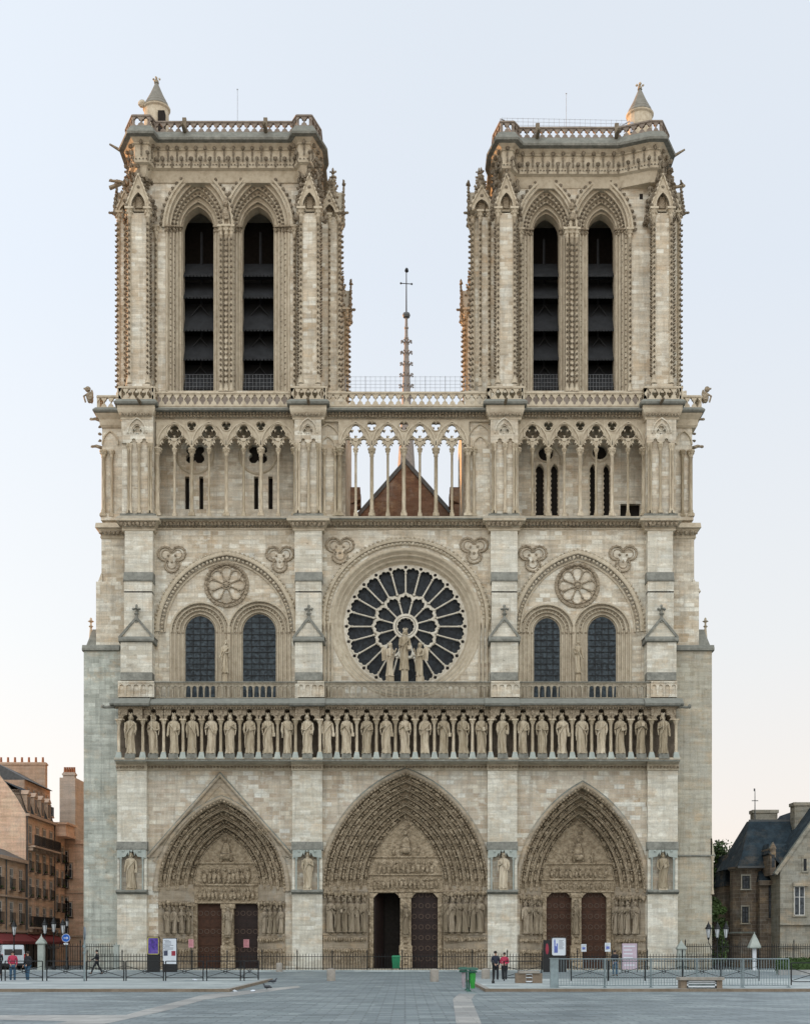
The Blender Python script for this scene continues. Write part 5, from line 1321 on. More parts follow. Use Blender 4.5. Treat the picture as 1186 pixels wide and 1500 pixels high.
# =====================================================================  GROUND
def paving(name, cols, bw, rh, mort, rough=.55, bump=.3, ms=.012):
    m, t, b = newmat(name)
    g = nd(t, 'ShaderNodeNewGeometry'); pos = g.outputs['Position']
    wv = nd(t, 'ShaderNodeMapping'); t.links.new(pos, wv.inputs[0])
    br = nd(t, 'ShaderNodeTexBrick'); t.links.new(wv.outputs[0], br.inputs['Vector'])
    br.inputs['Color1'].default_value = (0, 0, 0, 1); br.inputs['Color2'].default_value = (1, 1, 1, 1); br.inputs['Mortar'].default_value = (.5, .5, .5, 1)
    br.inputs['Scale'].default_value = 1; br.inputs['Mortar Size'].default_value = ms; br.inputs['Brick Width'].default_value = bw; br.inputs['Row Height'].default_value = rh
    col = ramp(t, br.outputs['Color'], cols)
    b2 = nd(t, 'ShaderNodeTexBrick'); t.links.new(wv.outputs[0], b2.inputs['Vector']); b2.inputs['Color1'].default_value = (0, 0, 0, 1); b2.inputs['Color2'].default_value = (1, 1, 1, 1); b2.inputs['Mortar'].default_value = (.3, .3, .3, 1)
    b2.inputs['Scale'].default_value = 1; b2.inputs['Mortar Size'].default_value = .03; b2.inputs['Brick Width'].default_value = bw*2.6; b2.inputs['Row Height'].default_value = rh*3.2
    col = mixc(t, 1.0, col, ramp(t, b2.outputs['Color'], [(.0, (.74, .76, .78)), (.5, (1, 1, 1)), (1, (1.22, 1.2, 1.17))]), 'MULTIPLY')
    col = mixc(t, 1.0, col, ramp(t, noise(t, pos, 1.0, 5, .75, (.35, .9, 1)), [(.32, (.66, .67, .68)), (.5, (1, 1, 1)), (.68, (1.25, 1.24, 1.22))]), 'MULTIPLY')
    col = mixc(t, clampf(t, noise(t, pos, .22, 5, .6), .35, .65), col, mixc(t, .35, col, cols[-1][1]))
    col = mixc(t, .6, col, ramp(t, noise(t, pos, 3, 5, .75, (.5, 1.4, 1)), [(.3, (.7, .7, .7)), (.7, (1.2, 1.2, 1.2))]), 'MULTIPLY')
    col = mixc(t, math_(t, 'MULTIPLY', clampf(t, noise(t, pos, 1.4, 4, .6, (.3, 1, 1)), .56, .68), .6), col, tuple(v*.6 for v in cols[0][1]))
    col = mixc(t, math_(t, 'MULTIPLY', br.outputs['Fac'], .7), col, mort)
    t.links.new(col, b.inputs['Base Color']); b.inputs['Roughness'].default_value = rough; b.inputs['Specular IOR Level'].default_value = .4
    bp = nd(t, 'ShaderNodeBump'); bp.inputs['Strength'].default_value = bump; bp.inputs['Distance'].default_value = .03
    h = math_(t, 'ADD', math_(t, 'MULTIPLY', br.outputs['Fac'], -.6), noise(t, pos, 2.5, 5, .7, (.6, 1.5, 1)))
    t.links.new(h, bp.inputs['Height']); t.links.new(bp.outputs[0], b.inputs['Normal'])
    return m
M_gran = paving("blue_grey_granite_setts", [(.0, (.135, .17, .18)), (.5, (.18, .22, .232)), (1, (.235, .275, .287))], .74, .46, (.085, .10, .105), ms=.024)
M_gran2 = paving("pale_platform_paving", [(.0, (.29, .335, .335)), (.5, (.34, .385, .385)), (1, (.40, .44, .435))], 1.0, .6, (.22, .24, .25), bump=.1)
M_strip = paving("pale_paving_stone", [(.0, (.27, .27, .26)), (.5, (.31, .31, .30)), (1, (.35, .35, .335))], .9, .8, (.2, .2, .19), bump=.1)
M_kerb = carved("brown_kerb_stone", (.16, .125, .09), (.24, .19, .14), (.32, .27, .21), 1.5, .4, .03, False, (.34, .35, .34))
M_grass = plain("hedge_leaf", (.045, .085, .02), .7, var=.5, scale=5)
m = MB(); m.box(-900, 900, -140, 1500, -.4, 0); tag(m.build('ground', M_gran), kind='structure')
def platform(x0, x1, y0, y1, nm):
    m = MB(); m.box(x0, x1, y0, y1, .0, .125); o = tag(m.build('pavement', M_gran2), kind='structure')
    m = MB(); n = 0
    x = x0
    while x < x1: m.box(x+.004, min(x1, x+1.2)-.004, y0-.22, y0-.002, 0, .132); x += 1.2
    e = x1 if x1 < 0 else x0; s = 1 if x1 < 0 else -1; y = y0-.22
    while y < y1: m.box(e+s*.002, e+s*.22, y+.004, min(y1, y+1.2)-.004, 0, .132); y += 1.2
    tag(m.build('kerb', M_kerb), kind='structure')
platform(-60, -7.6, -51.4, -33.5, 'l'); platform(3.6, 60, -51.2, -33.5, 'r')
def flat(pts, z=.005):
    m = MB(); n = len(pts); m.add([(x, y, z) for x, y in pts], [tuple(range(n))]); return m
def gp(px, py): q = gy(py); return (X(px, q), q)
tag(flat([(1.2, -85), (1.9, -85), gp(705, 1500), gp(690, 1464), gp(696.6, 1455.7), gp(672, 1455.7), gp(663, 1464), gp(668, 1500)]).build('path', M_strip), kind='structure')
tag(flat([gp(437, 1444), gp(440, 1446.5), gp(300, 1464.5), gp(240, 1481.5), gp(150, 1501), (-7.2, -84), (-8.6, -84), gp(100, 1496), gp(0, 1494), gp(0, 1487.5), gp(185, 1487), gp(205, 1481), gp(300, 1457)]).build('path', M_strip), kind='structure')
m = MB(); m.box(-60, 60, -6.2, -3.5, 0, .09); tag(m.build('pavement', M_gran2), kind='structure')

# =====================================================================  STATUES
def figure(seed, H, arms='low', crown=True, beard=True, wings=False, slim=1.0, held=None):
    """draped standing figure, feet at the origin, facing -y; returns (body, extras)"""
    rnd = random.Random(seed); b = MB(); b.smooth = True
    n = 32; rings = []
    zs = [0, .04, .12, .25, .38, .48, .56, .62, .68, .74, .785, .81, .83, .86]
    rx = [.128, .125, .118, .112, .112, .116, .11, .105, .115, .13, .128, .09, .042, .038]
    ry = [.105, .10, .095, .088, .085, .088, .085, .08, .085, .09, .085, .065, .040, .038]
    ph = rnd.random()*6; sway = rnd.uniform(-.025, .025); k = rnd.choice((7, 8, 9)); diag = rnd.uniform(-2.5, 2.5)
    for i, z in enumerate(zs):
        fo = .20*max(0, 1-z/.70)+.05*(z < .8); ox = sway*math.sin(z*3.6)
        ring = []
        for j in range(n):
            a = 2*math.pi*j/n; f = 1+fo*(1.1-2.2*abs(math.sin(.5*(k*a+ph+z*diag*2)))**.7)+fo*.5*math.sin(3*a+ph*2-z*5)
            ring.append(((ox+rx[i]*slim*f*math.cos(a))*H, ry[i]*f*math.sin(a)*H, z*H))
        rings.append(ring)
    b.loft(rings, True); b.add(rings[0], [tuple(range(n))[::-1]]); b.add(rings[-1], [tuple(range(n))])
    hx = sway*math.sin(.92*3.6)*H; tilt = rnd.uniform(-.02, .02)*H
    b.blob(hx+tilt, -.012*H, .915*H, .046*H, .054*H, .066*H, .02, True)
    b.blob(hx+tilt, -.062*H, .912*H, .010*H, .016*H, .016*H, .02)
    for s in (-1, 1): b.blob(hx+tilt+s*.047*H, -.01*H, .912*H, .009*H, .014*H, .018*H, .02); b.blob(s*.055*H, -.085*H, .012*H, .032*H, .05*H, .018*H, .05)
    # cloak fold across the body
    s0 = rnd.choice((-1, 1)); b.tube([(s0*.10*H, -.06*H, .74*H), (-s0*.02*H, -.1*H, .6*H), (-s0*.09*H, -.085*H, .47*H), (-s0*.1*H, -.08*H, .3*H), (-s0*.09*H, -.08*H, .14*H)], .022*H, 6, .012*H)
    def arm(s, kind):
        sh = (s*.118*slim*H, 0, .755*H); el = (s*.15*slim*H, -.02*H, .60*H)
        hd = dict(low=(s*.11*H, -.10*H, .50*H), chest=(s*.03*H, -.13*H, .68*H), belly=(s*.04*H, -.125*H, .57*H), side=(s*.15*H, -.05*H, .44*H), up=(s*.15*H, -.10*H, .80*H))[kind]
        b.tube([sh, el, hd], .038*H, 8, .021*H); b.blob(hd[0], hd[1], hd[2], .02*H, .018*H, .026*H, .05)
        for q in range(4): b.tube([hd, (hd[0]-s*(.012-.006*q)*H, hd[1]-.018*H, hd[2]-.022*H+q*.004*H)], .0055*H, 4)
        b.tube([(sh[0], sh[1], sh[2]-.08*H), (el[0]*.98, el[1], el[2]-.03*H), (el[0]*.9, el[1], el[2]-.14*H)], .03*H, 6, .01*H)   # hanging sleeve
        return hd
    ks = ('low', 'chest', 'belly', 'side'); a1, a2 = (rnd.choice(ks), rnd.choice(ks)) if arms is None else arms
    h1, h2 = arm(-1, a1), arm(1, a2)
    ex = {}
    hr = MB(); hr.blob(hx+tilt, .012*H, .928*H, .054*H, .052*H, .062*H, .06, True)
    for s in (-1, 1): hr.blob(hx+tilt+s*.047*H, .0, .88*H, .02*H, .03*H, .05*H, .1)
    if beard: hr.blob(hx+tilt, -.05*H, .868*H, .03*H, .026*H, .042*H, .1)
    ex['hair'] = hr
    if crown:
        c = MB(); c.lathe(hx+tilt, -.004*H, [(.052*H, .955*H), (.058*H, .985*H), (.045*H, .985*H)], 10)
        for q in range(6): a = R(60*q); c.blob(hx+tilt+.054*H*math.cos(a), -.004*H+.054*H*math.sin(a), .995*H, .012*H, .012*H, .022*H, .1)
        ex['crown'] = c
    if held == 'staff' or (held is None and rnd.random() < .5):
        c = MB(); c.tube([(h1[0], h1[1]-.015*H, h1[2]-.12*H), (h1[0]*1.02, h1[1]-.015*H, h1[2]+.22*H)], .010*H, 6, .008*H); c.blob(h1[0]*1.02, h1[1]-.015*H, h1[2]+.235*H, .02*H, .02*H, .028*H, .2); ex['sceptre'] = c
    elif held == 'book' or held is None:
        c = MB(); c.box(h2[0]-.035*H, h2[0]+.035*H, h2[1]-.03*H, h2[1]-.008*H, h2[2]-.02*H, h2[2]+.07*H); ex['book'] = c
    if wings:
        c = MB()
        for s in (-1, 1): c.add([(s*.03*H, .07*H, .78*H), (s*.16*H, .10*H, .88*H), (s*.2*H, .12*H, .74*H), (s*.17*H, .12*H, .45*H), (s*.05*H, .09*H, .5*H), (s*.03*H, .11*H, .78*H), (s*.16*H, .14*H, .88*H), (s*.2*H, .15*H, .74*H), (s*.17*H, .15*H, .45*H), (s*.05*H, .13*H, .5*H)], [(0, 1, 2, 3, 4), (9, 8, 7, 6, 5), (0, 5, 6, 1), (1, 6, 7, 2), (2, 7, 8, 3), (3, 8, 9, 4), (4, 9, 5, 0)])
        ex['wings'] = c
    return b, ex
def statue(name, label, px, pyb, pyt, y, seed, mat=M_stat, group=None, cat='statue', ped=0.0, pedw=.3, rz=0, **k):
    zb_ = Z(pyb, y); H = (Z(pyt, y)-zb_)-ped
    b, ex = figure(seed, H, **k); r = empty(name, (X(px, y), y, zb_), label, cat, group, rz=R(rz))
    def add(nm, mb, mt, dz):
        o = mb.build(nm, mt); o.parent = r; o.location = (0, 0, dz)
    add('draped_body', b, mat, ped)
    for n_, mb in ex.items(): add(n_, mb, mat, ped)
    p = MB()
    if ped: p.hexa([(-pedw, -pedw*.8, 0), (pedw, -pedw*.8, 0), (pedw, pedw*.8, 0), (-pedw, pedw*.8, 0)], [(-pedw*.9, -pedw*.75, ped), (pedw*.9, -pedw*.75, ped), (pedw*.9, pedw*.75, ped), (-pedw*.9, pedw*.75, ped)]); add('pedestal', p, M_ledge if name == 'king_statue' else mat, 0)
    return r
ORD = ['first', 'second', 'third', 'fourth', 'fifth', 'sixth', 'seventh', 'eighth', 'ninth', 'tenth', 'eleventh', 'twelfth']
bays = {}
for i, px in enumerate(KX):
    yk = ky(i)-.1
    bay = 'left' if i < 9 and i else 'middle' if 9 < i < 19 else 'right'
    if i in KB: lab = 'crowned stone king in the gallery over the %s flat buttress' % ('far left', 'left inner', 'right inner', 'far right')[KB.index(i)]
    else:
        k_ = i-1 if i < 9 else i-10 if i < 19 else i-20; lab = '%s crowned stone king from the left in the gallery above the %s portal' % (ORD[k_], 'central' if bay == 'middle' else bay)
    statue('king_statue', lab, px, 1112, 1045, yk, 100+i, group='stone kings in the gallery', ped=.42, pedw=.42, arms=None, beard=i % 4 != 1, slim=.90)
for i, (px, lab, kw) in enumerate(((192, 'weathered stone saint in the niche of the far left buttress', dict(arms=('side', 'side'), crown=False)), (450.5, 'crowned stone woman with staff in the niche left of the central portal', dict(arms=('low', 'chest'), beard=False, held='staff')),
        (737, 'robed stone woman in the niche right of the central portal', dict(arms=('chest', 'low'), crown=False, beard=False, held='staff')), (970, 'mitred stone bishop in the niche of the far right buttress', dict(arms=('low', 'belly'), held='book')))):
    statue('niche_statue', lab, px, 1304, 1247, -.42, 300+i, group='statues in the buttress niches', ped=.15, pedw=.36, **kw)
statue('virgin_statue', 'tall crowned virgin statue standing before the rose window', 592.5, 1000, 921, -.1, 400, mat=M_stat, ped=1.0, pedw=.3, arms=('belly', 'low'), beard=False, crown=True, held='book', slim=.82)
statue('angel_statue', 'winged angel statue left of the virgin before the rose window', 571, 1000, 940, -.1, 401, ped=.5, pedw=.28, arms=('belly', 'up'), crown=False, beard=False, wings=True, slim=.8, held='staff', rz=35, group='angels beside the virgin')
statue('angel_statue', 'winged angel statue right of the virgin before the rose window', 615, 1000, 940, -.1, 402, ped=.5, pedw=.28, arms=('up', 'belly'), crown=False, beard=False, wings=True, slim=.8, held='book', rz=-35, group='angels beside the virgin')
statue('adam_statue', 'slim pale statue between the left pair of round-headed windows', 330, 1000, 936, .55, 403, ped=.75, pedw=.2, arms=('side', 'belly'), crown=False, slim=.72, held='none')
statue('eve_statue', 'slim pale statue between the right pair of round-headed windows', 846, 1000, 937, .55, 404, ped=.75, pedw=.2, arms=('belly', 'side'), crown=False, beard=False, slim=.72, held='none')
for p in PORT:
    m = len(p['js'])//2; cx = X(p['c']); k = (D+YI)/F; xo, xi = p['w']*PX, p['wi']*k
    for j, px in enumerate(p['js']):
        y = 1.0
        for _ in range(4): t = (xo-abs(X(px, y)-cx))/(xo-xi); y = -.3+(YI-.15)*t
        side = 'left' if j < m else 'right'; q = j if j < m else j-m
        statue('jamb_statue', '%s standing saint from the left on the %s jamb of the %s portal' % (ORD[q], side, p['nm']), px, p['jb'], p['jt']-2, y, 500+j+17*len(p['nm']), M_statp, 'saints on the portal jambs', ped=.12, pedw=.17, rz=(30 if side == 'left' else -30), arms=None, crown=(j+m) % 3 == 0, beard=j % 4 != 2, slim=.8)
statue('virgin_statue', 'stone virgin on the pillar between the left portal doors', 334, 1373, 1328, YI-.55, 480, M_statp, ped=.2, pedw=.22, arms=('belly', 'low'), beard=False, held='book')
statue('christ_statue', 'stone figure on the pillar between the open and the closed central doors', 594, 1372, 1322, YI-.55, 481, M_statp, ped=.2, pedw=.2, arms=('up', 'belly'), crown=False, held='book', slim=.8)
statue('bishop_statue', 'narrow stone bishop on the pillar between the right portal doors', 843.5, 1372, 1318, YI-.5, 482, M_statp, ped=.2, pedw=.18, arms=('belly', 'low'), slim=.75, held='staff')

# =====================================================================  HOUSES ON THE LEFT
M_st = [masonry("orange_stucco_wall", [(.0, (.72, .48, .34)), (.5, (.78, .54, .385)), (1, (.84, .60, .44))], seam=.12, bw=1.4, rh=.45, mortar=(.38, .23, .15), dirtf=.3, dirt=(.25, .15, .1)),
        masonry("tan_stone_wall", [(.0, (.47, .32, .22)), (.5, (.53, .37, .26)), (1, (.60, .43, .31))], seam=.2, bw=.9, rh=.34, mortar=(.36, .26, .19), dirtf=.3, dirt=(.25, .18, .13)),
        masonry("grey_brown_stone_wall", [(.0, (.30, .22, .17)), (.5, (.35, .27, .21)), (1, (.41, .32, .25))], seam=.3, bw=.9, rh=.34, mortar=(.26, .2, .15), dirtf=.4, dirt=(.2, .15, .11)),
        masonry("pale_render_wall", [(.0, (.52, .43, .36)), (.5, (.56, .47, .39)), (1, (.60, .51, .43))], seam=.05, bw=2, rh=1, dirtf=.35, dirt=(.35, .27, .21))]
M_sill = plain("window_sill_stone", (.46, .34, .25), .85)
M_frame = plain("white_window_frame", (.6, .58, .54), .5, var=.1)
M_pot = plain("terracotta_pot", (.38, .16, .08), .8)
M_awn = plain("dark_red_awning", (.16, .018, .02), .8, var=.2)
def wbox(m, fn, u0, u1, v0, v1, d0, d1):
    P = [(u0, v0, d0), (u1, v0, d0), (u1, v0, d1), (u0, v0, d1), (u0, v1, d0), (u1, v1, d0), (u1, v1, d1), (u0, v1, d1)]
    m.add([fn(*p) for p in P], [(0,1,2,3),(7,6,5,4),(4,5,1,0),(5,6,2,1),(6,7,3,2),(7,4,0,3)])
def window(fn, u, v, wd, ht, par, rail=False, frame=M_frame, sill=None):
    """recess-like framed window on a wall plane; fn(u, v, outward)"""
    m = MB(); w2 = wd/2
    for a, b, c, d_ in ((-w2-.12, -w2, 0, ht), (w2, w2+.12, 0, ht), (-w2-.12, w2+.12, ht, ht+.14)): wbox(m, fn, u+a, u+b, v+c, v+d_, -.02, .07)
    wbox(m, fn, u-w2-.18, u+w2+.18, v-.12, v, -.02, .16)
    W = part('window', m, sill or M_sill, par)
    f = MB()
    for a, b, c, d_ in ((-w2, -w2+.07, 0, ht), (w2-.07, w2, 0, ht), (-.04, .04, 0, ht), (-w2, w2, ht-.07, ht), (-w2, w2, 0, .07), (-w2, w2, ht*.62, ht*.62+.05)): wbox(f, fn, u+a, u+b, v+c, v+d_, -.01, .035+.002*(c+a))
    part('frame', f, frame, W)
    g = MB(); wbox(g, fn, u-w2, u+w2, v, v+ht, -.01, .012); part('pane', g, M_pane, W)
    if rail:
        r = MB()
        for q in range(7): uu = u-w2-.1+(wd+.2)*q/6; wbox(r, fn, uu-.015, uu+.015, v-.02, v+.95*min(1, ht/2), .22, .25)
        wbox(r, fn, u-w2-.12, u+w2+.12, v+.95*min(1, ht/2), v+.95*min(1, ht/2)+.05, .2, .27); wbox(r, fn, u-w2-.12, u+w2+.12, v-.1, v-.02, .0, .28)
        x_ = fn(u-w2+wd*.5, v+.12, .2); r.cm = 1; r.blob(*x_, .16, .16, .12, .35); r.cm = 0
        part('window_railing', r, [M_iron, M_grass], W)
def balcony(fn, u0, u1, v, par, proj=.8):
    m = MB(); wbox(m, fn, u0, u1, v-.16, v, 0, proj); n = int((u1-u0)/.14)
    for q in range(int((u1-u0)/1.4)+1): uu = u0+.1+q*1.4; wbox(m, fn, uu, min(u1, uu+.14), v-.45, v-.16, 0, proj*.7)
    B = part('balcony', m, M_sill, par)
    r = MB()
    for q in range(n+1): uu = u0+(u1-u0)*q/n; wbox(r, fn, uu-.012, uu+.012, v, v+.95, proj-.08, proj-.05)
    wbox(r, fn, u0, u1, v+.95, v+1.0, proj-.1, proj-.03); wbox(r, fn, u0, u1, v+.1, v+.13, proj-.09, proj-.04)
    part('balcony_railing', r, M_iron, B)
def chimney(x0, x1, y0, y1, z0, z1, par, n=5, mat=None):
    m = MB(); m.box(x0, x1, y0, y1, z0, z1); m.box(x0-.08, x1+.08, y0-.08, y1+.08, z1-.3, z1-.12); C_ = part('chimney', m, mat or M_st[1], par)
    for q in range(n):
        c = MB(); c.smooth = True; c.lathe(x0+(x1-x0)*(q+.5)/n, (y0+y1)/2, [(.14, z1), (.11, z1+.5), (.13, z1+.55), (.1, z1+.57)], 7); part('chimney_pot', c, M_pot, C_)
HX = -35.0
east = lambda u, v, d: (HX+d, u, v)
hB = empty('apartment_building', (-42, 19, 0), 'orange stucco apartment house with slate mansard dormers and iron balconies', 'building')
m = MB(); m.box(-52, HX, 14.5, 24.4, 0, 14.2)
m.plate([(-52, 14.2), (HX, 14.2), (HX-.9, 15.8), (HX-2.6, 18.0), (-52, 18.0)], [], 14.5, 14.9); part('wall', m, M_st[0], hB)
m = MB(); ext2 = [(HX-.05, 14.25), (HX-.85, 16.6), (HX-2.8, 17.6), (-50, 17.8)]
m.loft([[(x, 14.92, z) for x, z in ext2], [(x, 24.4, z) for x, z in ext2]]); part('mansard_roof', m, M_slate, hB)
m = MB(); wbox(m, east, 14.5, 24.4, 14.0, 14.25, 0, .35); wbox(m, east, 14.5, 24.4, 3.3, 3.5, 0, .2); part('cornice', m, M_sill, hB)
for q in range(4):
    u = 15.9+q*2.35; m = MB(); wbox(m, east, u-.55, u+.55, 14.4, 16.1, -1.2, -.12)
    m.add([east(u-.65, 16.1, -.05), east(u+.65, 16.1, -.05), east(u, 16.55, -.05), east(u-.65, 16.1, -1.6), east(u+.65, 16.1, -1.6), east(u, 16.55, -1.6)], [(0, 1, 2), (0, 2, 5, 3), (1, 4, 5, 2)])
    dm_ = part('dormer', m, M_sill, hB); g = MB(); wbox(g, east, u-.35, u+.35, 14.6, 15.9, -.12, -.09); part('pane', g, M_pane, dm_)
for v, rail in ((3.9, 1), (6.6, 1), (9.0, 1), (11.5, 0)):
    for q in range(4): window(east, 15.8+q*2.4, v, 1.0, 1.75, hB, bool(rail))
balcony(east, 14.8, 24.1, 11.3, hB, .8); balcony(east, 14.8, 24.1, 3.75, hB, .7)
chimney(-44, HX-2.8, 14.5, 15.2, 17.6, 19.6, hB, 6, M_st[0])
m = MB(); m.box(HX+.02, HX+.06, 15, 24, 0, 2.6); 
for q in range(6): m.box(HX+.05, HX+.12, 15+q*1.8, 15.15+q*1.8, 0, 2.7)
part('shop_front', m, M_iron, hB); m = MB(); m.hexa([(HX+.05, 14.8, 2.45), (HX+1.6, 14.8, 2.15), (HX+1.6, 24.2, 2.15), (HX+.05, 24.2, 2.45)], [(HX+.05, 14.8, 3.1), (HX+1.6, 14.8, 2.4), (HX+1.6, 24.2, 2.4), (HX+.05, 24.2, 3.1)]); part('awning', m, M_awn, hB)
hA = empty('apartment_building', (-40, 10, 0), 'low tan three storey house with flower boxes in front of the taller house', 'building')
m = MB(); m.box(-48, HX, 3.0, 14.46, 0, 9.8); part('wall', m, M_st[1], hA)
m = MB(); m.hexa([(-48, 3, 9.8), (HX+.25, 3, 9.8), (HX+.25, 14.45, 9.8), (-48, 14.45, 9.8)], [(-46, 3.6, 10.9), (HX-2, 3.6, 10.9), (HX-2, 14.4, 10.9), (-46, 14.4, 10.9)]); part('roof', m, M_lead, hA)
m = MB(); wbox(m, east, 3.0, 14.46, 9.55, 9.85, 0, .3); wbox(m, east, 3.0, 14.46, 6.3, 6.45, 0, .2); wbox(m, east, 3.0, 14.46, 3.2, 3.4, 0, .2); part('cornice', m, M_sill, hA)
for v in (4.0, 7.0):
    for u in (4.4, 6.6, 9.9, 12.7): window(east, u, v, 1.05, 1.9, hA, True)
m = MB(); m.hexa([(HX+.05, 3.2, 2.45), (HX+1.3, 3.2, 2.15), (HX+1.3, 14.2, 2.15), (HX+.05, 14.2, 2.45)], [(HX+.05, 3.2, 3.1), (HX+1.3, 3.2, 2.4), (HX+1.3, 14.2, 2.4), (HX+.05, 14.2, 3.1)]); part('awning', m, M_awn, hA)
m = MB(); m.box(HX+.02, HX+.06, 3.4, 14, 0, 2.6); part('shop_front', m, M_iron, hA)
hC = empty('apartment_building', (-43, 29, 0), 'tall brown house with top floor windows behind the mansard house', 'building')
sC = lambda u, v, d: (-38+d, u, v)
m = MB(); m.box(-56, -38, 24.45, 34, 0, 18.6); part('wall', m, M_st[1], hC)
m = MB(); m.hexa([(-56, 24.45, 18.6), (-37.7, 24.45, 18.6), (-37.7, 34, 18.6), (-56, 34, 18.6)], [(-56, 24.45, 20.4), (-41, 24.45, 20.4), (-41, 34, 20.4), (-56, 34, 20.4)]); part('roof', m, M_lead, hC)
for q in range(5): window(sC, 25.8+q*1.8, 16.2, .8, 1.7, hC, True)
balcony(sC, 24.6, 33.8, 15.8, hC, .5); chimney(-45, -38.3, 33.2, 34, 18.6, 21.6, hC, 9, M_st[1]); chimney(-50, -43.4, 24.5, 25.2, 18.6, 22.2, hC, 6, M_st[1])
hE = empty('apartment_building', (-38, 27, 0), 'narrow house with a stone corner balcony beside the mansard house', 'building')
m = MB(); m.box(-37.95, HX, 24.42, 28.4, 0, 13.2); m.box(HX-.5, HX+1.1, 24.8, 28.6, 13.0, 13.3); m.box(HX-.5, HX+1.0, 24.9, 28.5, 13.3, 14.2); m.box(HX-2.9, HX+1.2, 24.7, 28.7, 14.2, 14.4); part('wall', m, M_st[0], hE)
for v in (2.5, 5.5, 8, 10.5):
    for u in (25.3, 27.3): window(east, u, v, .9, 1.6, hE, True)
hD = empty('apartment_building', (-34, 32, 0), 'plain orange end house with a tall pale chimney wall next to the cathedral', 'building')
m = MB(); m.box(-37.9, -27, 28.8, 33, 0, 12.7); m.box(-37.9, -26.8, 28.65, 28.8, 12.5, 12.9); part('wall', m, M_st[0], hD)
m = MB(); m.box(X(88, 29), X(111, 29), 28.9, 33, 12.9, 19.4); m.box(X(108, 33), X(119, 33), 33, 36, 0, 18); part('upper_wall', m, M_st[3], hD)
so_ = lambda u, v, d: (u, 28.8-d, v)
for v in (3.2, 5.6, 8.0, 10.4): window(so_, X(90, 28.8)+.4, v, .6, 1.4, hD, True)
chimney(X(90, 29)+.1, X(110, 29)-.1, 29.3, 30, 19.4, 20.0, hD, 5, M_st[3])
hF = empty('apartment_building', (-30, 52, 0), 'low far brown roofline between the end house and the cathedral', 'building')
m = MB(); m.box(-38, -28.5, 48, 58, 0, 18.5); m.box(X(113, 48), X(119, 48), 48.2, 49, 18, 20.3); part('wall', m, M_st[2], hF)

for hh, yy, zt in ((hB, 14.62, 14.0), (hB, 24.2, 14.0), (hA, 8.3, 9.6), (hA, 14.3, 9.6)):
    m = MB(); m.smooth = True; m.tube([(HX+.1, yy, 0), (HX+.1, yy, zt)], .06, 7); part('drainpipe', m, M_lead, hh)
for hh, fn_, us, vs in ((hD, so_, (X(95, 28.8), X(101, 28.8)), (5.0, 9.0)),):
    for u in us:
        for v in vs: window(fn_, u, v, .7, 1.5, hh, True)
m = MB(); wbox(m, so_, -37.8, -27, 2.9, 3.1, 0, .15); wbox(m, so_, -37.8, -27, 7.4, 7.5, 0, .08); part('string_course', m, M_sill, hD)
for fl in ((-48, 15.0, 13.2, 14.46), (-46, 15.2, 15.2, 14.46)): pass
# =====================================================================  PRESBYTERY ON THE RIGHT
M_pr = masonry("presbytery_stone", [(.0, (.24, .22, .175)), (.5, (.29, .27, .22)), (1, (.35, .33, .27))], seam=.35, dirtf=.45, dirt=(.15, .14, .12))
M_pr2 = masonry("brown_shaded_presbytery_stone", [(.0, (.13, .098, .072)), (.5, (.165, .13, .098)), (1, (.21, .165, .125))], seam=.3, dirtf=.5, dirt=(.12, .1, .085))  # brown stone; the stair tower's shade is darkened into this colour
hP = empty('presbytery', (38, 12, 0), 'gothic stone house with steep dark slate roofs and a round stair tower', 'building')
yp = 10
m = MB(); xg0, xg1 = X(1142, yp), X(1290, yp); zE = Z(1276, yp); xap = (xg0+xg1)/2; zap = zE+(xap-xg0)*1.42
m.plate([(xg0, -.1), (xg1, -.1), (xg1, zE), (xap, zap), (xg0, zE)], [], yp, yp+.5); m.box(xg0, xg0+.3, yp+.5, 26, 0, zE); part('wall', m, M_pr, hP, 'pale gable wall of the stone house')
m = MB(); m.sweep([(xg0-.3, zE-.35), (xap, zap), (xg1+.3, zE-.35)], [(.0, yp-.15), (.3, yp-.15), (.3, yp+.45), (.0, yp+.45)]); part('gable_coping', m, M_pr, hP)
m = MB(); m.loft([[(xg0-.3, yp+.4, zE-.3), (xap, yp+.4, zap+.1), (xg1, yp+.4, zE-.3)], [(xg0-.3, 26, zE-.3), (xap, 26, zap+.1), (xg1, 26, zE-.3)]]); part('roof', m, M_slate, hP)
fr_ = lambda u, v, d: (u, yp-d, v)
window(fr_, X(1170, yp), Z(1341, yp), .95, 2.6, hP, sill=M_pr); window(fr_, X(1178, yp), Z(1276, yp), .28, 1.1, hP, frame=M_iron, sill=M_pr)
m = MB()
for q, pr in ((1352, .3), (1385, .15)): wbox(m, fr_, xg0-.1, xg1, Z(q+3, yp), Z(q, yp), 0, pr)
wbox(m, fr_, X(1160, yp), X(1182, yp), Z(1298, yp), Z(1293, yp), 0, .3); part('string_course', m, M_pr, hP)
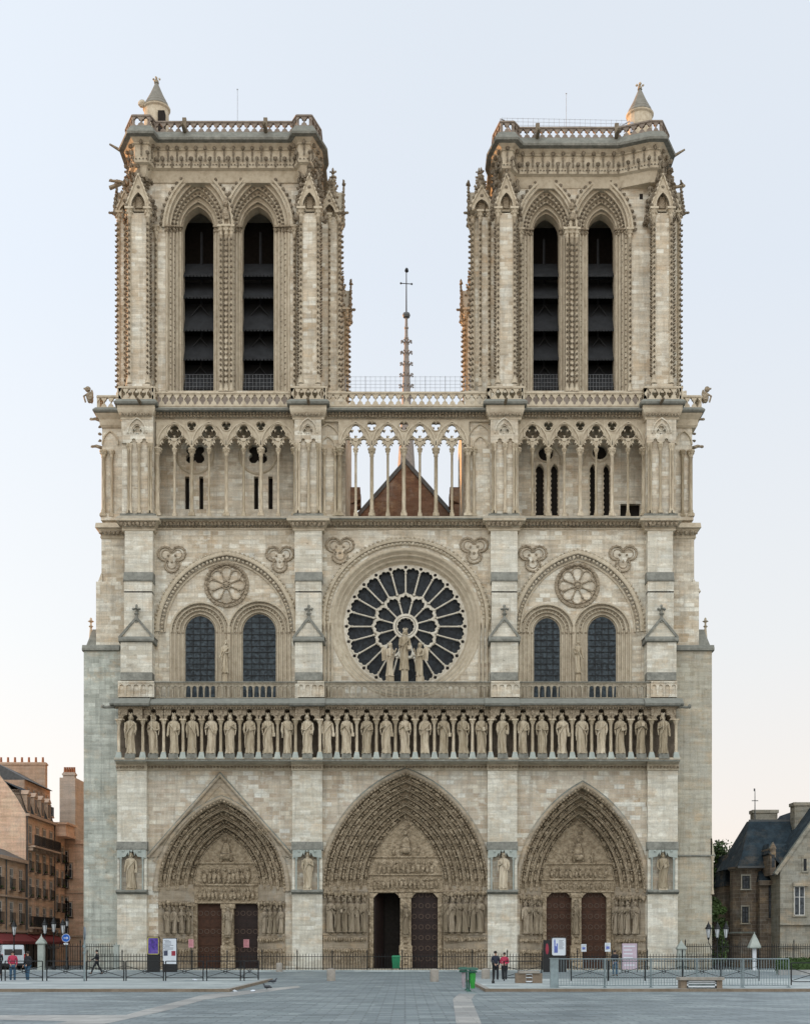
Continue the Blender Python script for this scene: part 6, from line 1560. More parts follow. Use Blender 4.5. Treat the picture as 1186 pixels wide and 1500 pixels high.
# recessed dark link with a tall window
m = MB(); m.box(X(1112, 13), X(1146, 13), 13, 20, 0, Z(1292, 13)); m.box(X(1110, 13), X(1146, 13), 12.6, 13, Z(1297, 13), Z(1290, 13)); part('wall', m, M_pr2, hP, 'dark recessed link wall')
l2 = lambda u, v, d: (u, 13-d, v); window(l2, X(1129, 13), Z(1345, 13), .55, 3.0, hP, frame=M_iron, sill=M_pr2)
m = MB(); m.hexa([(X(1112, 13), 12.8, Z(1291, 13)), (X(1146, 13), 12.8, Z(1291, 13)), (X(1146, 13), 17, Z(1291, 13)), (X(1112, 13), 17, Z(1291, 13))], [(X(1118, 13), 15.5, Z(1262, 13)), (X(1146, 13), 15.5, Z(1262, 13)), (X(1146, 13), 17, Z(1262, 13)), (X(1118, 13), 17, Z(1262, 13))]); part('roof', m, M_slate, hP)
# polygonal stair tower
tx, ty, tr = X(1098, 14.5), 15.6, 1.55
m = MB(); m.lathe(tx, ty, [(tr, -.1), (tr, Z(1275, 14)), (tr+.2, Z(1272, 14)), (tr+.2, Z(1269, 14))], 10, rot=R(18)); m.lathe(tx, ty, [(tr+.1, 3.0), (tr+.15, 3.15), (tr, 3.3)], 10, rot=R(18)); part('stair_tower', m, M_pr2, hP)
l3 = lambda u, v, d: (u, 14.1-d, v)
window(l3, X(1092, 14), Z(1302, 14), .7, 1.2, hP, frame=M_iron, sill=M_pr); window(l3, X(1091, 14), Z(1352, 14), .6, 1.5, hP, frame=M_iron, sill=M_pr)
m = MB(); e0, e1 = X(1078, 14), X(1150, 14); r0, r1 = X(1101, 16), X(1166, 16); zr, ze = Z(1201, 16), Z(1270, 14)
m.loft([[(e0, 13.6, ze), (e1, 13.6, ze), (e1+3, 22, ze), (e0, 22, ze)], [(e0+.5, 14.1, ze+1.0), (e1, 14.1, ze+1.0), (e1+3, 21.5, ze+1), (e0+.5, 21.5, ze+1)], [(r0, 17, zr), (r1, 17, zr), (r1, 18, zr), (r0, 18, zr)]], True); m.add([(r0, 17, zr), (r1, 17, zr), (r1, 18, zr), (r0, 18, zr)], [(0, 1, 2, 3)])
part('roof', m, M_slate, hP, 'steep hipped slate roof over the stair tower')
m = MB(); m.box(r0-.05, X(1166, 16), 16.95, 17.1, zr-.1, zr+.12); m.box(e0, e1-1.5, 13.5, 13.65, ze-.12, ze+.06); part('gutter', m, M_lead, hP)
def pch(a, b, t, bb, y, d): 
    m = MB(); m.box(X(a, y), X(b, y), y, y+d, Z(bb, y), Z(t, y)); m.box(X(a, y)-.1, X(b, y)+.1, y-.1, y+d+.1, Z(t+4, y), Z(t, y)+.05); m.box(X(a, y)-.08, X(b, y)+.08, y-.08, y+d+.08, Z(bb, y), Z(bb-3, y)); part('chimney', m, M_pr, hP)
pch(1103, 1138, 1187, 1206, 17.2, 1.2); pch(1163, 1187, 1176, 1225, 15.5, 1.4)
m = MB(); x = X(1105, 17); m.tube([(x, 17, Z(1205, 17)), (x, 17, Z(1156, 17))], .06, 6, .03); m.tube([(x-.3, 17, Z(1173, 17)), (x+.3, 17, Z(1173, 17))], .04, 5); m.box(x-.12, x+.02, 16.98, 17.02, Z(1159, 17), Z(1155, 17)); part('weather_vane', m, M_lead, hP)
m = MB(); m.box(X(1128, 11.5), X(1136, 11.5), 11.6, 15, Z(1282, 11.5), Z(1242, 11.5)); m.plate([(X(1127, 11.5), Z(1243, 11.5)), (X(1137, 11.5), Z(1243, 11.5)), (X(1132, 11.5), Z(1233, 11.5))], [], 11.55, 12); dm_ = part('dormer', m, M_pr2, hP)
g = MB(); g.box(X(1130, 11.5), X(1134, 11.5), 11.55, 11.6, Z(1270, 11.5), Z(1252, 11.5)); part('pane', g, M_pane, dm_)
m = MB(); m.hexa([(X(1126, 11.5), 11.5, Z(1250, 11.5)), (X(1152, 11.5), 11.5, Z(1276, 11.5)), (X(1152, 11.5), 15, Z(1276, 11.5)), (X(1126, 11.5), 15, Z(1250, 11.5))], [(X(1132, 11.5), 13, Z(1234, 11.5)), (X(1160, 11.5), 13, Z(1234, 11.5)), (X(1160, 11.5), 15, Z(1234, 11.5)), (X(1132, 11.5), 15, Z(1234, 11.5))]); part('roof', m, M_slate, hP)
m = MB(); m.box(X(1060, 19), X(1078, 19), 19, 26, 0, Z(1297, 19)); part('wall', m, M_pr2, hP, 'shadowy back wing')
m = MB(); m.hexa([(X(1059, 19), 18.8, Z(1298, 19)), (X(1080, 19), 18.8, Z(1298, 19)), (X(1080, 19), 26, Z(1298, 19)), (X(1059, 19), 26, Z(1298, 19))], [(X(1069, 19), 20, Z(1250, 19)), (X(1080, 19), 20, Z(1250, 19)), (X(1080, 19), 25, Z(1250, 19)), (X(1069, 19), 25, Z(1250, 19))]); part('roof', m, M_slate, hP)
for a, t in ((1071, 1242), (1078, 1237)): m = MB(); m.lathe(X(a, 19), 20, [(.1, Z(1255, 19)), (.12, Z(1249, 19)), (.02, Z(t, 19))], 6); part('finial', m, M_lead, hP)

# =====================================================================  TREES AND HEDGE
M_leafg = plain("tree_leaf", (.05, .085, .02), .65, var=.55, scale=1.2)
M_bark = plain("tree_bark", (.06, .045, .032), .9)
def tree(x, y, h, rad, label, seed, n=2600, z0=.25, leaf=.16, group='trees between the cathedral and the stone house'):
    rnd = random.Random(seed); t = empty('tree', (x, y, 0), label, 'tree', group)
    b = MB(); b.tube([(0, 0, 0), (.1, .05, h*.3), (-.05, .1, h*.6), (0, 0, h*.85)], h*.022, 8, h*.006)
    tips = []
    for q in range(12):
        a = rnd.random()*6.28; z = h*rnd.uniform(.3, .75); L = rad*rnd.uniform(.5, .9); e = (L*math.cos(a), L*math.sin(a), z+L*.5); tips.append(e)
        b.tube([(0, 0, z), (e[0]*.5, e[1]*.5, z+L*.35), e], h*.008, 5, .02)
    o = b.build('trunk', M_bark); o.parent = t
    c = MB(); cl = []
    for q in range(34):
        a = rnd.random()*6.28; zz = rnd.random(); prof = math.sin(math.pi*min(1, .12+zz*.88))**.6; r_ = rad*prof*rnd.uniform(.3, 1)
        cl.append((r_*math.cos(a), r_*math.sin(a), h*(z0+(1-z0)*zz), rad*rnd.uniform(.22, .42)))
    for q in range(n):
        k = rnd.choice(cl); v = Vector((rnd.gauss(0, 1), rnd.gauss(0, 1), rnd.gauss(0, 1))); v = v.normalized()*k[3]*rnd.uniform(.6, 1.05); p = Vector(k[:3])+v
        s = leaf*rnd.uniform(.6, 1.3); u = Vector((rnd.gauss(0, 1), rnd.gauss(0, 1), rnd.gauss(0, 1))).normalized(); w_ = u.cross(Vector((rnd.gauss(0, 1), rnd.gauss(0, 1), .3))).normalized()
        c.add([p-u*s, p+w_*s*.6, p+u*s, p-w_*s*.6], [(0, 1, 2, 3)])
    o = c.build('crown', M_leafg); o.parent = t
tree(X(1053, 22), 24, 11.5, 2.2, 'green leafy tree in the gap right of the cathedral', 3, 3600)
tree(X(1050, 9), 10, 6.0, 1.3, 'dark bushy tree low behind the three lanterns', 5, 2600, .05, group='trees between the cathedral and the stone house')
tree(X(1064, 33), 36, 13, 3.2, 'farther tree behind the back wing of the stone house', 8, 3000)
def hedge(x0, x1, y, h, d, label):
    t = MB(); rnd = random.Random(4)
    for q in range(int((x1-x0)*900)):
        p = Vector((rnd.uniform(x0, x1), y+rnd.uniform(0, d), rnd.uniform(.1, h)+.12*rnd.random())); s = rnd.uniform(.05, .1); u = Vector((rnd.gauss(0, 1), rnd.gauss(0, 1), rnd.gauss(0, 1))).normalized(); w_ = u.cross(Vector((.3, 1, rnd.random()))).normalized()
        t.add([p-u*s, p+w_*s*.6, p+u*s, p-w_*s*.6], [(0, 1, 2, 3)])
    t.box(x0+.1, x1-.1, y+.12, y+d-.12, 0, h-.12)
    tag(t.build('hedge', M_grass), label, 'hedge')
hedge(X(1141, -17), X(1141, -17)+8, -17, 1.05, 1.2, 'clipped green hedge behind the black barrier at the right')
m = MB(); m.box(X(1137, -18), X(1137, -18)+9, -18.6, -18.2, 0, .35); tag(m.build('low_wall', M_strip), 'low pale stone edging below the green hedge', 'low wall')
# =====================================================================  STREET FURNITURE
M_lglass = plain("frosted_lantern_glass", (.55, .57, .58), .3, var=.05)
M_white = plain("white_painted_metal", (.62, .64, .66), .4, var=.06)
M_bench = plain("pale_concrete_bench", (.30, .27, .23), .85, var=.2, bump=.2)
M_benchd = plain("brown_stone_bench_side", (.20, .15, .105), .85, var=.25, bump=.2)
def P_(mb, name, mat, root, smooth=None): o = mb.build(name, mat, None, smooth); o.parent = root; return o
def cross_barrier(wd=1.95, h=1.03):
    r = empty('cross_barrier')
    for s in (0, 1): m = MB(); m.smooth = True; m.tube([(s*wd, 0, 0), (s*wd, 0, h)], .032, 7); P_(m, 'post', M_iron, r)
    m = MB(); m.tube([(0, 0, h), (wd, 0, h)], .024, 6); P_(m, 'top_rail', M_iron, r)
    m = MB(); m.tube([(0, 0, .16), (wd, 0, .16)], .02, 6); P_(m, 'bottom_rail', M_iron, r)
    for a, b in (((0, .2), (wd, h-.25)), ((0, h-.25), (wd, .2))): m = MB(); m.tube([(a[0], 0, a[1]), (b[0], 0, b[1])], .016, 5); P_(m, 'brace', M_iron, r)
    m = MB(); m.tube([(wd/2+.1*math.cos(R(30*q)), 0, (h-.05)/2+.1*math.sin(R(30*q))) for q in range(13)], .016, 5); P_(m, 'ring', M_iron, r)
    return r
cbp = cross_barrier(); first = True
def place(proto, used, **k):
    o = proto if not used else copy_tree(proto)
    for a, b in k.items():
        if a == 'loc': o.location = b
        elif a == 'rz': o.rotation_euler = (0, 0, R(b))
        else: o[a] = b
    return o
yb_ = -38.4; gl = 'black cross braced barriers'
sp = [(-52, 'black cross barrier at the left picture edge'), (8, 'black cross barrier in front of the two people in jeans'), (69, 'black cross barrier in front of the pointed stone pillar on the left'), (127, 'black cross barrier in front of the walking person'),
      (185, 'black cross barrier before the purple poster case'), (243, 'black cross barrier before the left pink notice'), (303, 'black cross barrier before the left portal doors')]
for i, (px, lab) in enumerate(sp): place(cbp, i > 0, loc=(X(px, yb_), yb_, .125), label=lab, category='barrier', group=gl)
place(cbp, True, loc=(X(352, yb_), yb_+.1, .125), rz=68, label='black cross barrier turned end on at the platform corner', category='barrier', group=gl)
for px, lab in ((738, 'black cross barrier behind the small stone bench'), (836, 'black cross barrier behind the grey railing below the white poster'), (890, 'black cross barrier behind the grey railing near the pink banner'), (944, 'black cross barrier just left of the long bench, behind the railing'), (1000, 'black cross barrier behind the long bench and grey railing'), (1056, 'black cross barrier behind the grey railing before the pointed white pillar')):
    place(cbp, True, loc=(X(px, yb_), yb_, .125), label=lab, category='barrier', group=gl)
place(cbp, True, loc=(X(1158, -46), -46, .125), label='nearest black cross barrier at the right picture edge', category='barrier', group=gl)
# grey crowd railing
def grey_section(wd=2.05, h=1.25):
    r = empty('crowd_railing')
    for s in (0, 1): m = MB(); m.tube([(s*wd, 0, 0), (s*wd, 0, h)], .024, 6); m.box(s*wd-.03, s*wd+.03, -.25, .25, 0, .03); P_(m, 'post', M_greypaint, r)
    m = MB(); m.tube([(0, 0, h), (wd, 0, h)], .024, 6); P_(m, 'top_rail', M_greypaint, r)
    m = MB(); m.tube([(0, 0, .1), (wd, 0, .1)], .02, 6); P_(m, 'bottom_rail', M_greypaint, r)
    for q in range(1, 17): m = MB(); x = wd*q/17; m.tube([(x, 0, .1), (x, 0, h)], .0125, 5, cap=False); P_(m, 'bar', M_greypaint, r)
    return r
gs = grey_section(); yg_ = -50
gl = 'grey crowd railings'
for i, lab in enumerate(('grey railing beside the grey box post', 'grey railing in front of the pink banner', 'grey railing just left of the long bench', 'grey railing behind the long bench', 'last grey railing at the right, before the hedge')):
    place(gs, i > 0, loc=(X(817, yg_)+i*2.05*.985*1.0, yg_+i*.12, .125), rz=-.0, label=lab, category='railing', group=gl)
r = empty('box_post', (X(811, -50), -50, .125), 'solid grey box post at the left end of the grey railing', 'post')
m = MB(); m.box(-.17, .17, -.12, .12, 0, 1.25); m.box(-.19, .19, -.14, .14, 1.25, 1.29); P_(m, 'box_body', M_greypaint, r)
# iron church railing: sections between heavier posts
def iron_section(wd, h=1.3, n=11, name='iron_railing'):
    r = empty(name)
    m = MB(); m.tube([(0, 0, 0), (0, 0, h+.25)], .045, 6); m.lathe(0, 0, [(.06, h+.2), (.05, h+.28), (.0, h+.45)], 6); P_(m, 'post', M_iron, r)
    for q, z in (('top_rail', h-.2), ('bottom_rail', .18)): m = MB(); m.box(0, wd, -.02, .02, z, z+.05); P_(m, q, M_iron, r)
    for q in range(1, n+1): m = MB(); x = wd*q/(n+1); m.tube([(x, 0, .02), (x, 0, h-.05)], .019, 4, cap=False); m.lathe(x, 0, [(.03, h-.08), (.0, h+.12)], 4); P_(m, 'picket', M_iron, r)
    return r
yr = -2.6; lb = X(128, yr); n_s = 18; wd = (X(1050, yr)-lb)/n_s; ir = iron_section(wd)
wh = ['below the left side buttress', 'before the far left flat buttress', 'behind the purple poster case', 'behind the white text panel', 'before the left door of the left portal', 'before the right door of the left portal', 'before the buttress left of the central portal', 'before the left jamb of the central portal',
      'before the open central door', 'before the closed central door', 'before the right jamb of the central portal', 'behind the couple in dark and red', 'behind the small stone bench', 'before the left door of the right portal', 'before the right door of the right portal', 'behind the pink banner', 'before the far right flat buttress', 'before the right side buttress']
for i in range(n_s): place(ir, i > 0, loc=(lb+wd*i, yr, .0), label='black spiked iron railing '+wh[i], category='railing', group='spiked iron railings before the cathedral')
tr_ = iron_section(2.9, 2.1, 15, 'tall_iron_railing')
for i, (px, lab) in enumerate(((64, 'tall dark spiked railing right of the left pointed pillar'), (118, 'tall spiked railing against the left side buttress'), (1003, 'tall spiked railing right of the right pointed pillar'), (1057, 'tall spiked railing before the stair tower'), (1110, 'tall spiked railing right of the slim white pillar'), (1162, 'tall spiked railing at the right picture edge'))):
    place(tr_, i > 0, loc=(X(px, -1.6), -1.6, 0), label=lab, category='railing', group='tall spiked railings')
# pointed stone pillars
def pillar(px, y, pt, pc, pb, hw, cw, lab, mat, taper=1.0):
    z = lambda q: Z(q, y); r = empty('stone_pillar', (X(px, y), y, 0), lab, 'pillar', 'pillars with pyramid caps')
    m = MB(); m.lathe(0, 0, [(hw*1.5, -.0), (hw*1.45, .25), (hw*1.41*taper, .3), (hw*1.41, z(pc))], 4, rot=R(45)); P_(m, 'shaft', mat, r)
    m = MB(); m.lathe(0, 0, [(cw*1.3, z(pc)), (cw*1.41, z(pc)+.05), (cw*1.41, z(pc)+.12), (cw*.35, z(pt)-.12), (.05, z(pt)), (.02, z(pt)+.15)], 4, rot=R(45)); P_(m, 'pyramid_cap', M_blk, r)
pillar(61, -2, 1371, 1383, 1420, .24, .36, 'grey stone pillar with pyramid cap left of the cathedral', M_blk)
pillar(997, -2, 1378, 1391, 1420, .28, .38, 'broad tapering stone pillar with pyramid cap by the right buttress', M_blk, 1.35)
pillar(1104, -6, 1368, 1389, 1424, .13, .42, 'slim white pillar with tall pyramid cap before the stone house', M_white)
pillar(171, -2, 1383, 1386, 1420, .2, .22, 'short stone gate pillar at the foot of the far left buttress', M_blk)
# lanterns
def lantern_geo(x, y, z, h=1.15):
    m = MB(); m.lathe(x, y, [(.08, z), (.10, z+.05), (.17*h, z+.62*h), (.2*h, z+.63*h)], 6); g = m
    f = MB(); f.lathe(x, y, [(.23*h, z+.62*h), (.25*h, z+.66*h), (.15*h, z+.8*h), (.16*h, z+.83*h), (.08*h, z+.95*h), (.03, z+1.08*h), (.0, z+1.2*h)], 6)
    for q in range(6): a = R(60*q); f.tube([(x+.09*math.cos(a), y+.09*math.sin(a), z), (x+.185*h*math.cos(a), y+.185*h*math.sin(a), z+.64*h)], .015, 4)
    f.lathe(x, y, [(.05, z-.15), (.1, z-.02), (.09, z+.04)], 6)
    return g, f
def lamp_post(px, y, pys, heads, lab, h=1.15):
    x0 = X(px, y); r = empty('street_lamp', (x0, y, 0), lab, 'street lamp', 'old style lantern lamps')
    zt = Z(pys, y); m = MB(); m.smooth = True
    m.lathe(0, 0, [(.2, 0), (.2, .3), (.12, .4), (.09, .9), (.11, 1.0), (.065, 1.1), (.05, zt-.1)], 8); P_(m, 'lamp_post', M_iron, r)
    for hx, hz in heads:
        dx = X(hx, y)-x0; z = Z(hz, y); g, f = lantern_geo(dx, 0, z, h)
        if abs(dx) > .05: f.tube([(0, 0, zt-.4), (dx*.5, 0, zt-.55), (dx, 0, z-.35), (dx, 0, z-.1)], .03, 5)
        else: f.tube([(0, 0, zt-.3), (0, 0, z)], .04, 5)
        L_ = P_(f, 'lantern', M_iron, r); L_2 = g.build('glass', M_lglass); L_2.parent = L_
lamp_post(1050, -3, 1385, ((1037, 1374), (1050, 1374), (1062.5, 1374)), 'black lamp post carrying three lanterns by the right buttress')
lamp_post(79, 1, 1380, ((66, 1368), (79, 1366), (92.5, 1368)), 'black lamp post carrying three lanterns in front of the orange house')
lamp_post(21, 1, 1372, ((21, 1370),), 'single lantern lamp above the white van')
lamp_post(98.5, 2, 1366, ((98.5, 1357),), 'single small lantern lamp behind the blue arrow sign', .7)
# traffic signs
M_blue = plain("blue_sign_face", (.01, .10, .42), .4, var=.05); M_sgrey = plain("grey_sign_back", (.16, .2, .24), .4, .4)
r = empty('road_sign', (X(97, -1), -1, 0), 'round blue road sign with a white arrow', 'road sign')
m = MB(); m.tube([(0, .05, 0), (0, .05, Z(1369, -1))], .035, 6); P_(m, 'post', M_greypaint, r)
zc_ = Z(1374, -1); m = MB(); m.lathey(0, zc_, [(.34, .02), (.34, -.02), (.001, -.02)], n=24); m.cm = 1; m.lathey(0, zc_, [(.34, -.021), (.31, -.024), (.31, -.021)], n=24)
m.box(-.18, .12, -.035, -.022, zc_-.03, zc_+.03); m.add([(.2, -.03, zc_), (.06, -.03, zc_+.13), (.06, -.03, zc_-.13)], [(0, 1, 2)]); P_(m, 'sign_disc', [M_blue, M_white], r)
m = MB(); m.box(-.2, .2, 0, .02, zc_-.55, zc_-.4); P_(m, 'sub_plate', M_white, r)
r = empty('road_sign', (X(124, -39), -39, .125), 'grey pole with a round sign seen almost edge on, before the left side buttress', 'road sign')
zz = Z(1367, -39)-.125; m = MB(); m.smooth = True; m.tube([(0, 0, 0), (0, 0, zz)], .05, 8); P_(m, 'post', M_greypaint, r)
m = MB(); m.fn = lambda a, b, c: (a*.34+b*.9, b*.4-a*.94, c); m.lathey(0, zz, [(.001, .03), (.34, .03), (.34, -.03), (.001, -.03)], n=24); P_(m, 'sign_disc', M_sgrey, r)
m = MB(); m.box(-.07, .07, -.06, .06, zz-.75, zz-.62); m.box(-.065, .065, -.06, .06, zz-1.05, zz-.95); P_(m, 'bracket', M_greypaint, r)
# panels and notices
M_purple, t_, b_ = newmat("purple_poster")
g_ = nd(t_, 'ShaderNodeNewGeometry'); c_ = ramp(t_, noise(t_, g_.outputs['Position'], 3.5, 4, .6), [(.3, (.015, .02, .08)), (.48, (.07, .03, .28)), (.62, (.12, .08, .35)), (.72, (.2, .12, .03))]); t_.links.new(c_, b_.inputs['Base Color']); b_.inputs['Roughness'].default_value = .3
M_yel = plain("yellow_frame", (.5, .45, .12), .5); M_paper = plain("white_paper", (.62, .66, .70), .6, var=.05); M_ink = plain("dark_print", (.05, .06, .1), .6); M_pinkp = plain("pink_paper", (.52, .25, .27), .7, var=.08)
M_bluep = plain("blue_print", (.12, .16, .45), .6, var=.3); M_redp = plain("red_print", (.28, .03, .05), .6); M_black = plain("black_panel", (.012, .013, .014), .4); M_lil = plain("lilac_banner_cloth", (.50, .40, .46), .8, var=.1)
yp_ = -8
def panel(name, px0, px1, pt, pb, lab, cat, y=yp_, base=M_black, face=M_paper, frame=None, foot=1424, group=None):
    cx = (X(px0, y)+X(px1, y))/2; r = empty(name, (cx, y, 0), lab, cat, group); w2 = (X(px1, y)-X(px0, y))/2; z0, z1 = Z(pb, y), Z(pt, y)
    m = MB()
    if base: m.box(-w2-.04, w2+.04, .0, .25, .0, z0); m.box(-w2-.03, w2+.03, .02, .22, z0, z1+.05); P_(m, 'cabinet', base, r)
    m = MB(); m.box(-w2, w2, -.03, .02, z0, z1); P_(m, 'poster', face, r)
    if frame:
        m = MB()
        for a, b, c, d_ in ((-w2, w2, z0, z0+.05), (-w2, w2, z1-.05, z1), (-w2, -w2+.05, z0, z1), (w2-.05, w2, z0, z1)): m.box(a, b, -.05, -.031, c, d_)
        P_(m, 'frame', frame, r)
    return r, w2, z0, z1
panel('poster_case', 216.5, 233, 1373, 1398, 'black display case with a purple poster in a yellow frame', 'display case', face=M_purple, frame=M_yel)
r, w2, z0, z1 = panel('information_panel', 239, 258.5, 1375, 1412, 'tall white information panel with two dark pictures, right of the purple poster', 'sign', base=M_black)
m = MB(); n_l = 0
for q in range(9): zz = z1-.14-q*.095; m.box(-w2+.08+(.05 if q % 3 else 0), -w2+.08+random.uniform(.3, .75), -.036, -.031, zz, zz+.03)
for q in range(4): m.box(-w2+.05, -w2+.1, -.037, -.031, z1-.5-q*.13, z1-.45-q*.13)
P_(m, 'text_lines', M_ink, r)
m = MB(); m.box(-w2+.06, -w2+.36, -.04, -.031, z0+.62, z0+.98); P_(m, 'picture', M_ink, r); m = MB(); m.box(w2-.36, w2-.06, -.04, -.031, z0+.62, z0+.98); P_(m, 'picture', M_redp, r)
r, w2, z0, z1 = panel('poster_stand', 796, 805.5, 1378, 1402, 'narrow black panel with a red figure by the right portal', 'sign', face=M_black)
m = MB(); m.blob(0, -.04, (z0+z1)/2, .13, .02, .42, .2, True); P_(m, 'red_figure', M_redp, r)
r, w2, z0, z1 = panel('poster_case', 808, 828, 1374, 1399.5, 'dark display case with a white poster of a blue church', 'display case', frame=M_white)
m = MB(); zb0 = z0+.2; m.box(-.36, -.26, -.036, -.031, zb0, zb0+.85); m.box(-.18, -.08, -.036, -.031, zb0, zb0+.7); m.box(-.36, -.08, -.0365, -.031, zb0, zb0+.5); m.add([(-.38, -.034, zb0+.85), (-.24, -.034, zb0+.85), (-.31, -.034, zb0+1.08)], [(0, 1, 2)]); P_(m, 'blue_church_picture', M_bluep, r)
m = MB()
for q in range(8): m.box(.0, random.uniform(.25, .42), -.036, -.031, z1-.2-q*.09, z1-.175-q*.09)
P_(m, 'text_lines', M_ink, r)
def notice(px, pt, pb, hw, y, lab, mat=M_paper, stand=False, pic=True, group='paper notices by the doors'):
    r = empty('notice', (X(px, y), y, 0), lab, 'notice', group); z0, z1 = Z(pb, y), Z(pt, y); m = MB(); m.box(-hw, hw, -.02, 0, z0, z1); P_(m, 'sheet', mat, r)
    m = MB()
    for q in range(5): m.box(-hw*.75, hw*random.uniform(.2, .75), -.024, -.0205, z1-(z1-z0)*(q+1)/6.5, z1-(z1-z0)*(q+1)/6.5+.018)
    P_(m, 'text_lines', M_ink if mat is not M_pinkp else M_redp, r)
    if pic: m = MB(); m.box(-hw*.6, hw*.6, -.026, -.0205, z0+(z1-z0)*.3, z0+(z1-z0)*.6); P_(m, 'picture', M_bluep, r)
    if stand: m = MB(); m.tube([(0, .04, 0), (0, .04, z1-.1)], .03, 6); m.lathe(0, .04, [(.2, 0), (.2, .03), (.03, .06)], 10); P_(m, 'stand', M_iron, r)
notice(280, 1376, 1388, .21, -.55, 'pink paper notice left of the left portal doors', M_pinkp, True, False); notice(361, 1376, 1388, .24, YI+.25, 'pink paper notice pinned on the right door of the left portal', M_pinkp, False, False)
notice(854.5, 1383, 1394, .2, -5, 'small white notice before the right door of the right portal', stand=True); notice(889.5, 1381, 1394, .22, -5, 'small white notice on a stand left of the pink banner', stand=True)
r = empty('banner', (X(921.5, -9), -9, 0), 'tall lilac banner with white text lines right of the right portal', 'banner'); z0, z1 = Z(1420, -9), Z(1382, -9)
m = MB(); m.box(-.55, .55, -.02, .02, z0, z1); P_(m, 'banner_cloth', M_lil, r); m = MB()
for q in range(6): m.box(-.45, random.uniform(.1, .45), -.026, -.0205, z1-.25-q*.28, z1-.17-q*.28)
P_(m, 'text_lines', M_paper, r)
for s in (-1, 1): m = MB(); m.tube([(s*.57, 0, 0), (s*.57, 0, z1+.05)], .03, 6); P_(m, 'post', M_iron, r)
# bins
M_green = plain("green_plastic", (.01, .17, .075), .35, var=.15, scale=2); M_dgreen = plain("dark_green_metal", (.015, .09, .06), .35, var=.15)
r = empty('wheelie_bin', (X(580, -3.6), -3.6, .09), 'green wheeled rubbish bin in front of the central pillar', 'bin')
m = MB(); m.hexa([(-.27, -.3, .12), (.27, -.3, .12), (.27, .3, .12), (-.27, .3, .12)], [(-.33, -.36, 1.0), (.33, -.36, 1.0), (.33, .36, 1.0), (-.33, .36, 1.0)])
for q in range(5): m.box(-.22+q*.1, -.18+q*.1, -.365, -.3, .2, .95)
P_(m, 'bin_body', M_green, r); m = MB(); m.hexa([(-.36, -.4, 1.0), (.36, -.4, 1.0), (.36, .4, 1.0), (-.36, .4, 1.0)], [(-.3, -.3, 1.12), (.3, -.3, 1.12), (.3, .38, 1.15), (-.3, .38, 1.15)]); P_(m, 'lid', M_green, r)
for s in (-1, 1): m = MB(); m.fn = lambda a, b, c: (b, a, c); m.lathey(.25, .1, [(.001, s*.3-.03), (.1, s*.3-.03), (.1, s*.3+.03), (.001, s*.3+.03)], n=14); P_(m, 'wheel', M_iron, r)
M_bag, tb, bb = newmat("thin_plastic_bag"); bb.inputs['Base Color'].default_value = (.42, .36, .38, 1); bb.inputs['Roughness'].default_value = .25; bb.inputs['Alpha'].default_value = .75
M_bagg, tb, bb = newmat("green_plastic_bag"); bb.inputs['Base Color'].default_value = (.03, .30, .04, 1); bb.inputs['Roughness'].default_value = .25; bb.inputs['Alpha'].default_value = .9
def litter(px, y, lab, bag, sgn):
    bw_ = .085 if sgn > 0 else .125
    r = empty('litter_bin', (X(px, y), y, 0), lab, 'litter bin', 'ring litter bins with hanging bags')
    m = MB(); m.tube([(sgn*.16, .1, 0), (sgn*.14, .1, .8), (sgn*.1, .08, .92)], .035, 7); m.lathe(sgn*.16, .1, [(.12, 0), (.1, .05), (.04, .1)], 8); P_(m, 'post', M_dgreen, r)
    m = MB(); m.smooth = True; m.lathe(0, 0, [(.18, .80), (.2, .82), (.2, .87), (.17, .89)], 18); P_(m, 'ring', M_dgreen, r)
    m = MB(); m.fn = lambda a, b, c: (a, b, c+.12*b+.03); m.lathe(0, 0, [(.22, .90), (.25, .92), (.22, .97), (.06, 1.0)], 18); P_(m, 'lid', M_dgreen, r)
    m = MB(); m.smooth = True; n = 14; rings = []
    for i in range(9):
        t = i/8; rr = bw_*(1-.35*t**2); rings.append([(rr*(1+.12*math.sin(5*a+i))*math.cos(a), rr*(1+.12*math.cos(4*a-i))*math.sin(a), (.83-.70*t)) for a in [2*math.pi*j/n for j in range(n)]])
    m.loft(rings, True); m.add(rings[-1], [tuple(range(n))]); P_(m, 'bag', bag, r)
litter(678.5, gy(1451), 'green ring litter bin with an empty clear bag, the left of the pair', M_bag, 1); litter(692, gy(1452.5), 'green ring litter bin with a green bag, the right of the pair', M_bagg, -1)
# benches
def bench(px0, px1, pt, pb, lab, frame_w, y):
    x0, x1 = X(px0, y), X(px1, y); r = empty('stone_bench', ((x0+x1)/2, y, .125), lab, 'bench'); w2 = (x1-x0)/2; h = Z(pt, y)-.125
    m = MB(); m.box(-w2, w2, -.3, .5, h-.12, h); P_(m, 'seat_slab', M_bench, r)
    for s in (-1, 1): m = MB(); a = w2*.8; m.box(s*a-.12*frame_w, s*a+.12*frame_w, -.22, .42, 0, h-.12); P_(m, 'support', M_benchd, r)
    m = MB(); a = w2*.66 if frame_w < 1.5 else w2*.42
    for q in ((-a, a, .05, .11), (-a, a, h-.2, h-.15), (-a, -a+.06, .05, h-.15), (a-.06, a, .05, h-.15), (-a, a, h*.42, h*.42+.04)): m.box(q[0], q[1], -.2, -.16, q[2], q[3])
    P_(m, 'metal_frame', M_white, r)
    m = MB(); m.box(-w2*.8, w2*.8, -.12, .36, .02, h-.125); P_(m, 'core', M_benchd if frame_w > 1.5 else M_greypaint, r)
bench(759, 789, 1422, 1440, 'short stone bench with one white framed grille on the right platform', 2.0, -42.5)
